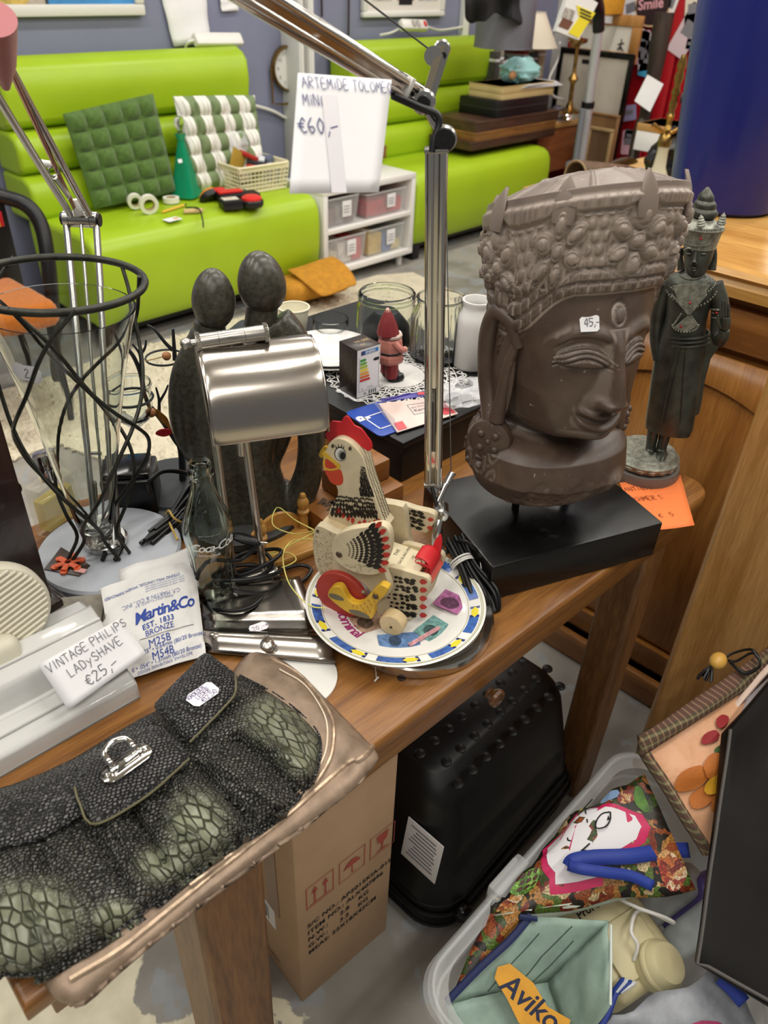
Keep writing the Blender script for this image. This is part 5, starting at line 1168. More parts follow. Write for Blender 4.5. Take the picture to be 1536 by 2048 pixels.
for s in(-1,1):
 m=MB();pts=[(s*SW/2,y,up_s*z)for y,z in pf];k=len(pts);b=bmesh.new();f=b.faces.new([b.verts.new(p)for p in pts]);bmesh.ops.triangulate(b,faces=[f]);m.bm(b,sm);m.build('shade_end',steel_s,t,mods=[SOLID(.002,0)])
m=MB();m.cyl(s_c+V((0,0,-.0)),lf.w(470,675),.005,n=16);m.build('shade_pivot',steel,t)
m=MB();a=lf.w(480,865,.03);m.cyl(a+V((0,0,.05)),lf.w(483,910,.03),.0042,n=14);m.build('switch_stem',steel,t)
bo=[P(404,1190,T),P(600,1165,T),P(672,1335,T),P(412,1312,T)]
bl_c=(bo[0]+bo[1]+bo[2]+bo[3])/4
m=MB();A=[]
for i in range(25):
 v=i/24;z=.006+.014*max(0,math.sin(min(1,max(0,(v-.68)/.3))*PI))**1.2+.003*(v<.5);row=[]
 for j in range(9):
  u=j/8;p=(bo[0]*(1-u)+bo[1]*u)*(1-v)+(bo[3]*(1-u)+bo[2]*u)*v;row.append((p.x,p.y,T+z))
 A.append(row)
m.grid(A[::-1]);m.build('base_plate',steel_s,t,mods=[SOLID(.0025,-1)],ang=60)
sf=frame(P(500,1262,T+.0125),P(545,1246,T+.0125)-P(500,1262,T+.0125),(0,1,0));m=MB();m.prism([(0,-.003),(.003,-.006),(.02,-.006),(.024,-.003),(.024,.004),(.02,.008),(.003,.008),(0,.004)],.0005,sf);m.build('price_sticker',white_paper,t)
m=MB();hand(m,'20,-€',.0068,sf@T_(.003,-.003,.0009),.0006);m.build('handwriting',mat('ink_mauve','#a08aa8',.6),t)
kp=P(535,1294,T+.02);m=MB();m.lathe([(.0065,0),(.0085,.004),(.0088,.008),(.006,.011),(.003,.012),(.003,.020),(.0022,.021),(0,.021)],20,T_(kp-V((0,0,.002))));m.build('knob',steel,t)
t=thing('mains_cable','black cord with europlug wound around the foot of the steel lamp','cord',LB)
cz=cp.z;cc=V((cp.x,cp.y,cz))
m=MB();pts=[]
for i in range(60):
 a=i*.52;R_=.04+.012*math.sin(i*.37);pts.append(cc+a_ax*(R_*math.cos(a))+fwd*(.022*math.sin(a)+.012*math.sin(i*.21))+V((0,0,.018*math.sin(i*.31)+.012)))
m.tube(pts,.0028,8,3);m.build('winding',rubber,t)
m=MB();m.tube([lf.w(520,1085,.02),lf.w(480,1120,.025),lf.w(420,1120,.03),lf.w(393,1160,.03),lf.w(400,1210,.03),P(450,1222,T+.016),P(500,1215,T+.016),lf.w(545,1180,.03),P(600,1165,T+.006),P(622,1140,T+.006),P(600,1130,T+.006),P(560,1140,T+.008)],.0028,8,8);m.build('loop',rubber,t)
pa,pb=lf.w(468,1072,.012),lf.w(512,1084,.016);m=MB();m.tube([pa,pa*.6+pb*.4,pb],[.006,.009,.0075],10,flat=.65);m.build('plug',black_plastic,t)
for px,py in((535,1091),(540,1086)):m=MB();m.cyl(pb,lf.w(px-5,py,.018),.0011,n=8);m.build('pin',chrome,t)
t=None
m=MB();wc=P(632,1372,T);wc2=P(590,1355,T);m.lathe([(0,0),(.05,0),(.05,.0025),(.048,.003),(0,.003)],48,T_(wc2.x+.0,wc2.y,T));tag(m.build('coaster',white_plastic),'white round flat disc under the steel lamp foot','coaster')
SC_=V((.548,.80,T));t=thing('couple_sculpture','dark polished stone sculpture of an embracing faceless couple','sculpture',SC_)
stone=mat('dark_serpentine','#413f36',.3,var=(160,.4),bump=(40,.06,.001),rvar=(16,.1))
m=MB();m.lathe([(0,0),(.098,0),(.102,.004),(.1,.014),(.094,.017),(0,.017)],64,T_(SC_)@SC(1.0,.92,1));m.build('base',mat('stone_base','#2c2c2a',.5,var=(20,.25),bump=(30,.2,.002)),t)
sp=facing(SC_+V((0,0,0)))
s=MB()
def lim(pts,dd,rs,sub=6):s.tube([sp.w(x,y,d)for(x,y),d in zip(pts,dd if hasattr(dd,'__len__')else[dd]*len(pts))],rs,14,sub)
px2=.00072
lim([(470,690),(452,780),(470,880),(500,960),(515,1050)],[.0,.0,.0,0,0],[.034,.044,.046,.05,.058])
lim([(420,660),(408,740),(410,830),(432,930),(465,1050)],[.004,.006,.01,.012,.01],[.024,.034,.035,.038,.045])
lim([(500,645),(520,720),(518,820),(505,930),(510,1050)],[-.004,0,.006,.01,.01],[.028,.036,.032,.03,.045])
lim([(548,640),(585,690),(610,770),(622,860),(618,940),(590,1010),(540,1060)],[-.004,.004,.01,.012,.012,.012,.01],[.026,.026,.021,.020,.021,.025,.035])
lim([(532,760),(570,800),(560,880),(540,940)],[.0,-.004,-.004,-.002],[.028,.022,.015,.01])
lim([(395,690),(364,750),(354,815),(364,870),(395,920),(440,960)],[.006,.012,.016,.018,.018,.014],[.018,.015,.012,.012,.013,.016])
lim([(455,1055),(510,1062),(560,1055)],0,[.045,.05,.04])
s.build('figures',stone,t,mods=REMESH(.0035,14,.5))
def egg(m,c,rx,rz,tilt):
 prof=[(rx*math.sin(PI*i/16)*(1+.10*math.cos(PI*i/16)),-rz*math.cos(PI*i/16))for i in range(17)]
 m.lathe(prof,32,T_(c)@Matrix.Rotation(tilt,4,fwd),cap=False)
m=MB();c1=sp.w(427,598,.008);egg(m,c1,.0272,.0385,-.05);m.build('head',stone,t);m=MB();c2=sp.w(523,565,.0);egg(m,c2,.0305,.0395,.10);m.build('head',stone,t)
m=MB();m.tube([sp.w(420,645,.004),sp.w(418,690,.004)],[.02,.026],16,4);m.tube([sp.w(525,610,.0),sp.w(520,660,0)],[.02,.026],16,4);m.build('neck',stone,t)
bp=P(566,946,T)+V((.02,.02,0));bp=V((.64,.87,T));t=thing('battery','large dark D-cell battery standing behind the stone sculpture','battery',bp)
m=MB();m.lathe([(0,0),(.016,0),(.0165,.001),(.0165,.05),(.0155,.052)],32);m.build('cell',mat('battery_wrap','#1d1413',.3),t,world=False);m=MB();m.lathe([(.0155,.052),(.0155,.0535),(.012,.0535),(.011,.0525),(.006,.0525),(.0055,.054),(.0048,.056),(0,.056)],32);m.build('cap',chrome,t,world=False)
tb=P(395,968,T);tb=V((.52,.935,T));t=thing('jewellery_tree','dark metal twig tree with leaves and candle ring behind the sculpture','tree stand',tb)
tm_=mat('twig_metal','#3b3d3f',.5,.7,bump=(80,.4,.001))
m=MB();m.lathe([(0,0),(.075,0),(.077,.003),(.072,.008),(0,.01)],48,T_(tb));m.build('base',tm_,t)
tp=facing(tb)
def twig(pts,r0,r1,d=None):
 w=[tp.w(x,y,(d or[0]*9)[i])for i,(x,y)in enumerate(pts)];n=len(w);m=MB();m.tube(w,[r0+(r1-r0)*i/(n-1)for i in range(n)],8,5);m.build('branch',tm_,t)
twig([(366,960),(362,900),(350,878),(320,835),(298,810),(288,785)],.006,.003)
twig([(360,895),(385,850),(400,790),(420,740)],.0045,.002,[0,.01,.015,.02])
twig([(288,790),(282,750),(268,715),(250,690),(228,650)],.004,.0022)
twig([(318,832),(318,800),(312,775)],.0028,.0014);twig([(318,805),(330,785),(336,770)],.0024,.0012)
twig([(345,700),(330,685),(310,660),(295,650)],.003,.0016);twig([(350,720),(348,690),(346,658)],.0035,.002);twig([(283,745),(280,710),(265,688)],.003,.0014);twig([(280,712),(290,695),(292,680)],.0024,.0012)
twig([(390,850),(372,830),(365,800)],.003,.0014);twig([(370,828),(360,822),(352,800)],.0022,.0012);twig([(345,790),(346,765)],.002,.001);twig([(340,785),(346,775)],.002,.001)
rc=tp.w(330,715,-.03);m=MB();m.tube([rc+V((.028*math.cos(a),.028*math.sin(a),0))for a in np.linspace(0,2*PI,28)[:-1]],.0016,6,closed=True);m.build('ring',tm_,t)
rc2=tp.w(262,795,.0);m=MB();m.tube([rc2+V((.031*math.cos(a),.031*math.sin(a),0))for a in np.linspace(0,2*PI,32)[:-1]],.002,6,closed=True);m.build('ring',tm_,t)
m=MB();m.sph(tp.w(333,712,.0),.0065,16);m.build('amber_bead',mat('amber','#b0764a',.25),t);m=MB();m.sph(tp.w(302,825,.004),.0075,16);m.build('amber_bead',mat('amber'),t);m=MB();m.tube([tp.w(290,722,0),tp.w(333,712,0)],.0008,5);m.build('bead_wire',brass,t)
lp_=Pl(tp.w(330,845,.008),tp.n)
m=MB();m.prism(poly_smooth(lp_.poly([(311,818),(322,824),(336,838),(342,860),(336,855),(322,842),(314,830)])),.001,lp_.F);m.build('amber_leaf',mat('amber_leaf','#a06a2a',.2,var=(80,.4)),t)
m=MB();m.prism(poly_smooth(lp_.poly([(311,865),(322,858),(342,858),(343,866),(330,872),(316,870)])),.002,lp_.F);m.build('red_leaf',red_paint,t)
t=thing('tealight_glass','small clear tealight glass hanging in the ring of the metal tree','glass',rc2)
m=MB();m.lathe([(0,-.045),(.012,-.044),(.024,-.032),(.029,-.012),(.0285,.004),(.031,.02),(.031,.024),(.0295,.024),(.027,.004),(.0272,-.012),(.022,-.03),(0,-.04)],40,T_(rc2));m.build('glass',clear_glass,t,ang=60)
m=MB();m.tube([rc2+V((.0312*math.cos(a),.0312*math.sin(a),.02))for a in np.linspace(0,2*PI,40)[:-1]],.0011,6,closed=True);m.build('rim',clear_glass,t)
# THINGS ON THE TABLE, CENTRE
FC=V((.566,.462,T));t=thing('task_lamp','polished aluminium jointed task lamp with tension wires on a chrome disc foot','lamp',FC)
m=MB();m.lathe([(0,0),(.099,0),(.101,.002),(.101,.014),(.099,.016),(.09,.016)]+[x for i in range(12)for x in((.0895-i*.003,.0166),(.088-i*.003,.016))]+[(0,.016)],72,T_(FC));m.build('base',mat('chrome_brushed','#cfcdca',.14,1.0),t,ang=20)
YP=.517
pb_,pt_=PY(866,968,YP),PY(873,300,YP+.006)
pn=Pl(pb_,(V(CAM)-pb_).cross(V((0,0,1))).cross(V((0,0,1)))*-1)
axp=(pt_-pb_).normalized();vwv=(V(CAM)-pb_);side=axp.cross(vwv).normalized();frn=side.cross(axp)
ARM=frame(pb_,side,frn);
if(ARM.to_3x3()@V((0,0,1))).dot(axp)<0:ARM=frame(pb_,-side,frn)
AL=(pt_-pb_).length
def arm_profile(w,d):
 r=d/2;o=[]
 for a in np.linspace(-PI/2,PI/2,9):o.append((w/2-r+r*math.cos(a),r*math.sin(a)))
 o+=[(w/2-r*1.25,r*.92),(w/2-r*1.5,r*.62),(-w/2+r*1.5,r*.62),(-w/2+r*1.25,r*.92)]
 for a in np.linspace(PI/2,1.5*PI,9):o.append((-w/2+r-r*abs(math.cos(a))*1.0,r*math.sin(a)))
 o+=[(-w/2+r*1.25,-r*.92),(-w/2+r*1.5,-r*.62),(w/2-r*1.5,-r*.62),(w/2-r*1.25,-r*.92)]
 return o
apol=mat('polished_alu','#c9c5bf',.1,1.0,bump=(14,.02,.002))
AW=.0225
m=MB();m.prism(arm_profile(AW,.0125),AL,ARM);m.build('lower_arm',apol,t,ang=50)
m=MB();m.box((0,0,.001),(AW+.001,.0145,.004),.001,M=ARM);m.box((0,0,AL),(AW+.001,.0145,.004),.001,M=ARM);m.build('end_cap',white_paint if False else mat('cap_grey','#8e8c88',.3,.8),t)
plate_px=lambda px,py:PP(px,py,pb_+frn*.0062,frn)
yy=lambda p:(ARM.inverted()@p).z
z0,z1=yy(plate_px(868,905)),yy(plate_px(868,780))
m=MB();m.bx((-.002,.0042,z0),(.0075,.0047,z1),M=ARM);m.build('rating_label',mat('label_dark','#3a322e',.4),t)
m=MB();lt=ARM@T_(.0,.0049,z1-.002)@RX(-PI/2)@RZ(PI/2)@RX(PI)
lt=frame(ARM@V((.0055,.0051,z1-.002)),ARM.to_3x3()@V((0,0,-1)),ARM.to_3x3()@V((1,0,0)))
text(m,'Artemide',.0055,lt,bold=.01);text(m,'Tolomeo',.004,lt@T_(.0,-.0052,0));text(m,'CE',.006,lt@T_(.034,-.003,0));text(m,'made in italy',.003,lt@T_(.05,.0,0));m.build('lettering',mat('label_silver','#c9c3b8',.5),t)
m=MB();[m.ribbon([(0-.001,-.0062),(z1-z0-.004,-.0062),(z1-z0-.004,.0045),(-.001,.0045),(-.001,-.0062)],.0003,lt)];m.build('label_border',mat('label_silver'),t)
jd=MB();a=pb_;jl=D(886,1030,(V(RW.T@(np.array(pb_)-CAM))).z)
dpp=(V(RW.T@(np.array(pb_)-CAM))).z;DD=lambda x,y,e=0.0:D(x,y,dpp+e)
ft=P(876,1128,T+.016)
MB().cyl(DD(868,968),DD(868,985),.0045,n=14).build('rod_end',chrome,t)
m=MB();m.cyl(DD(864,975,-.004),DD(877,1024,-.004),.0026,n=10);m.build('joint_wire',rubber,t)
m=MB();m.tube([DD(872,1010),DD(888,975),DD(902,948)],.0042,10);m.build('lever',chrome,t)
m=MB();a,b2=DD(893,968,-.006),DD(905,945,-.006);m.cyl(a,b2,.0042,n=12);m.cyl(DD(898,962,.006),DD(908,946,.006),.003,n=12);m.build('fork',chrome,t)
m=MB();c=DD(882,1022);m.cyl(c+frn*.012+side*0,c-frn*.010,.0105,n=28,bev=.002);m.build('joint',alu,t);m=MB();m.cyl(c+frn*.0115,c+frn*.0145,.005,n=16);m.build('joint_screw',chrome,t)
m=MB();m.tube([c,DD(872,1070),V((ft.x,ft.y,T+.03)),V((ft.x,ft.y,T+.014))],[.007,.006,.007,.009],14,4);m.build('post',alu,t)
m=MB();m.lathe([(.013,0),(.013,.006),(.01,.009),(0,.009)],24,T_(ft.x,ft.y,T+.0155));m.build('post_collar',chrome,t)
m=MB();m.cyl(DD(902,946,.0),D(891,300,dpp*.995),.00075,n=6);m.build('tension_wire',mat('wire_steel','#55524e',.35,.9),t)
dt_=(V(RW.T@(np.array(pt_)-CAM))).z;DT=lambda x,y,e=0.0:D(x,y,dt_+e)
J=DT(848,203);K_=DT(889,277)
m=MB();m.tube([K_,DT(868,240),J],.0055,10);m.cyl(DT(868,300),K_,.006,n=12);m.build('joint_link',apol,t)
m=MB();m.cyl(DT(856,195,-.004),DT(886,100,-.004),.0072,n=6);m.build('tension_lever',apol,t)
m=MB();c=DT(884,98);vv=(V(CAM)-c).normalized();m.cyl(c+vv*.010,c-vv*.006,.0082,n=24,bev=.0015);m.build('lever_pin',alu,t)
m=MB();c2=DT(866,112,-.003);m.cyl(c2+vv*.008,c2-vv*.004,.0085,n=20);m.build('wire_clamp',alu,t)
m=MB();c3=DT(887,111);m.cyl(c3+vv*.012,c3+vv*.0105,.003,n=12);m.build('clamp_screw',black_plastic,t)
m=MB();m.cyl(J+vv*.012,J-vv*.010,.0115,n=28,bev=.002);m.build('elbow_disc',alu,t);m=MB();m.cyl(J+vv*.0118,J+vv*.017,.0065,n=20,bev=.001);m.build('elbow_cap',black_plastic,t)
m=MB();m.cyl(K_+vv*.010,K_-vv*.008,.012,n=28,bev=.002);m.build('knuckle_disc',alu,t);m=MB();m.cyl(K_+vv*.0098,K_+vv*.013,.0105,n=24,bev=.001);m.cyl(K_+vv*.0125,K_+vv*.0138,.0035,n=12);m.build('knuckle_cap',black_plastic,t)
Ue=D(420,-64,.515);Us=DT(838,196);ua=(Ue-Us);UL=ua.length;ua.normalize()
vw2=(V(CAM)-(Us+Ue)/2).normalized();sd2=ua.cross(vw2).normalized();UA=frame(Us,sd2,ua.cross(sd2)*-1)
if(UA.to_3x3()@V((0,0,1))).dot(ua)<0:UA=frame(Us,-sd2,ua.cross(sd2)*-1)
m=MB();m.prism(arm_profile(AW,.0125),UL,UA);m.build('upper_arm',apol,t,ang=50)
m=MB();m.box((0,0,.028),(AW+.0012,.0142,.006),.001,M=UA);m.build('tape_band',white_plastic,t)
m=MB();m.tube([DT(855,96,-.002),D(720,-8,dt_*.92),D(600,-110,dt_*.8)],.0009,6);m.build('tension_wire',mat('wire_dark','#2c2a29',.5),t)
m=MB();m.tube([D(786,191,dt_*.955),D(835,213,dt_*.975),D(872,228,dt_*.98),D(878,250,dt_*.985),D(868,280,dt_*.99),D(864,305,dt_*.995)],.0037,10,8);m.build('cord',rubber,t)
dn_=.655
nc=[D(596,146,.585),D(783,160,.63),D(757,385,.63),D(579,387,.585)]
nt2=note('price_note','large white handwritten price sheet taped to the lamp arm, for sixty euros',nc,[('ARTEMiDE TOLOMEO',.05,.118,.0076,.0),('MiNi',.075,.265,.0078),('€60,-',.05,.5,.0112)],curl=.0)
Fm=frame(nc[3],nc[2]-nc[3],nc[0]-nc[3]);nz_=1 if(Fm.to_3x3()@V((0,0,1))).dot(V(CAM)-nc[3])>0 else-1
m=MB();w_=(nc[2]-nc[3]).length;h_=(nc[0]-nc[3]).length;m.flat([(w_*.45,.0),(w_*.62,.0),(w_*.70,h_*.80),(w_*.53,h_*.80)],Fm,nz_*.0009);m.build('tape_strip',mat('matte_tape','#dcd8dc',.25),nt2)
PCt=V((.548,.480,T+.0165));t=thing('plate','white plate with blue and yellow rim and banknote pictures under the hen','plate',PCt)
por=mat('porcelain','#e4e2dd',.12,coat=.5);R0=.1135
m=MB();m.lathe([(0,0),(.06,0),(.063,.002),(.09,.008),(R0,.0165),(R0+.0005,.018),(R0-.001,.0185),(.088,.0105),(.07,.0055),(.06,.004),(0,.004)],96,T_(PCt));m.build('dish',por,t,ang=50)
def prz(r):return float(np.interp(r,[0,.06,.07,.088,R0-.001],[.004,.004,.0055,.0105,.0185]))
def ring_band(m,ra,rb,off=.0004,n=96,a0=0,a1=2*PI):
 A=[[(PCt.x+r*math.cos(a),PCt.y+r*math.sin(a),PCt.z+prz(r)+off)for r in(ra,(ra+rb)/2,rb)]for a in np.linspace(a0,a1,n)]
 m.grid(A[::-1])
pblue=mat('plate_blue','#3d62a6',.2,var=(140,.35));pyel=mat('plate_yellow','#e3d23f',.2);pnav=mat('plate_navy','#27366f',.2)
m=MB();ring_band(m,R0-.0035,R0-.0027);ring_band(m,R0-.0052,R0-.0046);ring_band(m,.0925,.0931);m.build('rim_line',mat('plate_olive','#8f8f4a',.2),t)
for i in range(10):
 a=2*PI*i/10+.1;m=MB();ring_band(m,.0945,.1062,.0005,14,a-.19,a+.11);m.build('blue_band',pblue,t)
 aa=a+.21;m=MB();c=V((PCt.x+.1003*math.cos(aa),PCt.y+.1003*math.sin(aa),PCt.z+prz(.1003)+.0007));tn=V((-math.sin(aa),math.cos(aa),0));rdv=V((math.cos(aa),math.sin(aa),(prz(.106)-prz(.095))/.011)).normalized()
 f_=frame(c,tn,rdv);m.flat([(-.0105,0),(-.005,.0045),(.003,.0045),(.0095,0),(.003,-.0045),(-.005,-.0045)],f_);m.build('yellow_leaf',pyel,t)
 m=MB();ring_band(m,.0945,.1062,.0004,6,a+.105,a+.15);ring_band(m,.0945,.1062,.0004,6,a+.27,a+.31);m.build('navy_tip',pnav,t)
bank=[(('#a98c77'),(-.035,-.022),.052,.034,.35),(('#5d7ba5'),(-.002,-.060),.05,.026,.05),(('#6f9a97'),(.042,-.042),.04,.03,.75),(('#a3638f'),(.072,.002),.034,.036,.9),(('#c08f94'),(.03,-.055),.05,.006,.6),(('#b78f86'),(-.06,.02),.03,.04,.4)]
bd=V((1,-.6,0)).normalized()
for i,(c_,(x,y),w_,h_,rot)in enumerate(bank):
 u=V((.76,-.65,0));v_=V((.65,.76,0));c=PCt+u*x+v_*y+V((0,0,.0045+.0002*i))
 r_=math.hypot(x,y);c.z=PCt.z+prz(r_+.01)+.0003+.0002*i
 f_=frame(c,u,v_)@RZ(rot)
 m=MB();m.flat([(-w_/2,-h_/2),(w_/2,-h_/2),(w_/2,h_/2),(-w_/2,h_/2)],f_);m.build('banknote_picture',mat('bank_'+c_[1:],c_,.2,var=(150,.35)),t)
 if h_>.01:
  m=MB();m.flat(blob_poly(-w_*.1,0,h_*.3,h_*.34,14,.08,i),f_,.0003);m.build('portrait_picture',mat('bankd_'+c_[1:],'#'+''.join('%02x'%int(int(c_[k:k+2],16)*.55)for k in(1,3,5)),.2,var=(220,.4)),t)
def plate_text(m,s,size,r,a0,sgn=1,**k):
 vs,fs=text_geo(s,size,**k);out=[]
 for x,y,z in vs:
  a=a0+sgn*x/r;rr_=r-sgn*y*-1 if sgn<0 else r-y
  rr_=r+(y if sgn<0 else-y);out.append((PCt.x+rr_*math.cos(a),PCt.y+rr_*math.sin(a),PCt.z+prz(rr_)+.0006))
 m.add(out,fs)
m=MB();plate_text(m,'Nominal',.022,.0745,2.35,1,bold=.01,sp=.85);m.build('lettering',mat('plate_magenta','#a0336f',.25),t)
GZ=T+.0212
HO=P(787,1268,GZ);hf=V((math.cos(math.radians(111)),math.sin(math.radians(111)),0));hn=V((-hf.y,hf.x,0))
t=thing('toy_hen','wooden pull-along painted hen toy standing on the picture plate','toy',HO)
tw=wood('toy_wood','#d6c19a','#c3a877',.5,0,10,8,bump=.1);tpaint=mat('toy_painted_cream','#cdbf9f',.55,var=(30,.12),bump=(120,.1,.0006))
tdark=mat('feather_black','#1b1714',.5);tred=mat('feather_red','#b8352a',.5);ty=mat('toy_yellow','#d5aa32',.45,var=(30,.12))
def hp(d):return Pl(HO+hn*d,hn)
def C4(x,y):return(620+x/5.12,1000+y/5.12)
def C3(x,y):return(600+x/6.98,820+y/6.98)
def board(name,d,pts,th,mt,cv=C4,sm=2,bev=.0012):
 pl=hp(d);q=pl.poly([cv(*p)for p in pts]);q=poly_smooth(q,sm)if sm>1 else q
 m=MB();m.prism(q,-th,pl.F,bev=0);return m.build(name,mt,t,mods=[('BEVEL',dict(width=bev,segments=2,limit_method='ANGLE',angle_limit=.8))]if bev else None)
D_BREAST,D_WING,D_REAR,D_HEAD=-.011,.001,-.026,-.043
breast=board('breast_board',D_BREAST,[(75,262),(36,330),(25,450),(48,640),(100,760),(180,840),(300,870),(430,840),(520,840),(600,920),(680,1000),(760,1000),(815,955),(815,870),(775,770),(760,690),(740,560),(700,420),(500,380),(290,350),(180,300)],.011,tpaint)
wing=board('wing',D_WING,[(228,430),(290,350),(420,300),(560,282),(650,262),(725,258),(790,295),(820,370),(825,480),(805,580),(772,650),(752,700),(735,745),(600,770),(450,740),(330,680),(250,600),(218,510)],.011,tpaint)
rear=board('rear_panel',D_REAR,[(780,690),(900,705),(1000,735),(1110,770),(1195,795),(1225,850),(1205,930),(1165,1010),(1125,1130),(1085,1200),(1010,1230),(900,1235),(780,1215),(690,1160),(650,1060),(700,960),(740,800)],.008,tpaint)
sh_far=lambda d0_,d1_:None
def far_board(name,d_from,d_to,pts,th,mt):
 pl0=hp(d_from);q=poly_smooth(pl0.poly([C4(*p)for p in pts]),2);F2=pl0.F.copy();F2.translation=pl0.F.translation+hn*(d_to-d_from);m=MB();m.prism(q,-th,F2);return m.build(name,mt,t)
WD=.050
far_board('rear_panel',D_REAR,D_REAR-WD,[(780,690),(900,705),(1000,735),(1110,770),(1195,795),(1225,850),(1205,930),(1165,1010),(1125,1130),(1085,1200),(1010,1230),(900,1235),(780,1215),(690,1160),(650,1060),(700,960),(740,800)],.008,tpaint)
far_board('breast_board',D_BREAST,D_REAR-WD-.010,[(75,262),(36,330),(25,450),(48,640),(100,760),(180,840),(300,870),(430,840),(520,840),(600,920),(680,1000),(760,1000),(815,955),(815,870),(775,770),(760,690),(740,560),(700,420),(500,380),(290,350),(180,300)],.011,tpaint)
WPTS=[(228,430),(290,350),(420,300),(560,282),(650,262),(725,258),(790,295),(820,370),(825,480),(805,580),(772,650),(752,700),(735,745),(600,770),(450,740),(330,680),(250,600),(218,510)]
fw_d=D_REAR-WD-.022
far_wing=board('wing',fw_d+.0,[(700,20),(830,30),(960,55),(1080,95),(1200,120),(1270,150),(1285,200),(1255,260),(1210,320),(1180,340),(1080,310),(960,270),(860,240),(760,200),(690,120)],.010,tpaint)
pr0=hp(D_REAR-.008);bl_=pr0.I
def hloc(px,py,d):return hp(d).w(*C4(px,py))
tl,tr=hloc(600,560,D_REAR-.008),hloc(1100,745,D_REAR-.008);wv=-hn*(WD-.008)
def slab(name,a,b2,wv,dn,mt,th=.006):
 m=MB();up=V((0,0,1));ax=(b2-a);nn=ax.cross(wv).normalized();nn=nn if nn.z>0 else-nn
 vs=[a,b2,b2+wv,a+wv];m.add([tuple(q-nn*dn)for q in vs]+[tuple(q-nn*(dn+th))for q in vs],[(0,1,2,3),(7,6,5,4),(0,4,5,1),(1,5,6,2),(2,6,7,3),(3,7,4,0)]);o=m.build(name,mt,t);return nn
a_,b_=hloc(560,550,D_REAR-.008),hloc(1105,752,D_REAR-.008)
nn=slab('top_board',a_,b_,wv,.002,mat('toy_cream_top','#e2d6b4',.5,var=(8,.04)))
lp0=a_+(b_-a_)*.66+wv*.12;LFm=frame(lp0-nn*.0016,wv,-(b_-a_))
if(LFm.to_3x3()@V((0,0,1))).dot(nn)<0:LFm=frame(lp0-nn*.0016,wv,(b_-a_))
lw=wv.length;m=MB();text(m,'THE',.0062,LFm@T_(lw*.32,.0115,0),sp=1.2);text(m,'CACKLING HEN',.0047,LFm@T_(lw*.02,.0018,0),sp=1.1);text(m,'120',.004,LFm@T_(lw*.42,-.0085,0),sp=1.2);m.build('lettering',ink_black,t)
m=MB();m.lathe([(.0035,0),(.0045,0),(.0045,.0003),(.0035,.0003)],20,LFm@T_(lw*.42,-.016,0),cap=False);m.lathe([(.0015,0),(.003,0),(.003,.0003)],16,LFm@T_(lw*.6,-.017,0),cap=False);m.build('stamp',tred,t)
fa,fb=hloc(85,275,D_BREAST-.011),hloc(290,362,D_BREAST-.011);fwv=-hn*(WD+.004)
for i in(0,1):slab('front_block',fa,fb+(fb-fa)*.9,fwv*.42,-.001+.001*i,tw,.02)if i==0 else slab('front_block',fa+fwv*.45,fb+(fb-fa)*.9+fwv*.45,fwv*.5,.0,tw,.02)
r0_,r1_=hloc(1170,775,D_REAR-.008),hloc(1250,850,D_REAR-.008)
slab('tail_block',r0_,r1_,wv,.0,mat('tail_red','#b9483c',.5,var=(40,.15)),.012)
m=MB();bb0,bb1=hloc(1215,860,D_REAR-.008),hloc(1120,1130,D_REAR-.008);vs=[bb0,bb1,bb1+wv,bb0+wv];m.add([tuple(q)for q in vs]+[tuple(q+hf*.008)for q in vs],[(0,1,2,3),(7,6,5,4),(0,4,5,1),(1,5,6,2),(2,6,7,3),(3,7,4,0)]);m.build('back_block',tpaint,t)
base_t=(r0_+wv*.5);TFm=frame(base_t,wv,nn)
m=MB();A=[]
for i in range(13):
 a=i/12*2.3;y0=.014-.014*math.cos(a);z0=.013*math.sin(a)*1.2;row=[]
 for j in range(9):
  u=(j/8-.5);row.append(tuple(base_t-wv*u*(.86-.25*i/12)+nn*(z0+.002)+(b_-a_).normalized()*(-y0*1.0+.006)))
 A.append(row)
m.grid(A);m.build('tail_flap',red_leather,t,mods=[SOLID(.0016,0)])
for u,L,sg in((.46,.030,1),(-.46,.022,-1)):
 m=MB();c0=base_t-wv*u*.8*-1+nn*.008;e=c0+nn*L*(.9 if sg>0 else .3)+wv.normalized()*(.006*sg)-(b_-a_).normalized()*(.0 if sg>0 else .012)
 dirv=(e-c0);pv=(b_-a_).normalized();A=[[tuple(c0+dirv*(i/6)+pv*(.006*(1-(i/6)**2)*s)+nn*(.003*math.sin(i/6*3)))for s in(-1,0,1)]for i in range(7)]
 m.grid(A);m.build('tail_tip',red_leather,t,mods=[SOLID(.0016,0)])
HPTS=[(395,1500),(420,1380),(470,1290),(520,1200),(528,1130),(505,1060),(440,960),(360,800),(325,660),(345,590),(375,540),(400,475),(450,430),(520,402),(600,410),(700,465),(800,560),(870,660),(905,770),(935,900),(965,1000),(1015,1140),(1065,1280),(1115,1430),(1160,1560),(1180,1700),(420,1700)]
head=board('neck_board',D_HEAD,HPTS,.0215,tpaint,C3,2)
hpl=hp(D_HEAD)
def hdecal(name,pts,mt,d=D_HEAD,cv=C3,off=.0004,sm=2,th=.0003,par=None):
 pl=hp(d+off);q=pl.poly([cv(*p)for p in pts]);q=poly_smooth(q,sm)if sm>1 else q;m=MB();m.prism(q,-th,pl.F);return m.build(name,mt,par or t)
pl=hp(D_HEAD-.0095);m=MB();m.prism(poly_smooth(pl.poly([C3(*p)for p in[(425,450),(350,345),(400,262),(405,200),(450,158),(570,168),(600,112),(650,86),(700,140),(760,222),(850,262),(940,380),(990,450),(1005,520),(985,560),(940,572),(870,520),(760,470),(650,470),(540,480)]]),2),-.0022,pl.F);m.build('comb',red_leather,t)
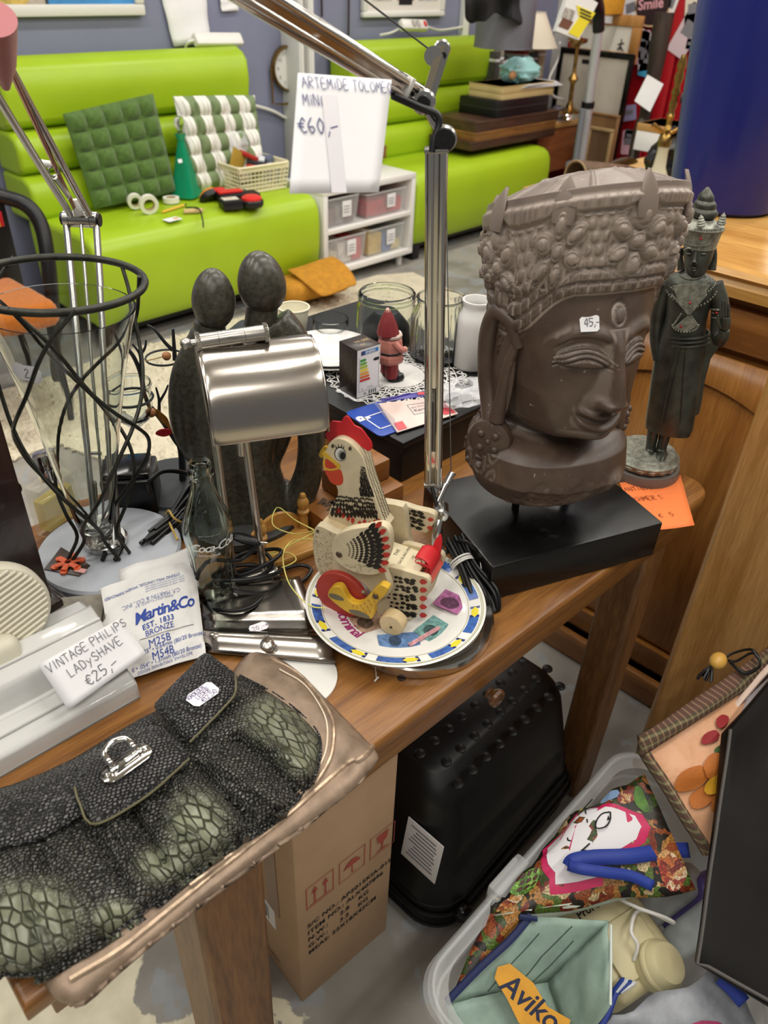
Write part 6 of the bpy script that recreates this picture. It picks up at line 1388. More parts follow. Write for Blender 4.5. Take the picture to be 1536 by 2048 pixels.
hdecal('beak_upper',[(305,605),(335,572),(360,590),(420,650),(500,720),(562,770),(552,810),(520,800),(440,720),(370,680),(335,650)],ty,off=.0006)
hdecal('mouth',[(352,690),(380,690),(440,730),(525,790),(480,812),(400,822),(352,800)],mat('mouth_red','#c1452f',.5),off=.0003)
hdecal('beak_lower',[(325,690),(350,690),(345,780),(380,818),(450,826),(520,802),(560,790),(540,825),(450,848),(370,840),(325,790)],ty,off=.0007)
hdecal('wattle',[(345,842),(450,850),(560,832),(590,900),(602,960),(590,1030),(520,1052),(430,1010),(385,930)],mat('wattle_red','#c9482f',.5),off=.0005)
pl=hp(D_HEAD-.0215);m=MB();m.prism(poly_smooth(pl.poly([C3(*p)for p in[(300,560),(330,510),(380,490),(400,560),(350,640),(300,640),(285,600)]]),2),.004,pl.F);m.build('beak_back',ty,t)
def ell(cx,cy,rx,ry,n=20,rot=0):return[(cx+rx*math.cos(a)*math.cos(rot)-ry*math.sin(a)*math.sin(rot),cy+rx*math.cos(a)*math.sin(rot)+ry*math.sin(a)*math.cos(rot))for a in np.linspace(0,2*PI,n+1)[:-1]]
hdecal('eye_outline',ell(560,614,80,98,rot=-.25),tdark,off=.0004,sm=1);hdecal('eye_white',ell(562,618,70,86,rot=-.25),mat('eye_white','#dcd9cf',.3),off=.0006,sm=1);hdecal('iris',ell(585,632,55,72,rot=-.2),mat('iris_grey','#8d9490',.3),off=.0009,sm=1);hdecal('pupil',ell(595,640,40,52),tdark,off=.0012,sm=1)
for x,y,x2,y2 in((510,530,490,495),(540,518,535,480),(575,520,585,480),(600,535,615,500)):hdecal('eyelash',[(x-8,y),(x+8,y),(x2+3,y2),(x2-3,y2)],tdark,sm=1)
for x,y in((455,505),(695,540)):hdecal('nail',ell(x,y,20,26),mat('nail_dark','#4a3a2c',.4),off=.001,sm=1,th=.001)
def leaf_px(x,y,L,w,ang):
 c,s_=math.cos(ang),math.sin(ang);return[(x+a*c-b2*s_,y+a*s_+b2*c)for a,b2 in((-L/2,0),(-L*.2,-w/2),(L*.2,-w*.42),(L/2,0),(L*.2,w*.42),(-L*.2,w/2))]
def feathers(name,specs,mt,d,cv):
 pl=hp(d+.0005);m=MB()
 for(x,y,L,w,a)in specs:m.flat(pl.poly([cv(*p)for p in leaf_px(x,y,L,w,a)]),pl.F)
 return m.build(name,mt,t,kind='stuff')
rnd=random.Random(5)
sp_=[];sr=[]
def neck_edge(y):return float(np.interp(y,[560,660,770,900,1000,1140,1280,1430,1560],[800,870,905,935,965,1015,1065,1115,1160]))
y=800
while y<1200:
 e=neck_edge(y);x=e-12;k=0;wdt=60+(y-800)*.35
 while x>e-wdt:
  s_=.6+.8*(y-800)/400;sp_.append((x+rnd.uniform(-4,4),y+rnd.uniform(-6,6),40*s_,17*s_,1.12+rnd.uniform(-.1,.1)));x-=18*s_+rnd.uniform(-2,2)
 y+=22
rows=[(1190,22,40),(1240,30,62),(1300,38,84),(1360,44,100),(1420,48,110)]
for yy_,w,L in rows:
 x0,x1=float(np.interp(yy_,[1150,1300,1450],[540,470,440])),neck_edge(yy_)-15
 x=x0+rnd.uniform(0,10)
 while x<x1:
  u=(x-x0)/(x1-x0);dens=1-.35*u;sp_.append((x,yy_+55*u+rnd.uniform(-16,16)+18,L*.86,w*.9*dens*1.35,1.75-.55*u+rnd.uniform(-.12,.12)));x+=w*1.18*dens
feathers('neck_feathers',sp_,tdark,D_HEAD,C3)
for x,y in((520,1410),(600,1470),(675,1510),(735,1545),(830,1590),(900,1570),(970,1595),(1040,1570),(1100,1560),(545,1400)):sr.append((x,y,96,52,1.65+rnd.uniform(-.15,.15)))
feathers('neck_feather_tips',sr,tred,D_HEAD,C3)
m=MB();pl=hp(D_HEAD);npts=[pl.q(*C3(neck_edge(y)+2,y))for y in np.linspace(560,1560,44)]
for i in range(len(npts)-1):
 for j in range(4):
  z=-.0022-.0052*j-rnd.uniform(0,.0015);(x0,y0),(x1,y1)=npts[i],npts[i+1];e=.0006;s_=.35+.6*i/44
  m.add([tuple(pl.F@V(q))for q in((x0+e,y0,z),(x1+e,y1,z-.0008),((x0+x1)/2+e,(y0+y1)/2,z-.0034*s_))],[(0,1,2)])
m.build('nape_feathers',tdark,t,kind='stuff')
def wingf(d,cv,cx,cy,ang0,flip,sc,extra=()):
 A_,R_=[],[]
 for ring,(r,n,L,w)in enumerate(((110,7,16,9),(150,9,20,11),(190,10,26,15),(236,11,36,20),(290,11,50,27),(352,10,68,37),(425,9,92,48),(492,7,80,46))):
  for k in range(n):
   a=ang0+(k/(n-1)-.5)*(1.15-.02*ring)+(.04 if ring%2 else 0);x,y=cx+r*sc*math.cos(a),cy+r*sc*math.sin(a)*flip
   (R_ if ring==7 else A_).append((x,y,L*sc*1.22,w*sc*1.22,a*flip+rnd.uniform(-.1,.1)-.25))
 return A_,R_
A_,R_=wingf(D_WING,C4,300,520,-.12,1,.98);feathers('wing_feathers',A_,tdark,D_WING,C4);feathers('wing_feather_tips',R_,tred,D_WING,C4)
A_,R_=[],[]
for r_i in range(5):
 for k in range(6):
  u,v=r_i/4,k/5;x=830+300*v+130*u*.3-40*u;y=790+75*v*0+90*r_i*.95+40*v
  if k==5:R_.append((x+30,y+8,84,56,.1))
  else:[A_.append((x-15+(20 if r_i%2 else 0)+rnd.uniform(-12,12),y+rnd.uniform(-8,8)+46*h_-20*h_*v,(46+42*v)*(1-.15*h_)*rnd.uniform(.8,1.2),(22+24*v)*(1-.1*h_),.35*rnd.random()+.02))for h_ in(0,1)]
feathers('rear_feathers',A_,tdark,D_REAR,C4);feathers('rear_feather_tips',R_,tred,D_REAR,C4)
A_,R_=[],[]
for r_i in range(5):
 for k in range(6):
  v=k/5;x=850+350*v-4*r_i;y=70+34*r_i*(.75+.5*v)+80*v
  if k==5:R_.append((x+40,y+8,66,40,.15))if r_i in(1,3)else None
  else:A_.append((x+(22 if r_i%2 else 0),y,58+36*v,22+18*v,.28+rnd.uniform(-.1,.1)))
feathers('wing_feathers',A_,tdark,fw_d,C4);feathers('wing_feather_tips',R_,tred,fw_d,C4)
A_=[]
for i in range(230):
 x,y=rnd.uniform(40,230),rnd.uniform(330,780)
 if y>330+(x-30)*0 and x>36+abs(y-480)*.12:A_.append((x,y,rnd.uniform(14,30),2.4,.75+rnd.uniform(-.25,.25)))
for i in range(120):x,y=rnd.uniform(330,750),rnd.uniform(655,740);A_.append((x,y,rnd.uniform(14,26),2.2,.2+rnd.uniform(-.5,.5)))
feathers('breast_hatching',[a for a in A_ if a[0]<240],mat('hatch_grey','#6d6350',.6),D_BREAST,C4);feathers('wing_hatching',[a for a in A_ if a[0]>300],mat('hatch_grey'),D_WING,C4)
def disc(name,cpx,d,r,th,mt,cv=C4,bev=.001):
 c=hp(d).w(*cv(*cpx));m=MB();m.cyl(c-hn*th,c,r,n=40,bev=bev);return m.build(name,mt,t),c
disc('rivet',(292,565),D_WING+.0015,.0042,.002,mat('nail_dark'));disc('rivet',(75,320),D_BREAST+.001,.0018,.001,mat('nail_dark'))
wh,wc_=disc('rear_wheel',(828,1290),.004,.0158,.016,tw,bev=.0015);disc('axle',(828,1306),.0045,.0018,.001,mat('nail_dark'))
c2=wc_-hn*(WD+.048);m=MB();m.cyl(c2,c2-hn*.016,.0158,n=40,bev=.0015);m.build('rear_wheel',tw,t)
fr_,fc_=disc('front_wheel',(310,980),-.004,.034,.008,mat('wheel_red','#a83a30',.5,var=(20,.1)),bev=.001)
m=MB();c2=fc_-hn*.075;m.cyl(c2,c2-hn*.008,.034,n=40,bev=.001);m.build('front_wheel',mat('wheel_red'),t)
m=MB();m.cyl(fc_+hn*.004,c2,.003,n=12);m.build('axle',chrome,t)
foot=board('foot',.008,[(182,960),(215,900),(290,885),(340,930),(380,1010),(440,1062),(520,1060),(600,985),(660,915),(720,870),(790,900),(800,925),(760,985),(690,1050),(660,1100),(655,1170),(620,1220),(500,1195),(400,1160),(300,1095),(200,1010)],.010,ty)
hdecal('claw',[(195,960),(260,965),(330,1000),(345,1030),(280,1025),(210,1000)],mat('claw_grey','#6b6552',.5),.008,C4);hdecal('claw',[(400,1125),(500,1135),(590,1180),(610,1215),(500,1190),(420,1160)],mat('claw_grey'),.008,C4)
A_=[(x,y,44,5,a)for x,y,a in((520,1085,1.1),(560,1060,1.0),(600,1035,.9),(640,1005,.9),(545,1120,1.2),(590,1100,1.1),(625,1075,1.0),(660,1045,.9),(690,975,.9),(700,1010,.9),(480,1100,1.2),(610,1140,1.2),(570,1150,1.2),(440,1090,1.3),(650,950,.8))]
feathers('foot_scales',A_,mat('scale_red','#a5452a',.5),.008,C4);disc('rivet',(665,995),.010,.0038,.002,mat('nail_dark'))
m=MB();m.cyl(hp(.004).w(*C4(545,940)),hp(-.01).w(*C4(560,975)),.0022,n=8);m.build('pin',chrome,t)
cable([hp(-.05).w(636,905),P(700,1060,T+.11),P(628,1060,T+.07),P(590,1040,T+.06),P(555,1015,T+.05),P(546,1050,T+.035),P(590,1068,T+.03),P(628,1062,T+.05)][2:],.0009,mat('yellow_cord','#e6dc7a',.5),'string','pale yellow string loop left of the hen, upper loop','string')
cable([P(628,1078,T+.05),P(585,1082,T+.035),P(566,1110,T+.03),P(575,1160,T+.026),P(600,1195,T+.03),P(625,1213,T+.036),P(652,1216,T+.038)],.0009,mat('yellow_cord'),'string','pale yellow string running down to the plate rim by the hen')
cable([P(630,1064,T+.05),P(570,1095,T+.03),P(536,1110,T+.018),P(575,1105,T+.014),P(592,1120,T+.012),P(565,1135,T+.012),P(540,1138,T+.012)],.0009,mat('yellow_cord'),'string','pale yellow string curling over the small wooden tray')
t=thing('wooden_tray','small pale wooden gallery tray with turned pegs behind the hen','tray',P(590,1110,T))
twd=wood('tray_wood','#c99a55','#b07f3c',.35,0,12,12)
qa,qb=P(538,1130,T),P(640,1092,T);tx=(qb-qa).normalized();tf=frame(qa,tx,V((-tx.y,tx.x,0)));LW=(qb-qa).length
m=MB(tf);m.bx((-.004,-.012,0),(LW,.052,.008),.002);m.build('floor_board',twd,t);m=MB(tf);m.bx((-.006,-.016,0),(LW,-.008,.013),.003);m.build('front_rail',twd,t)
m=MB();m.prism([(0,0)]+[(LW*i/12,.014+.022*math.sin(PI*i/12))for i in range(13)]+[(LW,0)],.006,tf@T_(0,.054,.006)@RX(PI/2));m.build('back_rail',twd,t)
for px,py,z in((534,1092,.0),(640,1056,.0)):
 c=tf@V((.0 if px<600 else LW*.98,.045 if px>600 else .02,.0));m=MB();m.lathe([(.006,0),(.0075,.006),(.0065,.03),(.009,.033),(.009,.037),(.0055,.04),(.0085,.046),(.009,.052),(.006,.058),(.0045,.0595),(.005,.063),(.0035,.066),(0,.067)],24,T_(c));m.build('peg',twd,t)
t=thing('stepped_box','stepped honey wood box with a dark stamp behind the hen','box',P(720,960,T))
hw=wood('honey_wood','#a06a33','#7d4d20',.4,0,10,12);s0=V((.655,.70,T));WF=frame(P(800,988,T),V((-.62,.35,0)),V((.35,.62,0)))
WF=T_(.60,.665,T)@RZ(-.05)
MB(WF).bx((0,0,0),(.155,.075,.030),.002).build('lower_step',hw,t);MB(WF).bx((.05,.028,.031),(.15,.074,.066),.002).build('upper_step',hw,t)
m=MB(WF);[m.flat(blob_poly(.03+.012*(i%3),.024+.011*(i//3),.009,.006,10,.4,i),None,.0304)for i in range(7)];m.build('stamp',mat('stamp_dark','#4a3520',.6),t,kind='stuff')
m=MB(WF);m.bx((.0,.078,.036),(.05,.1,.05),.002);
BH=.837;t=thing('black_chest','large matt black box on the table back carrying doily and jars','box',(.97,.93,T))
bxm=mat('chest_black','#0f0f11',.45,bump=(90,.05,.001),rvar=(6,.1));KF=T_(.789,.694,T)@RZ(-.03)
MB(KF).bx((0,0,0),(.38,.5,BH-T-.012),.003).build('body',bxm,t);MB(KF).bx((-.003,-.003,BH-T-.012),(.383,.503,BH-T),.003).build('lid',bxm,t)
def on(px,py,dz=0.0):return P(px,py,BH+dz)
dc=V((.955,.865,BH));t=thing('doily','round white crocheted lace doily spread on the black box','doily',dc)
lace=mat('lace_white','#dcdad6',.8);DR=.128
def ringt(r,n,amp,k,rad=.0011,z=.0014):return[(dc.x+(r+amp*math.cos(k*a))*math.cos(a),dc.y+(r+amp*math.cos(k*a))*math.sin(a),dc.z+z)for a in np.linspace(0,2*PI,n+1)[:-1]]
m=MB()
for r in np.linspace(.008,.05,14):m.tube(ringt(r,40,0,1),.0015,4,closed=True)
for r,amp,k in((.056,.0,1),(.064,.004,20),(.074,.0,1),(.082,.005,26),(.092,.0,1),(.100,.005,30),(.109,.0,1),(.118,.006,34),(.125,.004,34)):m.tube(ringt(r,150,amp,k),.0013,4,closed=True)
for r0,r1,n in((.05,.056,40),(.056,.074,44),(.074,.092,52),(.092,.109,60)):
 for i in range(n):
  a=2*PI*i/n;a2=a+(.05 if i%2 else-.05);m.tube([(dc.x+r0*math.cos(a),dc.y+r0*math.sin(a),dc.z+.0014),(dc.x+r1*math.cos(a2),dc.y+r1*math.sin(a2),dc.z+.0014)],.0011,4)
m.build('lacework',lace,t,kind='stuff')
pc=V((.945,1.03,BH));pc=on(640,712);pc=V((.915,1.0,BH))
def saucer(z,r,lab):
 t=thing('saucer',lab,'plate',(pc.x,pc.y,BH+z),group='white saucers on the black box')
 m=MB();m.lathe([(0,0),(r*.55,0),(r*.6,.002),(r,.012),(r,.0135),(r*.97,.0138),(r*.62,.0045),(r*.52,.0035),(r*.5,.0045),(r*.46,.0035),(0,.0035)],64);m.build('dish',por,t,world=False)
 m=MB();m.tube([(r*math.cos(a),r*math.sin(a),.0132)for a in np.linspace(0,2*PI,64)[:-1]],.001,6,closed=True);m.build('rim',por,t,world=False)
saucer(.003,.085,'white saucer under another at the back of the black box, lower one');saucer(.010,.084,'white saucer on top of its pair at the back of the black box')
t=thing('bulb_box','brown and white light bulb carton with energy rating bars','box',on(715,803))
f0,fr1,fl1=on(712,802),on(758,786),on(681,783);bw=(fr1-f0).length;bd2=(fl1-f0).length;bx_=(fr1-f0).normalized();BQ=frame(f0+V((0,0,.0035)),bx_,V((-bx_.y,bx_.x,0)))
bd2=.048;bh_=PP(717,705,f0,V((-1,-1,0))).z-BH
brn=mat('bulb_brown','#2f2520',.3);m=MB(BQ);m.bx((0,0,0),(bw,bd2,bh_),.0008);m.build('carton',brn,t)
FQ=BQ@T_(0,-.0006,0)@RX(PI/2);m=MB();m.flat([(.001,.001),(bw-.001,.001),(bw-.001,bh_-.001),(.001,bh_-.001)],FQ);m.build('white_panel',white_paper,t)
m=MB();m.flat([(bw*.18,bh_*.87),(bw*.9,bh_*.87),(bw*.9,bh_*.95),(bw*.18,bh_*.95)],FQ,.0003);m.build('blue_header',mat('energy_blue','#3f86c6',.5),t)
m=MB();m.flat([(bw*.18,bh_*.87),(bw*.32,bh_*.87),(bw*.32,bh_*.95),(bw*.18,bh_*.95)],FQ,.0005);m.build('flag_square',pnav,t);m=MB();text(m,'ENERG',bh_*.075,FQ@T_(bw*.36,bh_*.885,.0006),bold=.03);m.build('lettering',white_paper,t)
for i,c_ in enumerate(('#3d9a4b','#6cae3f','#a9c03c','#e6d23b','#e0a035','#d4702f','#c63a2d')):
 y=bh_*(.74-.068*i);L=bw*(.22+.03*i);m=MB();m.flat([(bw*.14,y),(bw*.14+L,y),(bw*.14+L+bh_*.025,y+bh_*.025),(bw*.14+L,y+bh_*.05),(bw*.14,y+bh_*.05)],FQ,.0004);m.build('rating_bar',mat('energy_'+c_[1:],c_,.5),t)
m=MB();y=bh_*.69;m.flat([(bw*.68,y+bh_*.03),(bw*.75,y),(bw*.93,y),(bw*.93,y+bh_*.06),(bw*.75,y+bh_*.06)],FQ,.0004);m.ribbon([(bw*.1,bh_*.13),(bw*.94,bh_*.13),(bw*.94,bh_*.84)],.0004,FQ,.0004);m.ribbon([(bw*.1,bh_*.84),(bw*.1,bh_*.13)],.0004,FQ,.0004)
text(m,'4',bh_*.05,FQ@T_(bw*.22,bh_*.16,.0005));text(m,'kWh/1000h',bh_*.03,FQ@T_(bw*.45,bh_*.17,.0005));text(m,'CE',bh_*.05,FQ@T_(bw*.3,bh_*.05,.0005),bold=.03);[m.ribbon([(bw*(.55+.09*i),bh_*.04),(bw*(.55+.09*i),bh_*.1)],.002,FQ,.0005)for i in range(4)]
m.build('black_print',ink_black,t)
TQ=BQ@T_(0,0,bh_+.0004);m=MB();text(m,'200 lm',.011,TQ@T_(bw*.92,bd2*.62,0)@RZ(PI));text(m,'4W',.007,TQ@T_(bw*.55,bd2*.32,0)@RZ(PI));m.build('top_lettering',mat('print_gold','#b89a72',.4),t)
LQ=BQ@T_(-.0006,bd2,0)@RZ(-PI/2)@RX(PI/2);m=MB();bulb=[(bd2/2+x*bd2,bh_*y)for x,y in[(-.1,.12),(-.12,.25),(-.28,.45),(-.32,.62),(-.2,.78),(0,.84),(.2,.78),(.32,.62),(.28,.45),(.12,.25),(.1,.12)]];m.ribbon(bulb,.0007,LQ);m.ribbon([(bd2*.42,bh_*.3),(bd2*.4,bh_*.65),(bd2*.5,bh_*.45),(bd2*.6,bh_*.65),(bd2*.58,bh_*.3)],.0006,LQ);m.build('bulb_drawing',mat('print_bronze','#5a4a38',.4),t)
m=MB(BQ);m.bx((-.004,-.001,-.0032),(bw*.5,bd2*1.02,-.001),.0003);m.build('carton_flap',white_paper,t)
gb=on(778,757,.003);t=thing('gnome','carved wooden gnome with red pointed hat and black belt on the doily','figurine',gb)
gh=PY(768,622,gb.y).z-gb.z;k=gh/.1;gx=math.atan2(-gb.y,-gb.x)
GM=T_(gb)@SC(k,k,k);GR=GM@RZ(gx+2.0)
red_d=mat('gnome_red','#7d2a2c',.5,var=(80,.15));pnk=mat('gnome_pink','#b9776a',.55,var=(60,.12));blk=black_plastic
def faceted(prof,M,mt,nm,n=9):
 m=MB();m.lathe(prof,n,M);return m.build(nm,mt,t,ang=20)
for s_ in(-1,1):
 faceted([(.009,0),(.011,.004),(.009,.009),(.0,.01)],GR@T_(.006,s_*.008,0)@SC(1.25,.8,1),blk,'boot');faceted([(.009,.006),(.009,.026),(.008,.03)],GR@T_(0,s_*.008,0),red_d,'leg')
faceted([(.017,.026),(.019,.03),(.0185,.036),(.0165,.04)],GR,pnk,'skirt');faceted([(.0168,.038),(.017,.042),(.0165,.0425)],GR,blk,'belt');faceted([(.0165,.042),(.0175,.05),(.016,.058),(.011,.063)],GR,pnk,'coat')
for s_ in(-1,1):
 m=MB();m.tube([GR@V((0,s_*.014,.058)),GR@V((.006,s_*.02,.05)),GR@V((.014,s_*.014,.046))],[.0045*k,.0045*k,.004*k],8,3);m.build('arm',pnk,t);m=MB();m.sph(GR@V((.016,s_*.012,.0455)),.0042*k,10);m.build('hand',mat('gnome_skin','#d3a184',.5),t)
m=MB();m.sph((0,0,.065),.0095,16,GR);m.sph((.0095,0,.064),.0025,8,GR);m.build('head',mat('gnome_skin'),t);m=MB();m.lathe([(.0,.048),(.006,.05),(.0095,.058),(.009,.064)],10,GR@T_(.004,0,0));m.build('beard',mat('gnome_beard','#cfc6ba',.7),t)
m=MB();m.lathe([(.0145,.064),(.0155,.067),(.013,.078),(.008,.09),(.003,.099),(.0,.1005)],10,GR@RY(-.06));m.build('hat',red_d,t,ang=20);m=MB();m.lathe([(.0042,.097),(.0015,.1012),(0,.1018)],8,GR@RY(-.06));m.build('hat_tip',mat('hat_worn','#c9a49a',.6),t);m=MB();m.lathe([(.0155,.062),(.016,.065),(.0145,.067)],10,GR);m.build('hat_band',mat('hat_white','#cbb8ac',.6),t)
def vessel(name,lab,cat,base,prof,mt,n=48,extra=None,group=None):
 t=thing(name,lab,cat,base,group=group);m=MB();m.lathe(prof,n);m.build('body',mt,t,world=False,ang=60);return t
jb=V((1.055,.99,BH));jg=mat('jar_glass','#f8fbf8',.02,trans=1.0,ior=1.25)
H_=PY(752,590,jb.y).z-BH;r=.058
t=vessel('preserving_jar','big clear preserving jar with wide threaded mouth behind the gnome','jar',jb,[(0,0),(r-.004,0),(r,.005),(r,H_-.03),(r-.004,H_-.022),(r-.003,H_-.003),(r-.005,H_),(r-.008,H_),(r-.007,H_-.022),(r-.0035,H_-.032),(r-.0035,.008),(0,.006)],jg)
for z in(H_-.006,H_-.014):m=MB();m.tube([((r-.0025)*math.cos(a),(r-.0025)*math.sin(a),z)for a in np.linspace(0,2*PI,49)[:-1]],.0016,6,closed=True);m.build('thread',jg,t,world=False)
m=MB();m.lathe([(0,.007),(r*.8,.007),(r*.78,.035),(r*.4,.06),(0,.055)],24);m.build('contents',mat('jar_contents','#26282b',.8,var=(60,.5)),t,world=False)
rb=V((1.07,.868,BH));H_=PY(840,610,rb.y).z-BH;r=.052
t=thing('ribbed_jar','clear ribbed glass jar half hidden by the lamp pole','jar',rb);prof=[(0,0),(r*.9,0),(r,.008),(r,H_*.72),(r*.82,H_*.88),(r*.86,H_-.004),(r*.85,H_),(r*.8,H_),(r*.77,H_*.88),(r*.94,H_*.72),(r*.94,.01),(0,.006)]
m=MB();m.lathe(prof,84);a_=np.array(m.v);rd_=np.hypot(a_[:,0],a_[:,1]);an=np.arctan2(a_[:,1],a_[:,0]);kk=1+np.where((rd_>r*.9)&(a_[:,2]<H_*.8),.025*np.cos(an*28),0);a_[:,0]*=kk;a_[:,1]*=kk;m.v=a_.tolist();m.build('body',jg,t,world=False,ang=60);m=MB();m.tube([(r*.84*math.cos(a),r*.84*math.sin(a),H_)for a in np.linspace(0,2*PI,40)[:-1]],.0022,6,closed=True);m.build('rim',jg,t,world=False)
vb=V((1.09,.80,BH));H_=PY(908,617,vb.y).z-BH;r=.036
vessel('ceramic_vase','plain white ceramic vase between the lamp pole and the stone head','vase',vb,[(0,0),(r*.85,0),(r,.006),(r*1.0,H_*.66),(r*.92,H_*.8),(r*.7,H_*.88),(r*.68,H_*.93),(r*.78,H_*.985),(r*.76,H_),(r*.68,H_),(r*.58,H_*.92),(r*.6,H_*.87),(r*.8,H_*.7),(r*.8,H_*.3),(0,H_*.28)],mat('white_ceramic','#d9d7d3',.3,coat=.2))
gb2=V((.985,1.075,BH));H_=PY(672,632,gb2.y).z-BH;r=.036
vessel('glass_tumbler','low clear glass tumbler behind the saucers','glass',gb2,[(0,0),(r*.88,0),(r*.95,.004),(r,H_-.002),(r*.98,H_),(r*.93,H_),(r*.88,.008),(0,.006)],jg)
cb=V((.955,1.15,BH));H_=PY(597,608,cb.y).z-BH;r=.031
t=vessel('paper_cup','cream paper cup beside the stone couple','cup',cb,[(0,.003),(r*.7,.002),(r*.72,0),(r*.74,0),(r,H_-.004),(r*.97,H_-.004),(r*.72,.006),(0,.006)],mat('cup_cream','#d9d4bd',.6));m=MB();m.tube([(r*math.cos(a),r*math.sin(a),H_-.003)for a in np.linspace(0,2*PI,40)[:-1]],.0018,6,closed=True);m.build('rolled_rim',mat('cup_cream'),t,world=False)
t=thing('parking_disc','blue plastic parking disc with white P symbol at the box corner','parking disc',on(745,830))
q=[on(694,825,.0008),on(722,806,.0008),on(800,850,.0008),on(765,875,.0008)];pf_=frame(q[0],q[3]-q[0],q[1]-q[0]);I=pf_.inverted();W2,H2=.115,.075;sg=1 if(pf_.to_3x3()@V((0,0,1))).z>0 else-1
pf_=frame(on(764,874,.001),on(693,826,0)-on(764,874,0),V((.6,.8,0)));
if(pf_.to_3x3()@V((0,0,1))).z<0:pf_=frame(on(764,874,.001),on(693,826,0)-on(764,874,0),V((-.6,-.8,0)))
ds=(on(693,826,0)-on(764,874,0)).length;yd_=-1 if(pf_.to_3x3()@V((0,1,0))).dot(V((1,1,0)))<0 else 1
m=MB();m.prism([(ds/2+x,yd_*.034+y)for x,y in rrect(ds*1.02,.075,.01)],.0016,pf_);m.build('disc_card',mat('disc_blue','#2a4aa0',.35),t)
m=MB();a0,a1=ds*.2,ds*.66;m.ribbon([(a0,yd_*.012),(a1,yd_*.012),(a1,yd_*.05),(a0,yd_*.05),(a0,yd_*.012)],.0022,pf_,.0022);text(m,'P',.03,pf_@T_(ds*.58,yd_*.02,.0022)@RZ(PI if yd_>0 else 0),bold=.05);m.build('symbol',prt_white,t)
t=thing('card_sleeve','clear plastic sleeve with pale printed card lying over the blue disc','sleeve',on(830,830))
q=[on(757,808,.004),on(880,795,.004),on(916,828,.004),on(794,866,.004)];nn_=V((0,0,1))
sfm=frame(q[0],q[1]-q[0],q[3]-q[0]);sfm=sfm if(sfm.to_3x3()@V((0,0,1))).z>0 else frame(q[3],q[2]-q[3],q[0]-q[3]);I=sfm.inverted();pq=[tuple((I@p).xy)for p in q]
m=MB();m.prism(pq,.0012,sfm);m.build('card',mat('card_pale','#cfb9b0',.3,var=(14,.12)),t)
um=lambda u,v:(pq[0][0]*(1-u)*(1-v)+pq[1][0]*u*(1-v)+pq[2][0]*u*v+pq[3][0]*(1-u)*v,pq[0][1]*(1-u)*(1-v)+pq[1][1]*u*(1-v)+pq[2][1]*u*v+pq[3][1]*(1-u)*v)
m=MB();m.flat([um(*p)for p in((.03,.72),(.17,.72),(.17,.97),(.03,.97))],sfm,.0018);m.flat([um(*p)for p in((.8,.1),(.98,.2),(.98,.95),(.8,.9))],sfm,.0018);m.build('red_square',mat('card_red','#c2464f',.4),t)
m=MB();m.ribbon([um(.4,.2),um(.68,.2),um(.68,.6),um(.4,.6),um(.4,.2)],.001,sfm,.0018);o_=um(.43,.5);x_=um(.66,.5);ang_=math.atan2(x_[1]-o_[1],x_[0]-o_[0]);text(m,'Kerastik',.0115,sfm@T_(o_[0],o_[1],.0019)@RZ(ang_),bold=.01,shear=.2);text(m,'glue down',.006,sfm@T_(um(.43,.35)[0],um(.43,.35)[1],.0019)@RZ(ang_));m.build('lettering',ink_grey,t)
m=MB();q2=[on(727,780,.02),on(757,808,.006),on(796,867,.006),on(790,838,.022),on(728,815,.01)];m.add([tuple(p)for p in q2],[(0,1,2,3)]);m.build('sleeve_flap',clearfilm('sleeve_film','#e3e6ee',.3,.1),t)
rod('pen',on(770,800,.004),on(822,786,.004),.0018,mat('pen_purple','#4b3f8f',.3),'thin purple pen lying behind the card sleeve','pen');
t=thing('paper_strip','violet and red printed strip lying behind the card sleeve','strip',on(820,793));m=MB();q=[on(760,797,.003),on(860,780,.003),on(862,790,.003),on(765,804,.003)];m.add([tuple(p)for p in q],[(3,2,1,0)]);m.build('strip',mat('strip_violet','#5a55a0',.3),t,mods=[SOLID(.001)]);m=MB();q=[on(835,785,.0042),on(862,781,.0042),on(863,787,.0042),on(836,790,.0042)];m.add([tuple(p)for p in q],[(3,2,1,0)]);m.build('red_end',mat('card_red'),t)
crumple_bag(on(925,800,.0),.12,.08,.03,9,'plastic_bag',film,'flat clear plastic bag with a dark plug beside the stone head')
m=MB();m.box((0,0,.008),(.03,.02,.016),.005,M=T_(on(905,805,.001)));m.tube([on(910,800,.008),on(925,798,.008),on(935,806,.004)],.003,8,4);tag(m.build('plug',black_plastic),'small dark plug inside the clear plastic bag','plug')
t=thing('cable_coil','bundled black mains cable with white tie between plate and plinth','cable',P(930,1190,T))
m=MB()
c0,c1=P(905,1095,T+.045),P(965,1195,T+.02);dr=(c1-c0);sdv=V((-dr.y,dr.x,0)).normalized()
for i in range(12):
 s_=(i-5.5)/5.5;a=i*1.3;zz0=.008*math.sin(a);w=.020*s_
 m.tube([c0+sdv*(w*.6)+V((0,0,.012+zz0)),c0*.5+c1*.5+sdv*(w*.55)+V((0,0,.006+zz0*.6)),c1+sdv*w+V((0,0,zz0)),c1+dr*.18+sdv*w*.9-V((0,0,.012)),c1-dr*.1+sdv*w*1.1-V((0,0,.014)),c0*.7+c1*.3+sdv*w-V((0,0,.012+.02*(i%3)/3))],.0029,7,6)
m.tube([c0+V((0,0,.01)),P(935,1085,T+.07),P(958,1110,T+.05),P(960,1140,T+.03)],.0029,7,6);m.tube([P(882,1060,T+.05),P(880,1085,T+.05),P(890,1105,T+.05),c0],.0029,7,6)
m.build('strand',rubber,t,kind='stuff')
f_=along(c0*.72+c1*.28,c1);m=MB()
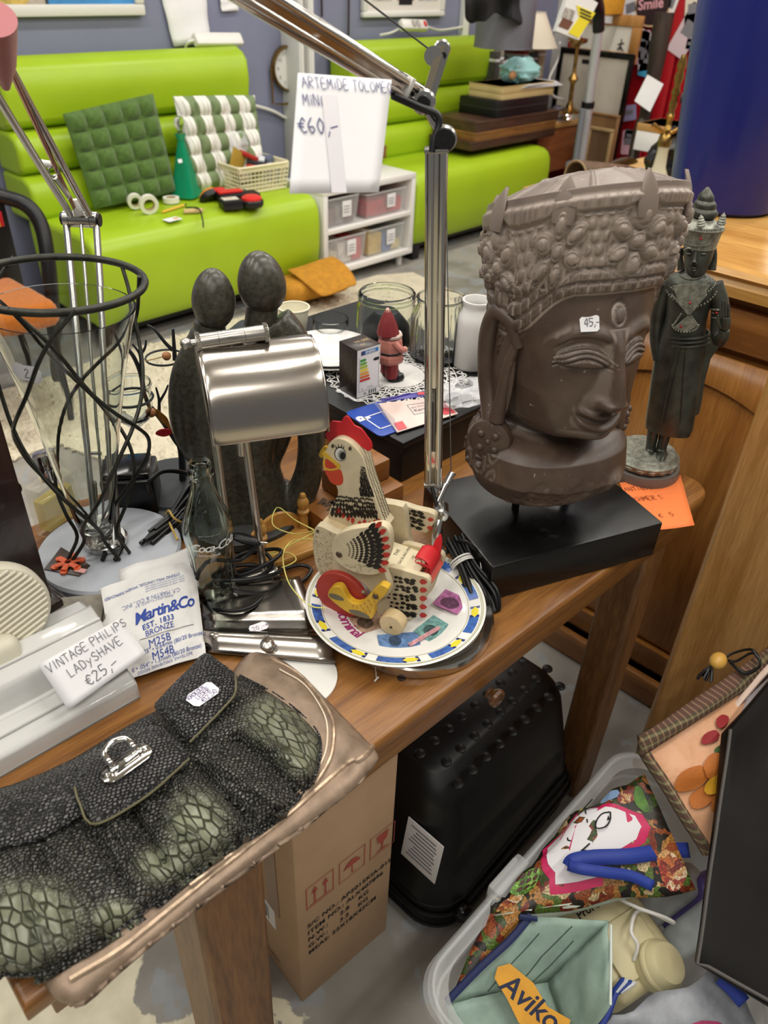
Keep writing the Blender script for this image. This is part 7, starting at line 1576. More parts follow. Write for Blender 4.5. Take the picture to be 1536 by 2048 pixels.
for dz in(0,.004,.007):m.tube([f_@V((.0155*math.cos(a),.0185*math.sin(a),dz+.002*math.sin(a)))for a in np.linspace(0,2*PI,24)[:-1]],.0014,6,closed=True)
m.build('tie',white_plastic,t)
m=MB();m.tube([P(935,1088,T+.06),P(955,1100,T+.055),P(963,1140,T+.04)],.0006,5,6);m.build('wire_tie',white_plastic,t)
# BAGS ON THE TABLE
from mathutils.geometry import delaunay_2d_cdt
from mathutils.bvhtree import BVHTree
def edge_d(x,y,pl):
 d=1e9
 for i in range(len(pl)):
  (x0,y0),(x1,y1)=pl[i-1],pl[i];dx,dy=x1-x0,y1-y0;k=max(0,min(1,((x-x0)*dx+(y-y0)*dy)/(dx*dx+dy*dy+1e-9)));d=min(d,math.hypot(x-x0-k*dx,y-y0-k*dy))
 return d
def pad(name,poly,zf,mt,parent,step=7,solid=.004,attr=None,sm=3):
 """soft panel: outline measured in the photo, laid on the surface height zf(px,py,d)"""
 pl=poly_smooth(poly,sm)if sm>1 else poly;xs=[p[0]for p in pl];ys=[p[1]for p in pl];pts=list(pl)
 y=min(ys);r=0
 while y<max(ys):
  x=min(xs)+(step/2 if r%2 else 0)
  while x<max(xs):
   if inside(x,y,pl)and edge_d(x,y,pl)>step*.55:pts.append((x,y))
   x+=step
  y+=step*.86;r+=1
 n=len(pl);vs,_,fs,_,_,_=delaunay_2d_cdt([V(p)for p in pts],[(i,(i+1)%n)for i in range(n)],[list(range(n))],1,1e-6)
 W=[P(p.x,p.y,zf(p.x,p.y,edge_d(p.x,p.y,pl)))for p in vs];m=MB()
 fs=[list(f)for f in fs];out=[]
 for f in fs:
  a,b,c=W[f[0]],W[f[1]],W[f[2]];out.append(f if(b-a).cross(c-a).z>0 else f[::-1])
 m.add([tuple(p)for p in W],out);o=m.build(name,mt,parent,mods=[('SMOOTH',dict(factor=.5,iterations=4)),SOLID(solid,-1)],ang=75)
 if attr and len(o.data.vertices)==len(vs):at=o.data.attributes.new('olive','FLOAT','POINT');at.data.foreach_set('value',[attr(p.x,p.y)for p in vs])
 bv=BVHTree.FromPolygons([tuple(p)for p in W],out);return o,bv
def hit(bv,px,py,off=.001):
 d=V(ray(px,py)).normalized();loc,nr,_,_=bv.ray_cast(V(CAM),d)
 if loc is None:return None,None
 if nr.dot(d)>0:nr=-nr
 return loc+nr*off,nr
def seg_ridge(x,y,segs):
 h=0.0
 for(x0,y0,x1,y1,w,a)in segs:
  dx,dy=x1-x0,y1-y0;k=max(0,min(1,((x-x0)*dx+(y-y0)*dy)/(dx*dx+dy*dy)));d=math.hypot(x-x0-k*dx,y-y0-k*dy);h+=a*math.exp(-(d/w)**2)
 return h
def path_on(bv,pts,off=.001,n=8):
 out=[]
 for p in catmull([(a,b,0)for a,b in pts],n):
  q,nr=hit(bv,p.x,p.y,off)
  if q is not None:out.append(q)
 return out
bronze=mat('bronze_suede','#8c7866',.55,.25,var=(35,.25),bump=(120,.35,.0015),rvar=(20,.2))
shim=mat('bronze_shimmer','#b39c85',.35,.55,var=(90,.3),bump=(160,.4,.001))
t=thing('suede_bag','bronze shimmering suede pouch bag lying under the snakeskin clutch','bag',P(500,1650,T))
BP=[(470,1330),(496,1297),(520,1293),(560,1312),(612,1350),(680,1420),(752,1496),(756,1528),(700,1592),(560,1694),(400,1815),(250,1935),(170,2008),(122,2010),(82,1968),(90,1860),(220,1700),(360,1480)]
bz=lambda x,y,d:T+.002+.020*(1-math.exp(-d/14))+seg_ridge(x,y,[(612,1345,745,1500,9,-.005),(735,1475,690,1535,14,-.006),(690,1535,250,1895,9,-.005),(640,1420,690,1500,16,.003),(560,1330,640,1420,12,.003)])+.002*mnoise.noise(V((x*.012,y*.012,1)))
o,bvB=pad('body',BP,bz,bronze,t,9,.003)
m=MB();m.tube(path_on(bvB,[(540,1318),(600,1352),(655,1420),(668,1470),(655,1530),(600,1600),(500,1680),(380,1772)],.0005),.0022,6);m.build('gusset_piping',shim,t)
m=MB();m.tube(path_on(bvB,[(748,1490),(720,1520),(690,1532),(560,1645),(400,1770),(250,1892),(140,1960)],.0005),.003,6);m.build('edge_piping',shim,t)
m=MB()
for p in path_on(bvB,[(560,1340),(610,1372),(648,1430),(655,1480),(640,1530),(590,1590),(500,1660)],.0008,22):m.box(tuple(p),(.0016,.0016,.001),0)
m.build('stitch',mat('stitch_cream','#d6c6ae',.6),t,kind='stuff')
def python_mat(name,c_dark,c_scale,c_ol,sc,sc2):
 m=bpy.data.materials.new(name);m.use_nodes=True;MATS[name]=m;nt=m.node_tree;b=nt.nodes['Principled BSDF'];L=nt.links.new;N=nt.nodes.new
 tc=N('ShaderNodeTexCoord');at=N('ShaderNodeAttribute');at.attribute_name='olive'
 mp=N('ShaderNodeMapping');mp.inputs['Rotation'].default_value=(0,0,.6);mp.inputs['Scale'].default_value=(1,1.5,1);L(tc.outputs['Object'],mp.inputs[0])
 def vor(s):
  e=N('ShaderNodeTexVoronoi');e.feature='DISTANCE_TO_EDGE';e.inputs['Scale'].default_value=s;e.inputs['Randomness'].default_value=.55;L(mp.outputs[0],e.inputs[0]);return e.outputs['Distance']
 mp2=N('ShaderNodeMapping');mp2.inputs['Rotation'].default_value=(0,0,.6);mp2.inputs['Scale'].default_value=(1.6,.8,1);L(tc.outputs['Object'],mp2.inputs[0])
 e2=N('ShaderNodeTexVoronoi');e2.feature='DISTANCE_TO_EDGE';e2.inputs['Scale'].default_value=sc2;e2.inputs['Randomness'].default_value=.6;L(mp2.outputs[0],e2.inputs[0])
 e1=vor(sc)
 def ramp(f,p0,p1,c0,c1):
  r=N('ShaderNodeValToRGB');r.color_ramp.elements[0].position=p0;r.color_ramp.elements[1].position=p1;r.color_ramp.elements[0].color=(*srgb(c0),1);r.color_ramp.elements[1].color=(*srgb(c1),1);L(f,r.inputs[0]);return r.outputs[0]
 c1=ramp(e1,.03,.22,c_dark,c_scale);c2=ramp(e2.outputs['Distance'],.02,.14,'#3a3d2c',c_ol)
 nz=N('ShaderNodeTexNoise');nz.inputs['Scale'].default_value=22;nz.inputs['Detail'].default_value=5;L(tc.outputs['Object'],nz.inputs[0])
 mr=N('ShaderNodeMapRange');mr.inputs[1].default_value=.3;mr.inputs[2].default_value=.7;mr.inputs[3].default_value=.5;mr.inputs[4].default_value=1.3;L(nz.outputs['Fac'],mr.inputs[0])
 mx=N('ShaderNodeMixRGB');L(at.outputs['Fac'],mx.inputs[0]);L(c1,mx.inputs[1]);L(c2,mx.inputs[2])
 mu=N('ShaderNodeMixRGB');mu.blend_type='MULTIPLY';mu.inputs[0].default_value=1;L(mx.outputs[0],mu.inputs[1]);L(mr.outputs[0],mu.inputs[2]);L(mu.outputs[0],b.inputs['Base Color'])
 hm=N('ShaderNodeMixRGB');L(at.outputs['Fac'],hm.inputs[0]);h1=ramp(e1,.0,.25,'#000000','#ffffff');h2=ramp(e2.outputs['Distance'],.0,.12,'#000000','#ffffff');L(h1,hm.inputs[1]);L(h2,hm.inputs[2])
 bp=N('ShaderNodeBump');bp.inputs['Strength'].default_value=.9;bp.inputs['Distance'].default_value=.0022;L(hm.outputs[0],bp.inputs['Height']);L(bp.outputs[0],b.inputs['Normal']);b.inputs['Roughness'].default_value=.34;return m
snake=python_mat('snakeskin','#0f0f0e','#504f48','#70735f',210,78)
snake_b=python_mat('snakeskin_black','#0e0e0f','#504f4f','#504f4f',215,120)
t=thing('clutch_bag','black and olive snakeskin clutch with chrome turn-lock on the bronze bag','bag',P(300,1650,T))
CPt=[(-70,1598),(0,1574),(70,1548),(140,1516),(225,1466),(310,1418),(400,1372),(470,1348),(520,1366),(580,1408),(632,1455),(646,1500),(632,1560),(590,1612),(520,1660),(440,1712),(370,1764),(290,1830),(200,1890),(110,1942),(60,1960),(0,1950),(-70,1930)]
FOLD=[(470,1478,610,1592,10,-.012),(505,1462,640,1560,12,.008),(430,1520,560,1610,12,.009),(395,1535,500,1640,8,-.014),(360,1560,480,1655,12,.007),(290,1600,430,1700,14,.006),(262,1620,330,1725,8,-.012),(225,1640,300,1760,12,.008),(190,1672,262,1790,8,-.010),(120,1690,200,1850,16,.006),(40,1710,90,1900,16,.005),(80,1700,140,1880,7,-.006),(430,1435,540,1380,7,-.006),(470,1330,540,1390,10,.004)]
def cz_(x,y,d):return T+.018+.028*(1-math.exp(-d/26))+seg_ridge(x,y,FOLD)*min(1,d/18)+.003*mnoise.noise(V((x*.03,y*.03,4)))
OL=[(60,1840,110,80),(20,1900,80,60),(395,1655,62,75),(330,1730,60,40),(560,1440,70,50),(600,1500,45,50),(230,1840,50,40)]
olv=lambda x,y:max(0,min(1,max(1.9-1.5*math.hypot((x-a)/c,(y-b2)/d)for a,b2,c,d in OL)))
o,bvC=pad('body',CPt,cz_,snake,t,6,.006,olv)
m=MB();m.tube(path_on(bvC,[(480,1352),(560,1396),(628,1456),(640,1500),(628,1555),(588,1606),(520,1654),(370,1758),(200,1884),(110,1935),(40,1950),(-40,1938)],.0006,10),.0016,6);m.build('edge_welt',snake_b,t)
def fz(base,bul,w=12):return lambda x,y,d:cz_(x,y,60)*.0+T+.047+base+bul*(1-math.exp(-d/w))-.0+.0012*mnoise.noise(V((x*.03,y*.03,7)))
o,bvF=pad('flap',[(-70,1602),(0,1578),(70,1553),(140,1520),(225,1470),(300,1425),(310,1470),(260,1560),(172,1630),(82,1680),(0,1698),(-70,1705)],fz(.001,.007),snake_b,t,8,.006)
m=MB();m.tube(path_on(bvF,[(-40,1698),(0,1692),(82,1674),(168,1626)],.0006),.0014,6);m.build('flap_seam',snake_b,t)
o,bvT=pad('lock_tab',[(143,1562),(150,1598),(188,1654),(236,1632),(290,1600),(340,1560),(386,1518),(352,1470),(312,1446),(250,1466),(180,1510)],fz(.008,.007),snake_b,t,7,.007)
m=MB();m.tube(path_on(bvT,[(150,1575),(160,1606),(190,1648),(290,1594),(378,1518)],.0006),.0012,6);m.build('tab_seam',mat('seam_olive','#5c583f',.5),t)
o,bvR=pad('end_tab',[(409,1301),(440,1320),(476,1348),(475,1384),(458,1412),(406,1468),(379,1490),(340,1452),(303,1416),(330,1380),(370,1340)],fz(.004,.008),snake_b,t,7,.007)
m=MB();m.tube(path_on(bvR,[(470,1352),(470,1384),(452,1410),(380,1484)],.0006),.0013,6);m.build('tab_seam',mat('seam_olive'),t)
lo_,ln=hit(bvT,254,1530,.002);xe,_=hit(bvT,288,1506,.002);lk=frame(lo_,xe-lo_,ln.cross(xe-lo_))
m=MB(lk);m.prism(rrect(.052,.0225,.011,8),.0025,bev=.001);m.build('lock_plate',chrome,t)
m=MB(lk);m.box((0,-.001,.005),(.024,.006,.005),.001);m.cyl((-.016,0,.004),(.016,0,.004),.0025,n=12);[m.box((s_*.0145,0,.0045),(.004,.008,.006),.001)for s_ in(-1,1)];m.build('hinge',chrome,t)
m=MB(lk);m.tube([(-.012,.001,.004),(-.0125,.006,.010),(-.011,.016,.013),(0,.0205,.014),(.011,.016,.013),(.0125,.006,.010),(.012,.001,.004)],.0028,10,5,flat=.75);m.build('ring_handle',chrome,t)
m=MB(lk);[m.lathe([(.0022,.0025),(.002,.0034),(0,.0036)],12,T_(s_*.021,0,0))for s_ in(-1,1)];m.build('rivet',chrome,t)
so,sn=hit(bvR,380,1408,.0012);xe,_=hit(bvR,418,1378,.0012);sf=frame(so,xe-so,sn.cross(xe-so));w_=.030
m=MB(sf);m.prism([(0,-.006),(.003,-.011),(.027,-.013),(.032,-.009),(.033,.003),(.030,.008),(.006,.010),(.0,.006)],.0006);m.build('price_sticker',white_paper,t)
m=MB();hand(m,'KROKODiL',.0052,sf@T_(.002,.0028,.001),.0006,sp=.66);hand(m,'LEDER',.0052,sf@T_(.008,-.0038,.001),.0006,sp=.72);hand(m,'€12,50',.006,sf@T_(.009,-.0112,.001),.0006,sp=.7);m.build('handwriting',mat('ink_violet','#5a3f86',.6),t)
# STONE HEAD
PLO=P(985,1195,T);plf=P(1325,1098,T);xa=(P(1327,1045,T+.06)-P(985,1135,T+.06));xa.z=0;PW=xa.length;xa.normalize();PLF=frame(P(985,1135,T+.06)-V((0,0,.06)),xa,(-xa.y,xa.x,0));PD=.205
t=thing('stone_head','brown carved stone deity head on a black square plinth','sculpture',M=PLF)
blkw=mat('plinth_black','#0d0c0c',.3,bump=(30,.05,.001),rvar=(9,.14),var=(11,.5),col2='#3a3833',ramp=(.3,.40))
m=MB();m.bx((0,0,0),(PW,PD,.06),.003);m.build('plinth',blkw,t,world=False)
HC=PLF@V((PW*.46,PD*.55,0));HC=V((.811,.456,0));HZ0=T+.107
rodp=P(1030,1018,T+.06)
m=MB();m.cyl(rodp,rodp+V((0,0,.07)),.0055,n=16);m.cyl(rodp+V((.09,-.03,0)),rodp+V((.09,-.03,.07)),.0055,n=16);m.build('mounting_rod',black_plastic,t)
YAW=math.radians(-115)
HM=T_(HC.x,HC.y,HZ0)@RZ(YAW-PI/2)@RX(.03)@SC(.835,.86,1.10)
NT,NZ,HH=460,400,.375
th=np.linspace(0,2*PI,NT,endpoint=False)[:,None];zz=np.linspace(0,HH,NZ)[None,:]
ip=lambda xs,ys:np.interp(zz,xs,ys)
aw=ip([0,.012,.04,.07,.09,.12,.2,.265,.275,.33,.365,.375],[.08,.112,.129,.126,.105,.103,.108,.114,.120,.126,.128,.126])
bf=ip([0,.012,.04,.07,.09,.12,.2,.265,.275,.33,.365,.375],[.06,.092,.116,.106,.08,.10,.108,.108,.113,.120,.124,.121])
bb=ip([0,.012,.04,.07,.12,.2,.265,.33,.375],[.06,.085,.10,.098,.095,.1,.106,.118,.12])
c,s_=np.cos(th),np.sin(th)
by=np.where(s_>0,bf,bb)
X0=aw*np.sign(c)*np.abs(c)**.9;Y0=by*np.sign(s_)*np.abs(s_)**.9
X0=X0+0*zz;Y0=Y0+0*zz;Z0=zz+0*th
G=lambda u,w:np.exp(-(u/w)**2)
front=np.clip((s_-.05)/.3,0,1)
x,z=X0,Z0;ax_=np.abs(x)
sm=lambda a,b,v:np.clip((v-a)/(b-a),0,1)**2*(3-2*np.clip((v-a)/(b-a),0,1))
dy=np.zeros_like(X0);z=Z0-.014*(1-sm(.14,.225,Z0))*sm(.05,.08,Z0)
dy+=.020*G(x,.07)*sm(.080,.1,z)*(1-sm(.215,.268,z))
dy-=.040*G(x,.10)*G(z-.078,.010);dy-=.050*sm(.034+.042*np.clip((z-.085)/.06,0,1)**.6,.076+.03*np.clip((z-.085)/.06,0,1),ax_)*sm(.066,.09,z)*(1-sm(.17,.235,z))
dy+=.013*G(x,.026)*G(z-.097,.013)
zb=.222+.010*np.sin(np.clip(ax_/.075,0,1)*PI*.9)-.01*(ax_>.06)*(ax_-.06)/.03
dy+=.0055*G(z-zb,.006)*sm(.006,.02,ax_)*(1-sm(.07,.085,ax_))
dy-=.016*G(ax_-.038,.028)*G(z-.207,.016)
ez=.2005+.004*np.cos((ax_-.038)/.026*PI/2);el=(ax_-.041)/.031;ev=(z-ez)/.0145
lid=np.clip(1-el**2-ev**2,0,1);dy+=.0165*np.sqrt(lid)
for o_,a_ in((-.0045,-.006),(.0015,-.0035),(.007,-.0035)):dy+=a_*G(z-(ez+o_-.007*el**2+.003),.0012)*(np.abs(el)<1.05)
nw=np.interp(z,[.134,.146,.158,.19,.225],[.014,.0175,.0145,.0105,.011]);nh=np.interp(z,[.130,.138,.149,.162,.19,.215,.235],[0,.024,.036,.032,.021,.013,0]);dy+=nh*np.exp(-(ax_/nw)**2.4)
dy+=.015*G(ax_-.017,.0075)*G(z-.1445,.0085)
dy-=.004*G(ax_-.03,.009)*G(z-.134,.02)
mz=.1185+.008*(ax_/.036)**2;mw=1-sm(.030,.044,ax_)
dy+=.009*mw*(G(z-(mz+.006),.0044)+1.0*G(z-(mz-.007),.0052))-.005*G(z-mz,.0016)*mw-.004*G(x,.006)*G(z-.129,.004)-.005*G(x,.04)*G(z-.1055,.003)
dy+=.007*np.sqrt(np.clip(1-(np.hypot(x,z-.249)/.0085)**2,0,1))
dy-=.002*G(np.hypot(x,z-.249)-.0098,.0015)
fz_=front*dy
z=Z0;rel=np.zeros_like(X0);sarc=(th-PI/2);sarc=(sarc+PI)%(2*PI)-PI;S_=sarc*.127
z=z+.062*sm(.45,1.35,np.abs(sarc))*np.clip((.37-z)/.17,0,1);crown=sm(.268,.272,z)
def bricks(z0,h,w,off):
 u=((S_+off)%w)/w;return np.where(np.abs(z-z0)<h/2,np.clip(1-(2*np.abs(u-.5))**6,0,1)*np.clip(1-(2*(z-z0)/h)**6,0,1),0)
rel+=.0045*bricks(.277,.011,.0165,0)+.004*bricks(.290,.010,.0145,.006)+.0045*bricks(.3605,.013,.0155,.003)
rel-=.003*G(z-.2835,.0012)*crown+.003*G(z-.352,.0014)*crown+.0035*G(z-.2975,.0014)*crown
row=np.round((z-.303)/.0125);uo=(S_+.0075*(row%2))%.015-.0075;beadm=(z>.299)&(z<.350);bd=np.hypot(uo,z-(.303+row*.0125))
rel+=np.where(beadm,.0042*np.sqrt(np.clip(1-(bd/.0056)**2,0,1)),0)
for k in range(-4,5):
 fs=k*.098+(.0);du=S_-fs;dz=z-.322;rr=np.hypot(du,dz);aa=np.arctan2(dz,du);m_=rr<.040
 pet=np.clip(np.cos(aa*4+PI/2*0),0,1)**.5;inner=rr<.0105
 flower=.010*np.sqrt(np.clip(1-(rr/.0095)**2,0,1))-.004*G(rr-.0062,.0012)
 petal=-.001+0*rr
 for q in range(6):
  da=aa-(PI/2+q*PI/3);pu,pv=rr*np.cos(da)-.0235,rr*np.sin(da);ee=(pu/.0135)**2+(pv/.0088)**2;petal=np.maximum(petal,np.where(ee<1,.0115*np.sqrt(np.clip(1-ee,0,1))-.0035*G(np.sqrt(ee)-.62,.10),-.001))
 w_=np.clip((.040-rr)/.006,0,1);rel=np.where(rr<.040,rel*(1-w_)+w_*np.where(inner,flower,petal),rel)
 rr2=np.hypot(np.abs(du)-.026,z-.306);sp2=np.arctan2(z-.306,np.abs(du)-.026);rel+=np.where((rr2<.011)&(rr>.03),.005*np.cos(rr2/.011*7-sp2)*np.clip(1-rr2/.011,0,1),0)
side_m=sm(.75,1.0,np.abs(sarc)/1.45)*(1-crown)*sm(.085,.11,z)
cu=(S_%.034)-.017;cv=((z+.017*(np.floor(S_/.034)%2))%.034)-.017;cr=np.hypot(cu,cv);ca2=np.arctan2(cv,cu)
rel+=side_m*(.0048*np.cos(cr/.017*9-ca2)*np.clip(1.15-cr/.02,0,1)+.002)
rel+=-.003*side_m*G(((S_+z*.5)%.05)-.025,.002)
nsA=np.array([[mnoise.noise(V((X0[i,j]*26,Y0[i,j]*26,Z0[i,j]*26)))for j in range(0,NZ,4)]for i in range(0,NT,4)]);ns2=np.array([[mnoise.noise(V((X0[i,j]*75,Y0[i,j]*75,Z0[i,j]*75)))for j in range(0,60)]for i in range(0,NT,2)]).repeat(2,0);ns=np.repeat(np.repeat(nsA,4,0),4,1)[:NT,:NZ]
for _ in range(3):ns=(ns+np.roll(ns,1,0)+np.roll(ns,-1,0)+np.roll(ns,1,1)+np.roll(ns,-1,1))/5
rough_m=(1-sm(.045,.06,z));rel0=rel.copy();rel+=.007*ns*rough_m+.0007*ns;rel[:,:60]+=.0038*np.abs(ns2)*rough_m[:,:60]
rl=np.hypot(X0,Y0)+1e-6;kx,ky=X0/rl,Y0/rl
shr=1-.17*(1-s_)/2*sm(.16,.375,Z0)
Xf,Yf,Zf=X0+kx*rel,Y0+fz_+ky*rel,Z0*shr
tot=rel0+fz_*.6;bl_=tot
for _ in range(4):bl_=(np.roll(bl_,1,0)+np.roll(bl_,-1,0)+np.roll(bl_,1,1)+np.roll(bl_,-1,1))/4
dust=np.clip((bl_-tot)/.00016,0,1)*(.25+.75*sm(.17,.27,Z0))+.35*np.clip((tot-bl_)/.0004,0,1)*sm(.2,.3,Z0)+.42*sm(.28,.30,Z0)*crown+.25*rough_m*np.clip(ns*3,0,1)
A=np.stack([Xf,Yf,Zf],-1)
capn=26;last=A[:,-1,:];rows=[]
for i in range(1,capn):
 k=i/(capn-1);rr_=1-k*.999;zt=HH-.003*sm(0,.06,np.array(k))+.026*(1-(1-min(1,max(0,(k-.03)/.97)))**2)
 ribs=.0028*G(((sarc+.26)%.52)-.26,.035)*(k<.85);ribs2=.002*G(k-.45-.12*np.cos(sarc*3),.035)
 rows.append(np.stack([last[:,0]*rr_*(.985 if i>1 else .99),last[:,1]*rr_*(.985 if i>1 else .99),(zt-HH+ribs[:,0]*(1-k)+ribs2[:,0])+last[:,2]*rr_+(1-rr_)*last[:,2].mean()],-1))
A=np.concatenate([A,np.stack(rows,1)],1)
stone_b=bpy.data.materials.new('brown_stone');stone_b.use_nodes=True;nt=stone_b.node_tree;b=nt.nodes['Principled BSDF'];L=nt.links.new
tc=nt.nodes.new('ShaderNodeTexCoord');nz=nt.nodes.new('ShaderNodeTexNoise');nz.inputs['Scale'].default_value=30;nz.inputs['Detail'].default_value=8;L(tc.outputs['Object'],nz.inputs[0])
r1=nt.nodes.new('ShaderNodeValToRGB');r1.color_ramp.elements[0].position=.3;r1.color_ramp.elements[1].position=.7;r1.color_ramp.elements[0].color=(*srgb('#43342b'),1);r1.color_ramp.elements[1].color=(*srgb('#57463b'),1);L(nz.outputs['Fac'],r1.inputs[0])
geo=nt.nodes.new('ShaderNodeAttribute');geo.attribute_name='dust';r2=nt.nodes.new('ShaderNodeValToRGB');L(geo.outputs['Fac'],r2.inputs[0])
mx=nt.nodes.new('ShaderNodeMixRGB');L(r2.outputs[0],mx.inputs[0]);L(r1.outputs[0],mx.inputs[1]);mx.inputs[2].default_value=(*srgb('#a3958a'),1);
n3=nt.nodes.new('ShaderNodeTexNoise');n3.inputs['Scale'].default_value=170;n3.inputs['Detail'].default_value=2;L(tc.outputs['Object'],n3.inputs[0]);r3=nt.nodes.new('ShaderNodeValToRGB');r3.color_ramp.elements[0].position=.73;r3.color_ramp.elements[1].position=.76;L(n3.outputs['Fac'],r3.inputs[0])
m2=nt.nodes.new('ShaderNodeMixRGB');L(r3.outputs[0],m2.inputs[0]);L(mx.outputs[0],m2.inputs[1]);m2.inputs[2].default_value=(*srgb('#a09184'),1);L(m2.outputs[0],b.inputs['Base Color']);b.inputs['Roughness'].default_value=.42
bp=nt.nodes.new('ShaderNodeBump');bp.inputs['Strength'].default_value=.12;bp.inputs['Distance'].default_value=.002;L(nz.outputs['Fac'],bp.inputs['Height']);L(bp.outputs[0],b.inputs['Normal'])
m=MB();m.grid(A,closed_u=True,M=HM);nl=A.shape[1];m.f.append([i*nl for i in range(NT)][::-1]);m.mi.append(0)
ho=m.build('head',stone_b,t,ang=180);at_=ho.data.attributes.new('dust','FLOAT','POINT');at_.data.foreach_set('value',np.clip(np.concatenate([dust,np.full((NT,capn-1),.25)],1),0,1).ravel());hv=np.array(m.v);bvH=BVHTree.FromPolygons(m.v,m.f[:-1])
for k in range(-4,5):
 a=PI/2+k*.098/.127;rx_=.134*math.cos(a);ry_=(.128 if math.sin(a)>0 else .12)*math.sin(a);f_=HM@frame((rx_*.985,ry_*.985,.345*(1-.17*(1-math.sin(a))/2)),(-math.sin(a),math.cos(a),0),(0,0,1))
 m=MB();B_=[]
 for i in range(11):
  u=i/10;w=.0150*max(0,math.sin(PI*min(1,.32+.68*u)))**.7+.0004;B_.append([(w*math.cos(q),u*.040,.0055*math.sin(q)*(1-.5*u)+.002-.012*u*u)for q in np.linspace(0,2*PI,13)[:-1]])
 m.grid(B_,closed_v=True,M=f_);o_=m.build('crown_leaf',stone_b,t,mods=[SUBD(1)]);q_=o_.data.attributes.new('dust','FLOAT','POINT');q_.data.foreach_set('value',[.45]*len(o_.data.vertices))
for s in(-1,1):
 E_=lambda x,y,z:HM@V((s*x,y,z))
 m=MB();m.tube([E_(.098,.040,.200),E_(.106,.022,.226),E_(.112,-.006,.228),E_(.113,-.020,.2),E_(.112,-.018,.16),E_(.112,.000,.125),E_(.114,.020,.1)],[.007,.010,.0115,.0125,.012,.012,.013],12,6);m.sph((0,0,0),1,20,HM@T_(s*.101,.008,.165)@SC(.011,.032,.066));m.build('ear',stone_b,t)
 m=MB();m.tube([E_(.100,.036,.205),E_(.106,.030,.18),E_(.108,.026,.145),E_(.113,.026,.11)],[.006,.0075,.008,.010],10,6);m.build('ear_fold',stone_b,t)
 f_=frame(E_(.118,.022,.086),HM.to_3x3()@V((-s*.75,.75,0))*s,(0,0,1));f_=f_ if(f_.to_3x3()@V((0,0,1))).dot(HM.to_3x3()@V((s*.7,.7,0)))>0 else f_@RY(PI)
 m=MB();m.lathe([(0,-.02),(.024,-.016),(.0285,-.004),(.027,.004),(.02,.008),(0,.0095)],32,f_);m.build('ear_stud',stone_b,t)
 for i in range(5):
  cx,cy=(0,0)if i==4 else(.0135*math.cos(PI/4+i*PI/2),.0135*math.sin(PI/4+i*PI/2));r=.0052 if i<4 else .0045
  m=MB(f_@T_(cx,cy,.0065));m.sph((0,0,.001),r,14);m.lathe([(r+.0008,.0),(r+.0018,.0018),(r+.0032,0)],20,cap=False);m.build('stud_bead',stone_b,t)
so,sn=hit(bvH,1164,662,.0025);xe,_=hit(bvH,1196,660,.0025);sf=frame(so,xe-so,sn.cross(xe-so));k_=(xe-so).length/.032
m=MB(sf@SC(k_,k_,1));m.prism([(-.003,-.003),(.028,-.004),(.033,.0),(.034,.024),(.030,.0275),(.002,.0275),(-.004,.022)],.0006);m.build('price_sticker',white_paper,t);m=MB();hand(m,'45,-',.0145*k_,sf@T_(.004*k_,.007*k_,.001),.001,sp=.7);m.build('handwriting',ink_grey,t)
# STANDING STATUE
SB_=V((1.112,.438,T));t=thing('standing_statue','dark bronze standing crowned deity statue with raised hand','statue',SB_)
brz=mat('dark_bronze','#4b4c44',.4,.55,var=(40,.3),bump=(120,.25,.0008),rvar=(20,.12))
brz_l=mat('bronze_relief','#85867a',.45,.35,var=(120,.4),bump=(200,.6,.001))
st=facing(SB_);R3=st.F.to_3x3();LX,NX=R3@V((1,0,0)),st.n
if(D(1400,600,1.2)-D(1300,600,1.2)).dot(LX)<0:LX=-LX
pxm=(st.w(1420,600)-st.w(1380,600)).length/40
def stack(name,rows,mt=brz,n=28,ang=60,mods=None,cap=True):
 m=MB();A=[]
 for(cx,cy,hw,dp,off)in rows:
  c_=st.w(cx,cy,off);A.append([tuple(c_+LX*(hw*pxm*math.cos(q))+NX*(dp*math.sin(q)))for q in np.linspace(0,2*PI,n+1)[:-1]])
 m.grid(A,closed_v=True);k=len(A)
 if cap:m.f+=[list(range(n)),[(k-1)*n+i for i in range(n)][::-1]];m.mi+=[0,0]
 bmx=m.build(name,mt,t,ang=ang,mods=mods);return bmx
zb_=T+.045
m=MB();m.lathe([(0,0),(.06,0),(.062,.004),(.058,.022),(0,.024)],40,T_(SB_)@SC(1,1,1));m.build('plinth',mat('statue_slab','#6f6a64',.3,alpha=1),t)
m=MB();m.lathe([(.0,.024),(.05,.024),(.054,.028),(.055,.036),(.05,.040),(.048,.044),(.046,.046),(0,.047)],48,T_(SB_));m.build('lotus_base',brz_l,t)
for i in range(18):a=2*PI*i/18;m=MB();m.lathe([(.0,0),(.007,.001),(.0085,.006),(.0,.011)],10,T_(SB_+V((.0515*math.cos(a),.0515*math.sin(a),.026)))@RZ(a)@SC(.5,1,1));m.build('lotus_petal',brz_l,t)
for x0,x1 in((1300,1302),(1328,1324)):
 m=MB();m.tube([st.w(x0+8,850,0),st.w(x1,892,0),st.w(x1-2,904,.004)],[.010,.008,.009],12,4);m.build('leg',brz,t)
 m=MB();b0=st.w(x1,906,.004);m.tube([b0,b0+NX*.016+V((0,0,-.002)),b0+NX*.03+V((0,0,-.005))],[.009,.0085,.006],10,3,flat=.8);m.build('foot',brz,t)
 for k in range(5):m=MB();p0=b0+NX*.028+LX*((k-2)*.0028)+V((0,0,-.006));m.tube([p0,p0+NX*.006],[.0019,.0015],6);m.build('toe',brz,t)
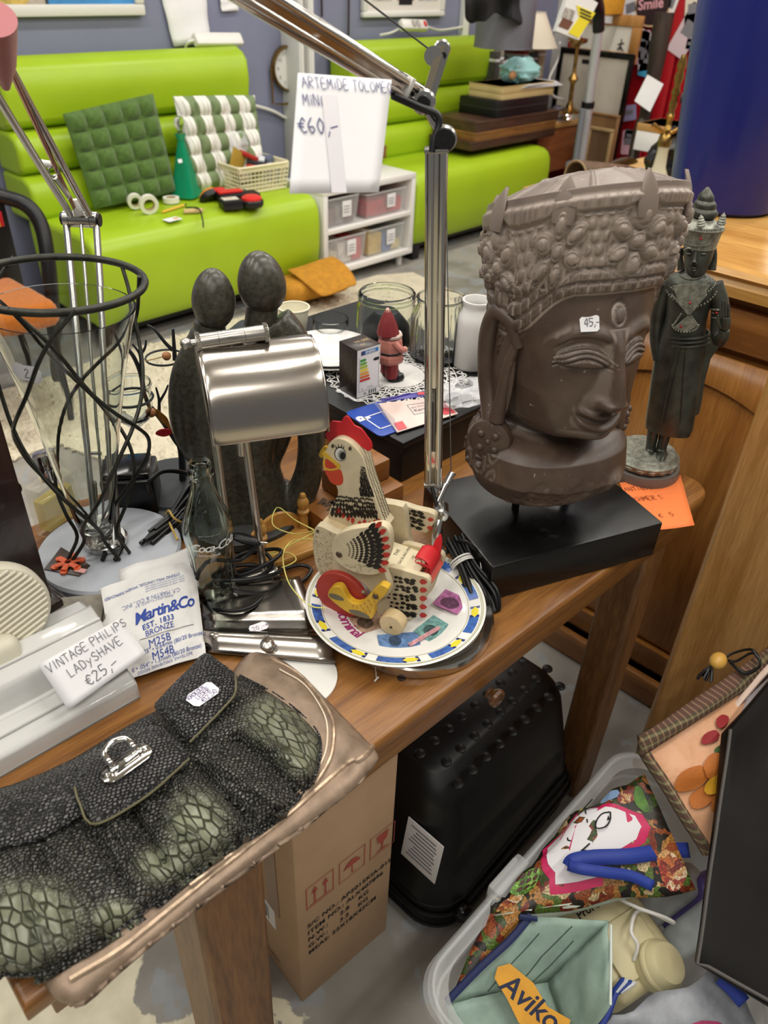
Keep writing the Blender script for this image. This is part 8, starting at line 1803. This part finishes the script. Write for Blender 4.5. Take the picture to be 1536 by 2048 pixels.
ROBE=[(1335,862,52,.020,0),(1338,848,55,.024,0),(1344,810,55,.026,0),(1350,770,55,.027,0),(1356,730,54,.026,0),(1362,690,52,.026,0),(1367,660,47,.025,0),(1371,640,44,.025,0),(1375,615,45,.026,0),(1379,590,50,.027,0),(1382,570,54,.025,0),(1385,556,48,.021,0),(1388,548,30,.017,0),(1390,540,18,.014,0)]
stack('robe',ROBE)
m=MB();PLb=Pl(st.w(1400,760,-.012),st.n);m.prism(PLb.poly([(1415,655),(1440,690),(1422,715),(1410,760),(1404,800),(1398,826),(1372,838),(1372,700)]),.006,PLb.F);m.build('robe_drape',brz,t,mods=[('BEVEL',dict(width=.002,segments=2))])
m=MB();[m.tube([st.w(x0,700,.0275),st.w((x0+x1)/2,770,.0285),st.w(x1,845,.0255)],.0013,6,4)for x0,x1 in((1352,1322),(1362,1330),(1372,1362))];m.build('robe_pleat',brz,t)
m=MB();[m.tube([st.w(1372+hw*math.cos(a),yc+10*math.sin(a),.026*abs(math.sin(a))+.002)for a in np.linspace(.05,PI-.05,14)],.0017,6)for hw,yc in((46,668),(46,676),(47,684))];m.build('sash',brz,t)
m=MB()
for i,(yy_,hw,dz)in enumerate(((548,26,.019),(556,38,.0225),(566,47,.0255),(577,52,.0275))):
 for k in range(22):
  a=PI*(k+.5)/22;x=1384+hw*math.cos(a);m.sph(st.w(x,yy_+(10+9*i)*math.sin(a)**1.5,dz*math.sin(a)**.6+.001),.0016,6)
for k in range(16):u=k/15;[m.sph(st.w(1378+sg*(1-u)*34,590+u*40,.028),.0017,6)for sg in(-1,1)]
for k in range(14):a=PI*k/13;m.sph(st.w(1371+26*math.cos(a),650+14*math.sin(a),.0275),.0017,6);
for k in range(7):[m.sph(st.w(1371+sg*(9+2.4*k),628+k*3.6,.0275),.0016,6)for sg in(-1,1)]
m.build('collar_beads',brz_l,t,kind='stuff')
pc_=Pl(st.w(1380,590,.0262),st.n);m=MB();m.prism(pc_.poly([(1345,572),(1380,566),(1420,570),(1400,606),(1380,630),(1358,606)]),.0015,pc_.F);m.prism(pc_.poly([(1376,630),(1384,630),(1394,652),(1372,664),(1348,654)]),.0018,pc_.F);m.build('pectoral',brz_l,t)
jew=mat('jewel_red','#a8202c',.15)
for x,y,d in((1362,653,.029),(1402,477,.030),(1433,626,.020),(1380,606,.0295)):m=MB();m.sph(st.w(x,y,d),.0019,10);m.build('jewel',jew,t)
stack('neck',[(1390,545,17,.012,0),(1393,530,15,.011,0)])
stack('head',[(1391,556,6,.006,.012),(1391,550,15,.012,.010),(1392,540,22,.017,.007),(1394,526,27,.021,.004),(1397,508,31,.023,.002),(1399,490,32,.023,0),(1401,470,30,.022,0)],mods=[SUBD(1)])
m=MB();m.tube([st.w(1392,502,.0262),st.w(1389,520,.0285),st.w(1388,526,.0305)],[.0018,.0028,.0034],8,3);[m.sph(st.w(1388+q,527,.0275),.0022,8)for q in(-4,4)];m.build('nose',brz,t)
for sx_ in(-1,1):
 cx=1392+sx_*14;m=MB();m.sph(st.w(cx,507,.0205),.0048,12,sc=(1,1,.55));m.build('eye',brz,t);m=MB();m.tube([st.w(cx-sx_*9,502,.0235),st.w(cx,496,.0245),st.w(cx+sx_*10,500,.019)],.0013,6,4);m.build('brow',brz_l,t)
 m=MB();m.tube([st.w(1395+sx_*32,496,0),st.w(1395+sx_*34,515,0),st.w(1393+sx_*31,540,.002)],[.004,.0035,.0055],8,4);m.build('ear',brz,t)
m=MB();m.tube([st.w(1380,538,.0245),st.w(1388,536,.0285),st.w(1396,538,.0262)],[.0008,.0016,.0008],8,4);m.tube([st.w(1381,540,.024),st.w(1388,541,.028),st.w(1395,540,.0255)],[.0008,.0018,.0008],8,4);m.build('mouth',brz,t)
stack('crown',[(1398,492,34,.0255,0),(1400,478,37,.027,0),(1402,462,41,.030,0),(1403,456,44,.032,0),(1403,452,46,.034,0),(1404,449,44,.033,0),(1406,440,26,.02,0),(1407,436,20,.016,0)],brz_l,ang=30)
m=MB();[m.sph(st.w(1402+45*math.cos(a),456+4*math.sin(a),.033*math.sin(a)),.0014,6)for a in np.linspace(0,PI,30)];[m.sph(st.w(1398+33*math.cos(a),488-10*math.cos(a)**2+4,.0275*math.sin(a)+.001),.0016,6)for a in np.linspace(0.1,PI-.1,24)];m.build('crown_beads',brz_l,t,kind='stuff')
stack('finial',[(1407,437,22,.016,0),(1408,428,28,.019,0),(1409,420,27,.0185,0),(1410,415,20,.014,0),(1410,412,23,.016,0),(1411,404,22,.0155,0),(1412,400,15,.011,0),(1412,397,17,.012,0),(1413,390,15,.011,0),(1414,382,9,.007,0),(1416,373,2,.002,0)],mods=[SUBD(1)],ang=80)
for x,y,d,lean in((1361,443,.01,-6),(1402,446,.032,0),(1442,442,.012,7),(1385,441,-.025,-2)):
 m=MB();a,b2=st.w(x,y+6,d),st.w(x+lean,y-18,d+.002);L_=(b2-a).length;m.lathe([(.0055,0),(.0062,L_*.1),(.0048,L_*.22),(.0056,L_*.3),(.004,L_*.42),(.0046,L_*.5),(.003,L_*.62),(.0034,L_*.7),(.0015,L_*.85),(0,L_)],14,along(a,b2));m.build('crown_spike',brz_l,t)
m=MB();m.tube([st.w(1428,568,.002),st.w(1440,610,.004),st.w(1436,660,.012),st.w(1440,684,.024)],[.0125,.0125,.0105,.0095],14,6);m.build('upper_arm',brz,t)
m=MB();m.tube([st.w(1440,682,.024),st.w(1446,672,.034),st.w(1449,660,.038)],[.0095,.0085,.007],12,5);m.build('forearm',brz,t)
m=MB();[m.tube([st.w(1436+14*math.cos(a),y+2*math.sin(a),.004+.0135*math.sin(a))for a in np.linspace(0,2*PI,20)[:-1]],.0016,6,closed=True)for y in(618,634)];[m.sph(st.w(1436+13*math.cos(a),626,.004+.0145*math.sin(a)),.0018,8)for a in np.linspace(.2,2.9,6)];m.build('armlet',brz_l,t)
m=MB();hb=st.w(1449,658,.038);hx=LX;m.tube([hb,st.w(1450,645,.040),st.w(1450,634,.041)],[.007,.0098,.0095],12,4,flat=.55);m.build('palm',brz,t)
for k,(x0,x1,y1,r)in enumerate(((1442,1441,606,.0021),(1447,1446,600,.0023),(1452,1452,602,.0022),(1457,1458,608,.0019))):
 m=MB();m.tube([st.w(x0,636,.041),st.w((x0+x1)/2,620,.043),st.w(x1,y1,.042)],[r*1.1,r,r*.7],8,4);m.build('finger',brz,t)
m=MB();m.tube([st.w(1442,655,.040),st.w(1436,642,.045),st.w(1437,630,.046)],[.0032,.0026,.0018],8,4);m.build('thumb',brz,t)
m=MB();m.tube([st.w(1332,566,0),st.w(1318,610,.0),st.w(1312,670,.0),st.w(1316,720,.008)],[.012,.012,.010,.008],12,5);m.build('lowered_arm',brz,t)
oc=[P(1238,968,T+.006),P(1360,952,T+.006),P(1388,1054,T+.006),P(1285,1064,T+.006)]
onote=note('price_note','orange handwritten paper note about the antique statue beside the plinth',oc,[('ANTiqUE BUDDA',.03,.2,.0105),('KHMER STYLE',.12,.42,.0105),('€ 95',.42,.78,.010)],ink=mat('ink_rust','#8a3c1a',.6),mt=mat('orange_paper','#e87a3e',.7),curl=.004)
# FAR RIGHT CORNER
YR=3.25
def boxpx(name,lab,cat,x0,y0,x1,y1,Y,dep_,mt,bev=.006,group=None,band=None):
 a,b2,c_=PY(x0,y1,Y),PY(x1,y1,Y),PY(x0,y0,Y);t=thing(name,lab,cat,(a.x,Y,a.z),group=group);h=c_.z-a.z
 MB().bx((a.x,Y,a.z),(b2.x,Y+dep_,c_.z),bev).build('body',mt,t)
 if band:m=MB();m.bx((a.x-.002,Y-.002,a.z+h*band[0]),(b2.x+.002,Y+dep_+.002,a.z+h*band[1]),.002);m.build(band[3],band[2],t)
 return t,a,b2,c_.z
dkw=wood('dark_board','#54392a','#33211a',.4,0,10,14);ltw=wood('light_pine','#b98f58','#a37a44',.45,0,8,12)
t,a,b2,zt=boxpx('side_cabinet','low pine side cabinet stacked with boxes right of the benches','cabinet',1066,262,1160,352,3.24,.5,wood('red_pine','#8f552c','#6f3d1d',.5,0,8,12))
MB().bx((a.x-.08,3.22,zt-.005),(b2.x+.02,3.75,zt+.03),.005).build('top',ltw,t)
zc=zt+.031
bd0=None
for i,(x0,y0,x1,y1,c_)in enumerate(((942,286,1104,303,dkw),(950,267,1106,287,wood('mid_board','#8f6434','#6b4622',.4,0,10,14)),(952,245,1112,268,dkw))):
 t,*_=boxpx('wooden_tray',('dark wooden tray at the bottom of the stack beside the bench','mid brown wooden tray in the middle of the stack','dark wooden tray on top of the stack beside the bench')[i],'tray',x0,y0,x1,y1,3.12,.34,c_,.004,group='stacked wooden trays',band=(.75,1.02,c_,'rim'))
t,a,b2,z=boxpx('cash_box','black deed box under the yellow cartons on the pine cabinet','box',991,203,1092,245,3.13,.3,black_plastic,.01,band=(.55,.62,mat('box_seam','#2c2a2a',.4),'lid_seam'))
m=MB();m.bx((a.x+.12,3.297,a.z+.02),(a.x+.22,3.3,a.z+.06));m.build('red_label',mat('label_wine','#5c1a1e',.5),t)
boxpx('carton','lower yellow paper carton on the black deed box','box',1003,188,1104,203,3.14,.26,mat('yellow_carton','#cdb680',.7),.004,band=(.9,1.0,mat('carton_edge','#b99f66',.7),'lid'))
boxpx('carton','upper yellow paper carton under the white papers','box',1004,174,1104,188,3.14,.26,mat('yellow_carton'),.004,band=(.85,1.0,mat('carton_edge'),'lid'))
m=MB()
for i in range(4):p=PY(1048,170-i*.8,3.27);m.box((p.x,p.y,p.z+.004+i*.004),(.46-.03*i,.28,.003),0,M=T_(p)@RZ(.06*(i-1))@T_(-p))
tag(m.build('paper_stack',white_paper),'loose white papers on top of the yellow cartons','paper')
p=PY(1037,164,3.24);crumple_bag(p+V((0,0,-.01)),.30,.2,.15,21,'plastic_bag',mat('teal_film','#9fd3d3',.3,bump=(30,.3,.004)),'pale teal plastic bag on top of the papers')
m=MB();q=PY(1025,150,3.15);m.sph(q,.03,12,sc=(1,.7,.8));tag(m.build('shell',mat('shell_tan','#c08f62',.5)),'tan shell lying on the teal plastic bag','shell')
for i,(x0,y0,x1,y1,c_,lab)in enumerate(((984,105,991,205,'#4a4744','dark upright book far left behind the deed box'),(992,100,998,205,'#8b8679','grey upright book second from left behind the deed box'),(999,110,1006,200,'#2c2b2c','black upright book third behind the cartons'),(1007,112,1020,170,'#3c4a3b','dark green upright book behind the teal bag'),(1022,118,1036,170,'#a8923a','ochre upright book behind the teal bag'),(1040,100,1050,170,'#8f3a2c','red upright book behind the teal bag'),(1052,108,1068,172,'#39424a','slate upright book right of the red one'),(1070,96,1082,178,'#b3a488','tan upright book at the right end of the row'))):
 boxpx('book',lab,'book',x0,y0,x1,y1,3.5,.18,mat('book_'+c_[1:],c_,.6,var=(30,.2)),.003,'books behind the boxes',(.8,.86,white_paper,'spine_label'))
t=thing('table_lamp','cream conical lampshade among the clutter by the corner','lamp',PY(1048,100,3.55));a,b2=PY(1058,24,3.55),PY(1052,92,3.55)
m=MB();m.lathe([(.105,a.z-b2.z),(.21,0),(.205,0),(.1,a.z-b2.z)],40,T_(b2),cap=False);m.build('shade',mat('linen_cream','#d8cfbc',.8,bump=(200,.2,.001)),t);m=MB();[m.tube([b2+V((r*math.cos(q),r*math.sin(q),z))for q in np.linspace(0,2*PI,40)[:-1]],.004,6,closed=True)for r,z in((.21,0),(.105,a.z-b2.z))];m.build('rim',mat('linen_cream'),t)
m=MB();m.lathe([(.045,-.3),(.05,-.28),(.018,-.25),(.016,0),(.02,.05),(0,.06)],20,T_(b2));m.build('stem',brass,t)
t=thing('drum_lamp','grey drum lampshade with a black cloth thrown over it','lamp',PY(1010,95,3.22));b2=PY(1006,94,3.22)
m=MB();m.lathe([(.17,.26),(.175,0),(.17,0),(.165,.26)],36,T_(b2),cap=False);m.build('shade',mat('grey_shade','#6b6b74',.6),t);m=MB();m.tube([b2+V((.175*math.cos(q),.175*math.sin(q),0))for q in np.linspace(0,2*PI,40)[:-1]],.004,6,closed=True);m.build('rim',mat('grey_shade'),t)
A=[]
for i in range(13):
 u=i/12;A.append([tuple(PY(930+125*u,-60+(98+10*math.sin(u*9)+6*math.sin(u*23))*v,3.08+.05*math.sin(u*14)*v+.02*math.sin(v*7+u*4)))for v in np.linspace(0,1,10)])
m=MB();m.grid(A);tag(m.build('black_cloth',mat('black_cotton','#17171a',.9,bump=(60,.4,.004)),mods=[SOLID(.02,0),SUBD(1)]),'black cloth hanging at the top above the grey shade','cloth')
c_=PY(1055,10,3.5);m=MB();m.box((c_.x,3.5,c_.z),(.13,.02,.4),.004,M=Matrix.Identity(4));m.mat=1;m.box((c_.x,3.485,c_.z-.12),(.13,.014,.2),.004);tag(m.build('flag_card',[white_paper,red_paint]),'red and white card sticking up behind the lampshade','card')
p=PY(1125,222,3.34);t=thing('steel_bowl','silver bowl upside down beside the yellow cartons','bowl',p);m=MB();m.lathe([(.11,-.06),(.115,-.05),(.1,-.01),(.06,.03),(0,.04)],28,T_(p));m.build('bowl',chrome,t);m=MB();m.tube([p+V((.112*math.cos(q),.112*math.sin(q),-.055))for q in np.linspace(0,2*PI,30)[:-1]],.006,6,closed=True);m.build('rim',black_plastic,t)
boxpx('tea_box','small white printed box on the pine cabinet edge','box',1106,226,1124,250,3.25,.1,white_paper,.004,None,(.3,.6,ink_grey,'print'))
boxpx('tea_box','white and grey tube box left of the small white box','box',1082,222,1097,252,3.24,.1,mat('grey_card','#8f8b86',.6),.006,None,(.2,.8,white_paper,'label'))
m=MB();p=PY(1028,249,3.2);m.prism([(-.08,0),(.06,-.05),(.09,-.01),(.02,.06),(-.05,.05)],.002,T_(p)@RX(.3));tag(m.build('paper_slip',mat('slip_orange','#e08a52',.7)),'torn orange paper slip on the stacked trays','paper')
p0,p1=PY(1138,225,3.2),PY(1157,78,3.2);L_=(p1-p0).length;t=thing('candlestick','tall brass candlestick before the framed pictures','candlestick',p0)
m=MB();m.lathe([(.07,0),(.072,.012),(.03,.03),(.016,.07),(.015,L_*.4),(.02,L_*.42),(.035,L_*.47),(.02,L_*.52),(.013,L_*.56),(.012,L_*.88),(.02,L_*.92),(.06,L_*.96),(.065,L_),(0,L_*.97)],28,along(p0,p1));m.build('stick',brass,t);m=MB();m.lathe([(.02,L_*.97),(.02,L_*1.05),(.016,L_*1.05),(0,L_)],16,along(p0,p1));m.build('socket',brass,t)
t=thing('vacuum_cleaner_tube','silver telescopic vacuum tube with black grip and yellow header card','vacuum tube',PY(1160,330,2.95));yv=2.95
q=[PY(1198,52,yv),PY(1176,208,yv),PY(1158,330,yv)]
MB().cyl(q[0],q[1],.03,n=24).build('upper_tube',mat('tube_silver','#c3c5c8',.35,.4),t);MB().cyl(q[1],q[2],.036,n=24).build('lower_tube',mat('tube_silver'),t);MB().cyl(q[1]+(q[0]-q[1])*.03,q[1]-(q[0]-q[1])*.05,.042,n=24).build('collar',black_plastic,t)
m=MB();m.tube([PY(1197,62,yv),PY(1196,20,yv),PY(1190,-5,yv-.05),PY(1170,-50,yv-.1)],[.037,.04,.036,.03],16,6);m.build('grip',black_plastic,t)
m=MB();m.cyl(PY(1166,218,yv-.03),PY(1150,325,yv-.03),.02,n=14);m.box(tuple(PY(1150,330,yv)),(.14,.08,.06),.02);m.build('release_rail',mat('grey_plastic','#7d8087',.4),t)
pk=Pl(PY(1150,40,2.8),(-.3,-1,.1));t=thing('blister_pack','yellow and white retail pack hanging in front of the lampshade','pack',pk.w(1150,78))
for nm,pts,mt,d in(('card',[(1143,-30),(1196,6),(1158,80),(1112,62)],mat('pack_white','#dcdcda',.4),0),('yellow_panel',[(1152,10),(1190,26),(1156,76),(1136,66),(1158,34)],mat('pack_yellow','#dfcf2e',.4),.004),('brown_panel',[(1126,34),(1146,44),(1136,60),(1116,52)],mat('pack_brown','#6b4534',.5),.004),('photo_panel',[(1130,14),(1150,22),(1142,42),(1122,34)],mat('pack_photo','#a8a39a',.5,var=(40,.4)),.005)):
 m=MB();F2=pk.F@T_(0,0,d);m.prism(pk.poly(pts),-.03 if d==0 else-.003,F2);m.build(nm,mt,t)
m=MB();F2=pk.F@T_(0,0,.0065)
for i in range(3):m.flat(pk.poly([(1159+4*0,16+i*7),(1182,26+i*7),(1180,29+i*7),(1158,19+i*7)]),F2)
m.build('print_bar',ink_black,t)
cable([PY(1120,85,3.3),PY(1115,120,3.32),PY(1098,160,3.3),PY(1105,190,3.28),PY(1130,200,3.26)],.008,mat('clear_cord','#c9c7c2',.3),'cable','white cord hanging below the cream lampshade')
XF=5.42
def leaning(name,lab,corn,X,fm,fw,mt,inner=None):
 c_=[PX(x,y,X)for x,y in corn];y0,y1=min(p.y for p in c_),max(p.y for p in c_);z1=max(c_[0].z,c_[1].z);z0=c_[2].z;t=thing(name,lab,'picture',(X,(y0+y1)/2,z0))
 for lo,hi,nm in(((y0,z0),(y1,z0+fw),'frame_rail'),((y0,z1-fw),(y1,z1),'frame_rail'),((y0,z0+fw),(y0+fw,z1-fw),'frame_stile'),((y1-fw,z0+fw),(y1,z1-fw),'frame_stile')):MB().bx((X,lo[0],lo[1]),(X+.03,hi[0],hi[1]),.004).build(nm,fm,t)
 MB().bx((X+.012,y0+fw,z0+fw),(X+.025,y1-fw,z1-fw)).build('panel',mt,t);return t,y0,y1,z0,z1
gold=wood('gold_frame','#b07f45','#94662f',.4,2,10,12);board_m=mat('pale_board','#c3bbac',.7,var=(5,.06))
t,y0,y1,z0,z1=leaning('picture_frame','black metal framed pale board leaning in the corner',[(1119,93),(1268,113),(1212,318)],XF,black_gloss,.035,board_m)
MB().bx((XF+.009,y0+.04,z0+(z1-z0)*.3),(XF+.012,y1-.04,z0+(z1-z0)*.308)).build('crease',mat('card_dark2','#8d8579',.7),t);MB().bx((XF+.008,(y0+y1)/2-.02,z1-.085),(XF+.012,(y0+y1)/2+.1,z1-.06)).build('label',ink_black,t)
t,y0,y1,z0,z1=leaning('picture_frame','wood framed calligraphy picture behind the black frame',[(1150,22),(1282,35),(1268,130)],XF+.06,gold,.065,mat('calligraphy_paper','#d3cfc2',.7))
m=MB();yb=y0+.13
for i,zz_ in enumerate((z1-.17,z1-.28,z1-.37)):
 F2=frame(V((XF+.066,yb,zz_)),(0,-1,0),(0,0,1));m.ribbon([(-.02,.0),(.02,.01)],.008,F2);m.ribbon([(0,.03),(0,-.03)],.008,F2);m.ribbon([(-.02,-.03),(0,-.01),(.025,-.035)],.008,F2)
m.build('calligraphy',ink_black,t);MB().bx((XF+.058,(y0+y1)/2-.04,z1-.055),(XF+.0595,(y0+y1)/2+.04,z1-.015)).build('price_sticker',white_paper,t)
leaning('picture_frame','small tan framed panel low in front of the black frame',[(1178,252),(1226,262),(1200,335)],XF-.12,mat('frame_cream','#a88d62',.5),.02,mat('panel_brown','#6b5238',.7))
leaning('picture_frame','brown board leaning low behind the small tan panel',[(1176,222),(1238,232),(1216,330)],XF-.05,mat('board_brown','#8d6b46',.6),.015,mat('board_brown'))
boxpx('yellow_folder','yellow folder card standing above the wood framed picture','folder',1206,-40,1246,29,3.1,.02,mat('folder_yellow','#d9a032',.6,var=(30,.1)),.002)
def sticker(px,py,w,h,rot,c_,lab,shape=None,X=WALL_X-.09):
 c3=PX(px,py,X);F2=frame(c3,(0,-1,0),(0,0,1))@RZ(rot);m=MB();m.prism(shape or rrect(w,h,min(w,h)*.12,3),.002,F2);m.mat=1;m.flat([(-w*.3,-h*.1),(w*.3,-h*.1),(w*.3,h*.18),(-w*.3,h*.18)],F2,.003)
 return tag(m.build('sticker',[mat('stk_'+c_[1:],c_,.5),ink_grey]),lab,'sticker','stickers on the red door')
for px,py,w,h,r,c_,lab in((1262,18,.12,.2,.3,'#d5d3d6','white and green torn sticker at the top left of the red door'),(1284,88,.12,.16,-.3,'#d9d2d6','pale sticker above the white card on the red door'),(1284,95,.1,.2,.1,'#cfa9b6','pink sticker behind the dark club'),(1295,120,.09,.2,-.1,'#3f9bc4','blue sticker beside the dark club'),(1288,112,.08,.18,.2,'#d8d6d2','white sticker left of the blue one'),(1257,226,.12,.1,.25,'#9a94b8','lilac sticker low on the red door'),(1256,285,.1,.16,.1,'#d9a9b8','pink sticker near the foot of the red door'),(1258,272,.07,.08,0,'#2f8a8a','teal dot sticker near the foot of the red door'),(1376,62,.14,.3,-.4,'#cbb7bd','pale poster scrap beside the blue vase'),(1380,88,.05,.06,0,'#2f5a9a','small blue sticker beside the blue vase'),(1385,20,.1,.2,.2,'#d6cdbb','cream sticker at the top beside the vase'),(1340,8,.1,.2,-.2,'#dedbd8','white paper scrap at the top of the door moulding'),(1322,30,.06,.14,.2,'#d3cfd0','narrow white scrap on the door moulding')):sticker(px,py,w,h,r,c_,lab)
c3=PX(1306,8,WALL_X-.09);F2=frame(c3,(0,-1,0),(0,0,1));t=thing('round_sticker','round black and cream lettered sticker at the top of the red door','sticker',c3)
m=MB(F2);m.lathe([(.13,0),(.13,.003),(0,.003)],32);m.build('disc',mat('stk_cream','#d3b088',.5),t);m=MB(F2);m.lathe([(.12,.003),(.12,.004),(0,.004)],32);m.build('black_field',mat('stk_black','#2a1c1f',.5),t);m=MB();text(m,'Smile',.085,F2@T_(-.1,-.04,.005)@RZ(.15),bold=.02);m.build('lettering',mat('stk_pink','#d9a0a8',.5),t)
wp=Pl(PX(1296,188,4.81),(-1,-.4,.1));m=MB();m.prism(wp.poly([(1295,149),(1327,168),(1300,224),(1269,202)]),.003,wp.F);tag(m.build('white_card',white_paper),'blank white card on the dark club before the red door','card')
X_=4.9;m=MB();m.tube([PX(1330,25,X_),PX(1318,90,X_),PX(1308,150,X_),PX(1290,230,X_),PX(1272,300,X_),PX(1262,350,X_),PX(1250,440,X_),V((X_,PX(1250,440,X_).y+.02,.02))],[.055,.055,.045,.035,.03,.03,.03,.03],12,5);tag(m.build('wooden_club',wood('club_wood','#3a2b22','#1e1512',.5,2,14,6)),'dark knobbly wooden club leaning before the red door','club')
m=MB();m.tube([PX(1283,240,X_-.1),PX(1270,290,X_-.15),PX(1262,340,X_-.2)],.03,10,5);tag(m.build('walking_stick',mat('stick_dark','#2c2018',.4)),'dark stick leaning left of the club','stick')
TX_,TZ_=3.0,.62;c0_,c1_=P(1046,374,TZ_),P(1142,346,TZ_);ux=(c1_-c0_);ux.z=0;ux.normalize();t=thing('pine_table','pale pine table behind the stone head carrying horn and water pipe','table',c0_);PF=frame(V((c0_.x,c0_.y,0)),ux,(ux.y,-ux.x,0))
PF=frame(V((c0_.x,c0_.y,0)),(1,0,0),(0,1,0));MB(PF).bx((0,-1.0,TZ_-.03),(1.6,.0,TZ_),.004).build('tabletop',wood('pale_pine','#cda766','#b98f50',.4,0,8,12),t)
for x,y in((.08,-.08),(1.5,-.08),(.08,-.92),(1.5,-.92)):MB(PF).bx((x-.03,y-.03,0),(x+.03,y+.03,TZ_-.03),.004).build('leg',ltw,t)
ont=lambda px,py,dz=0.0:P(px,py,TZ_+dz)
hk=ont(1304,392);hk=P(1304,398,TZ_);t=thing('water_pipe','glass and brass water pipe standing before the red door','water pipe',hk);hz=lambda y:PY(1320,y,hk.y).z-TZ_
tp_=D(1348,112,(V(RW.T@(np.array(hk)-CAM))).z);hm_=along(hk,V((hk.x,hk.y,2)));Hh=PY(1340,112,hk.y).z-TZ_;s_k=Hh
m=MB(T_(hk));m.lathe([(.0,.0),(.3*s_k*.35,.0),(.115*s_k,.05*s_k),(.12*s_k,.09*s_k),(.09*s_k,.16*s_k),(.05*s_k,.24*s_k),(.042*s_k,.34*s_k),(.045*s_k,.4*s_k),(.04*s_k,.4*s_k),(.037*s_k,.34*s_k),(.045*s_k,.24*s_k),(.085*s_k,.155*s_k),(.11*s_k,.08*s_k),(0,.02*s_k)],32);m.build('glass_body',mat('pipe_glass','#e4e0c8',.03,alpha=.45),t)
m=MB(T_(hk));m.lathe([(.05*s_k,.39*s_k),(.052*s_k,.45*s_k),(.04*s_k,.47*s_k),(.022*s_k,.5*s_k),(.02*s_k,.58*s_k),(.032*s_k,.6*s_k),(.02*s_k,.63*s_k),(.03*s_k,.68*s_k),(.02*s_k,.72*s_k),(.033*s_k,.76*s_k),(.02*s_k,.8*s_k),(.034*s_k,.86*s_k),(.022*s_k,.9*s_k),(.034*s_k,.93*s_k),(.018*s_k,1.0*s_k),(0,s_k)],24);m.build('brass_stem',brass,t)
for q in(2.3,3.6,5.4):m=MB();a=hk+V((0,0,.47*s_k));d=V((math.cos(q),math.sin(q),.55))*.12*s_k;m.cyl(a,a+d,.014*s_k,.02*s_k,n=12);m.build('port',brass,t)
m=MB();m.tube([hk+V((.05,0,.47*s_k)),hk+V((.02,-.18,.52*s_k)),hk+V((.1,-.3,.62*s_k)),hk+V((.06,-.2,.73*s_k)),hk+V((.02,-.02,.72*s_k))],.02,10,8);m.build('hose',black_plastic,t)
a,b2=P(1150,352,TZ_+.07),P(1275,342,TZ_+.05);hd=(b2-a).normalized();t=thing('horn','dark hollow cow horn lying open end forward on the pine table','horn',a)
m=MB();L_=(b2-a).length;m.lathe([(.058,.01),(.062,0),(.066,.005),(.062,.06),(.05,L_*.4),(.03,L_*.8),(.008,L_*1.05),(0,L_*1.06)],28,along(a,b2),cap=False);m.lathe([(.0,.14),(.05,.08),(.058,.01)],28,along(a,b2),cap=False);m.build('shell',mat('horn_brown','#5a4a38',.4,var=(14,.4),stretch=(1,.3,1)),t);m=MB();f_=along(a,b2);m.tube([f_@V((.063*math.cos(q),.063*math.sin(q),.002))for q in np.linspace(0,2*PI,28)[:-1]],.005,6,closed=True);m.build('lip',mat('horn_lip','#8a7354',.5),t)
m=MB();A0=[P(x,y,TZ_+h)for x,y,h in((1185,338,.01),(1250,306,.07),(1275,316,.08),(1288,328,.01))];m.add([tuple(p)for p in A0],[(0,1,2,3)]);tag(m.build('leather_scrap',mat('scrap_brown','#4a3a2b',.6,var=(20,.3)),mods=[SOLID(.008),SUBD(2)]),'dark brown leather scrap lying behind the horn','leather')
rod('rule',P(1175,363,TZ_+.012),P(1290,348,TZ_+.012),.008,mat('rule_grey','#6d6f78',.4),'grey metal rod lying on the pine table by the horn','rod')
p=P(1340,372,TZ_);crumple_bag(p,.3,.25,.26,31,'black_bag',mat('bag_black','#141416',.35,bump=(20,.3,.006)),'shiny black bag heaped beside the water pipe')
boxpx('white_carton','white carton with pale wooden lid behind the black bag','box',1328,258,1370,310,2.15,.2,white_paper,.004,None,(.72,1.0,ltw,'lid'))
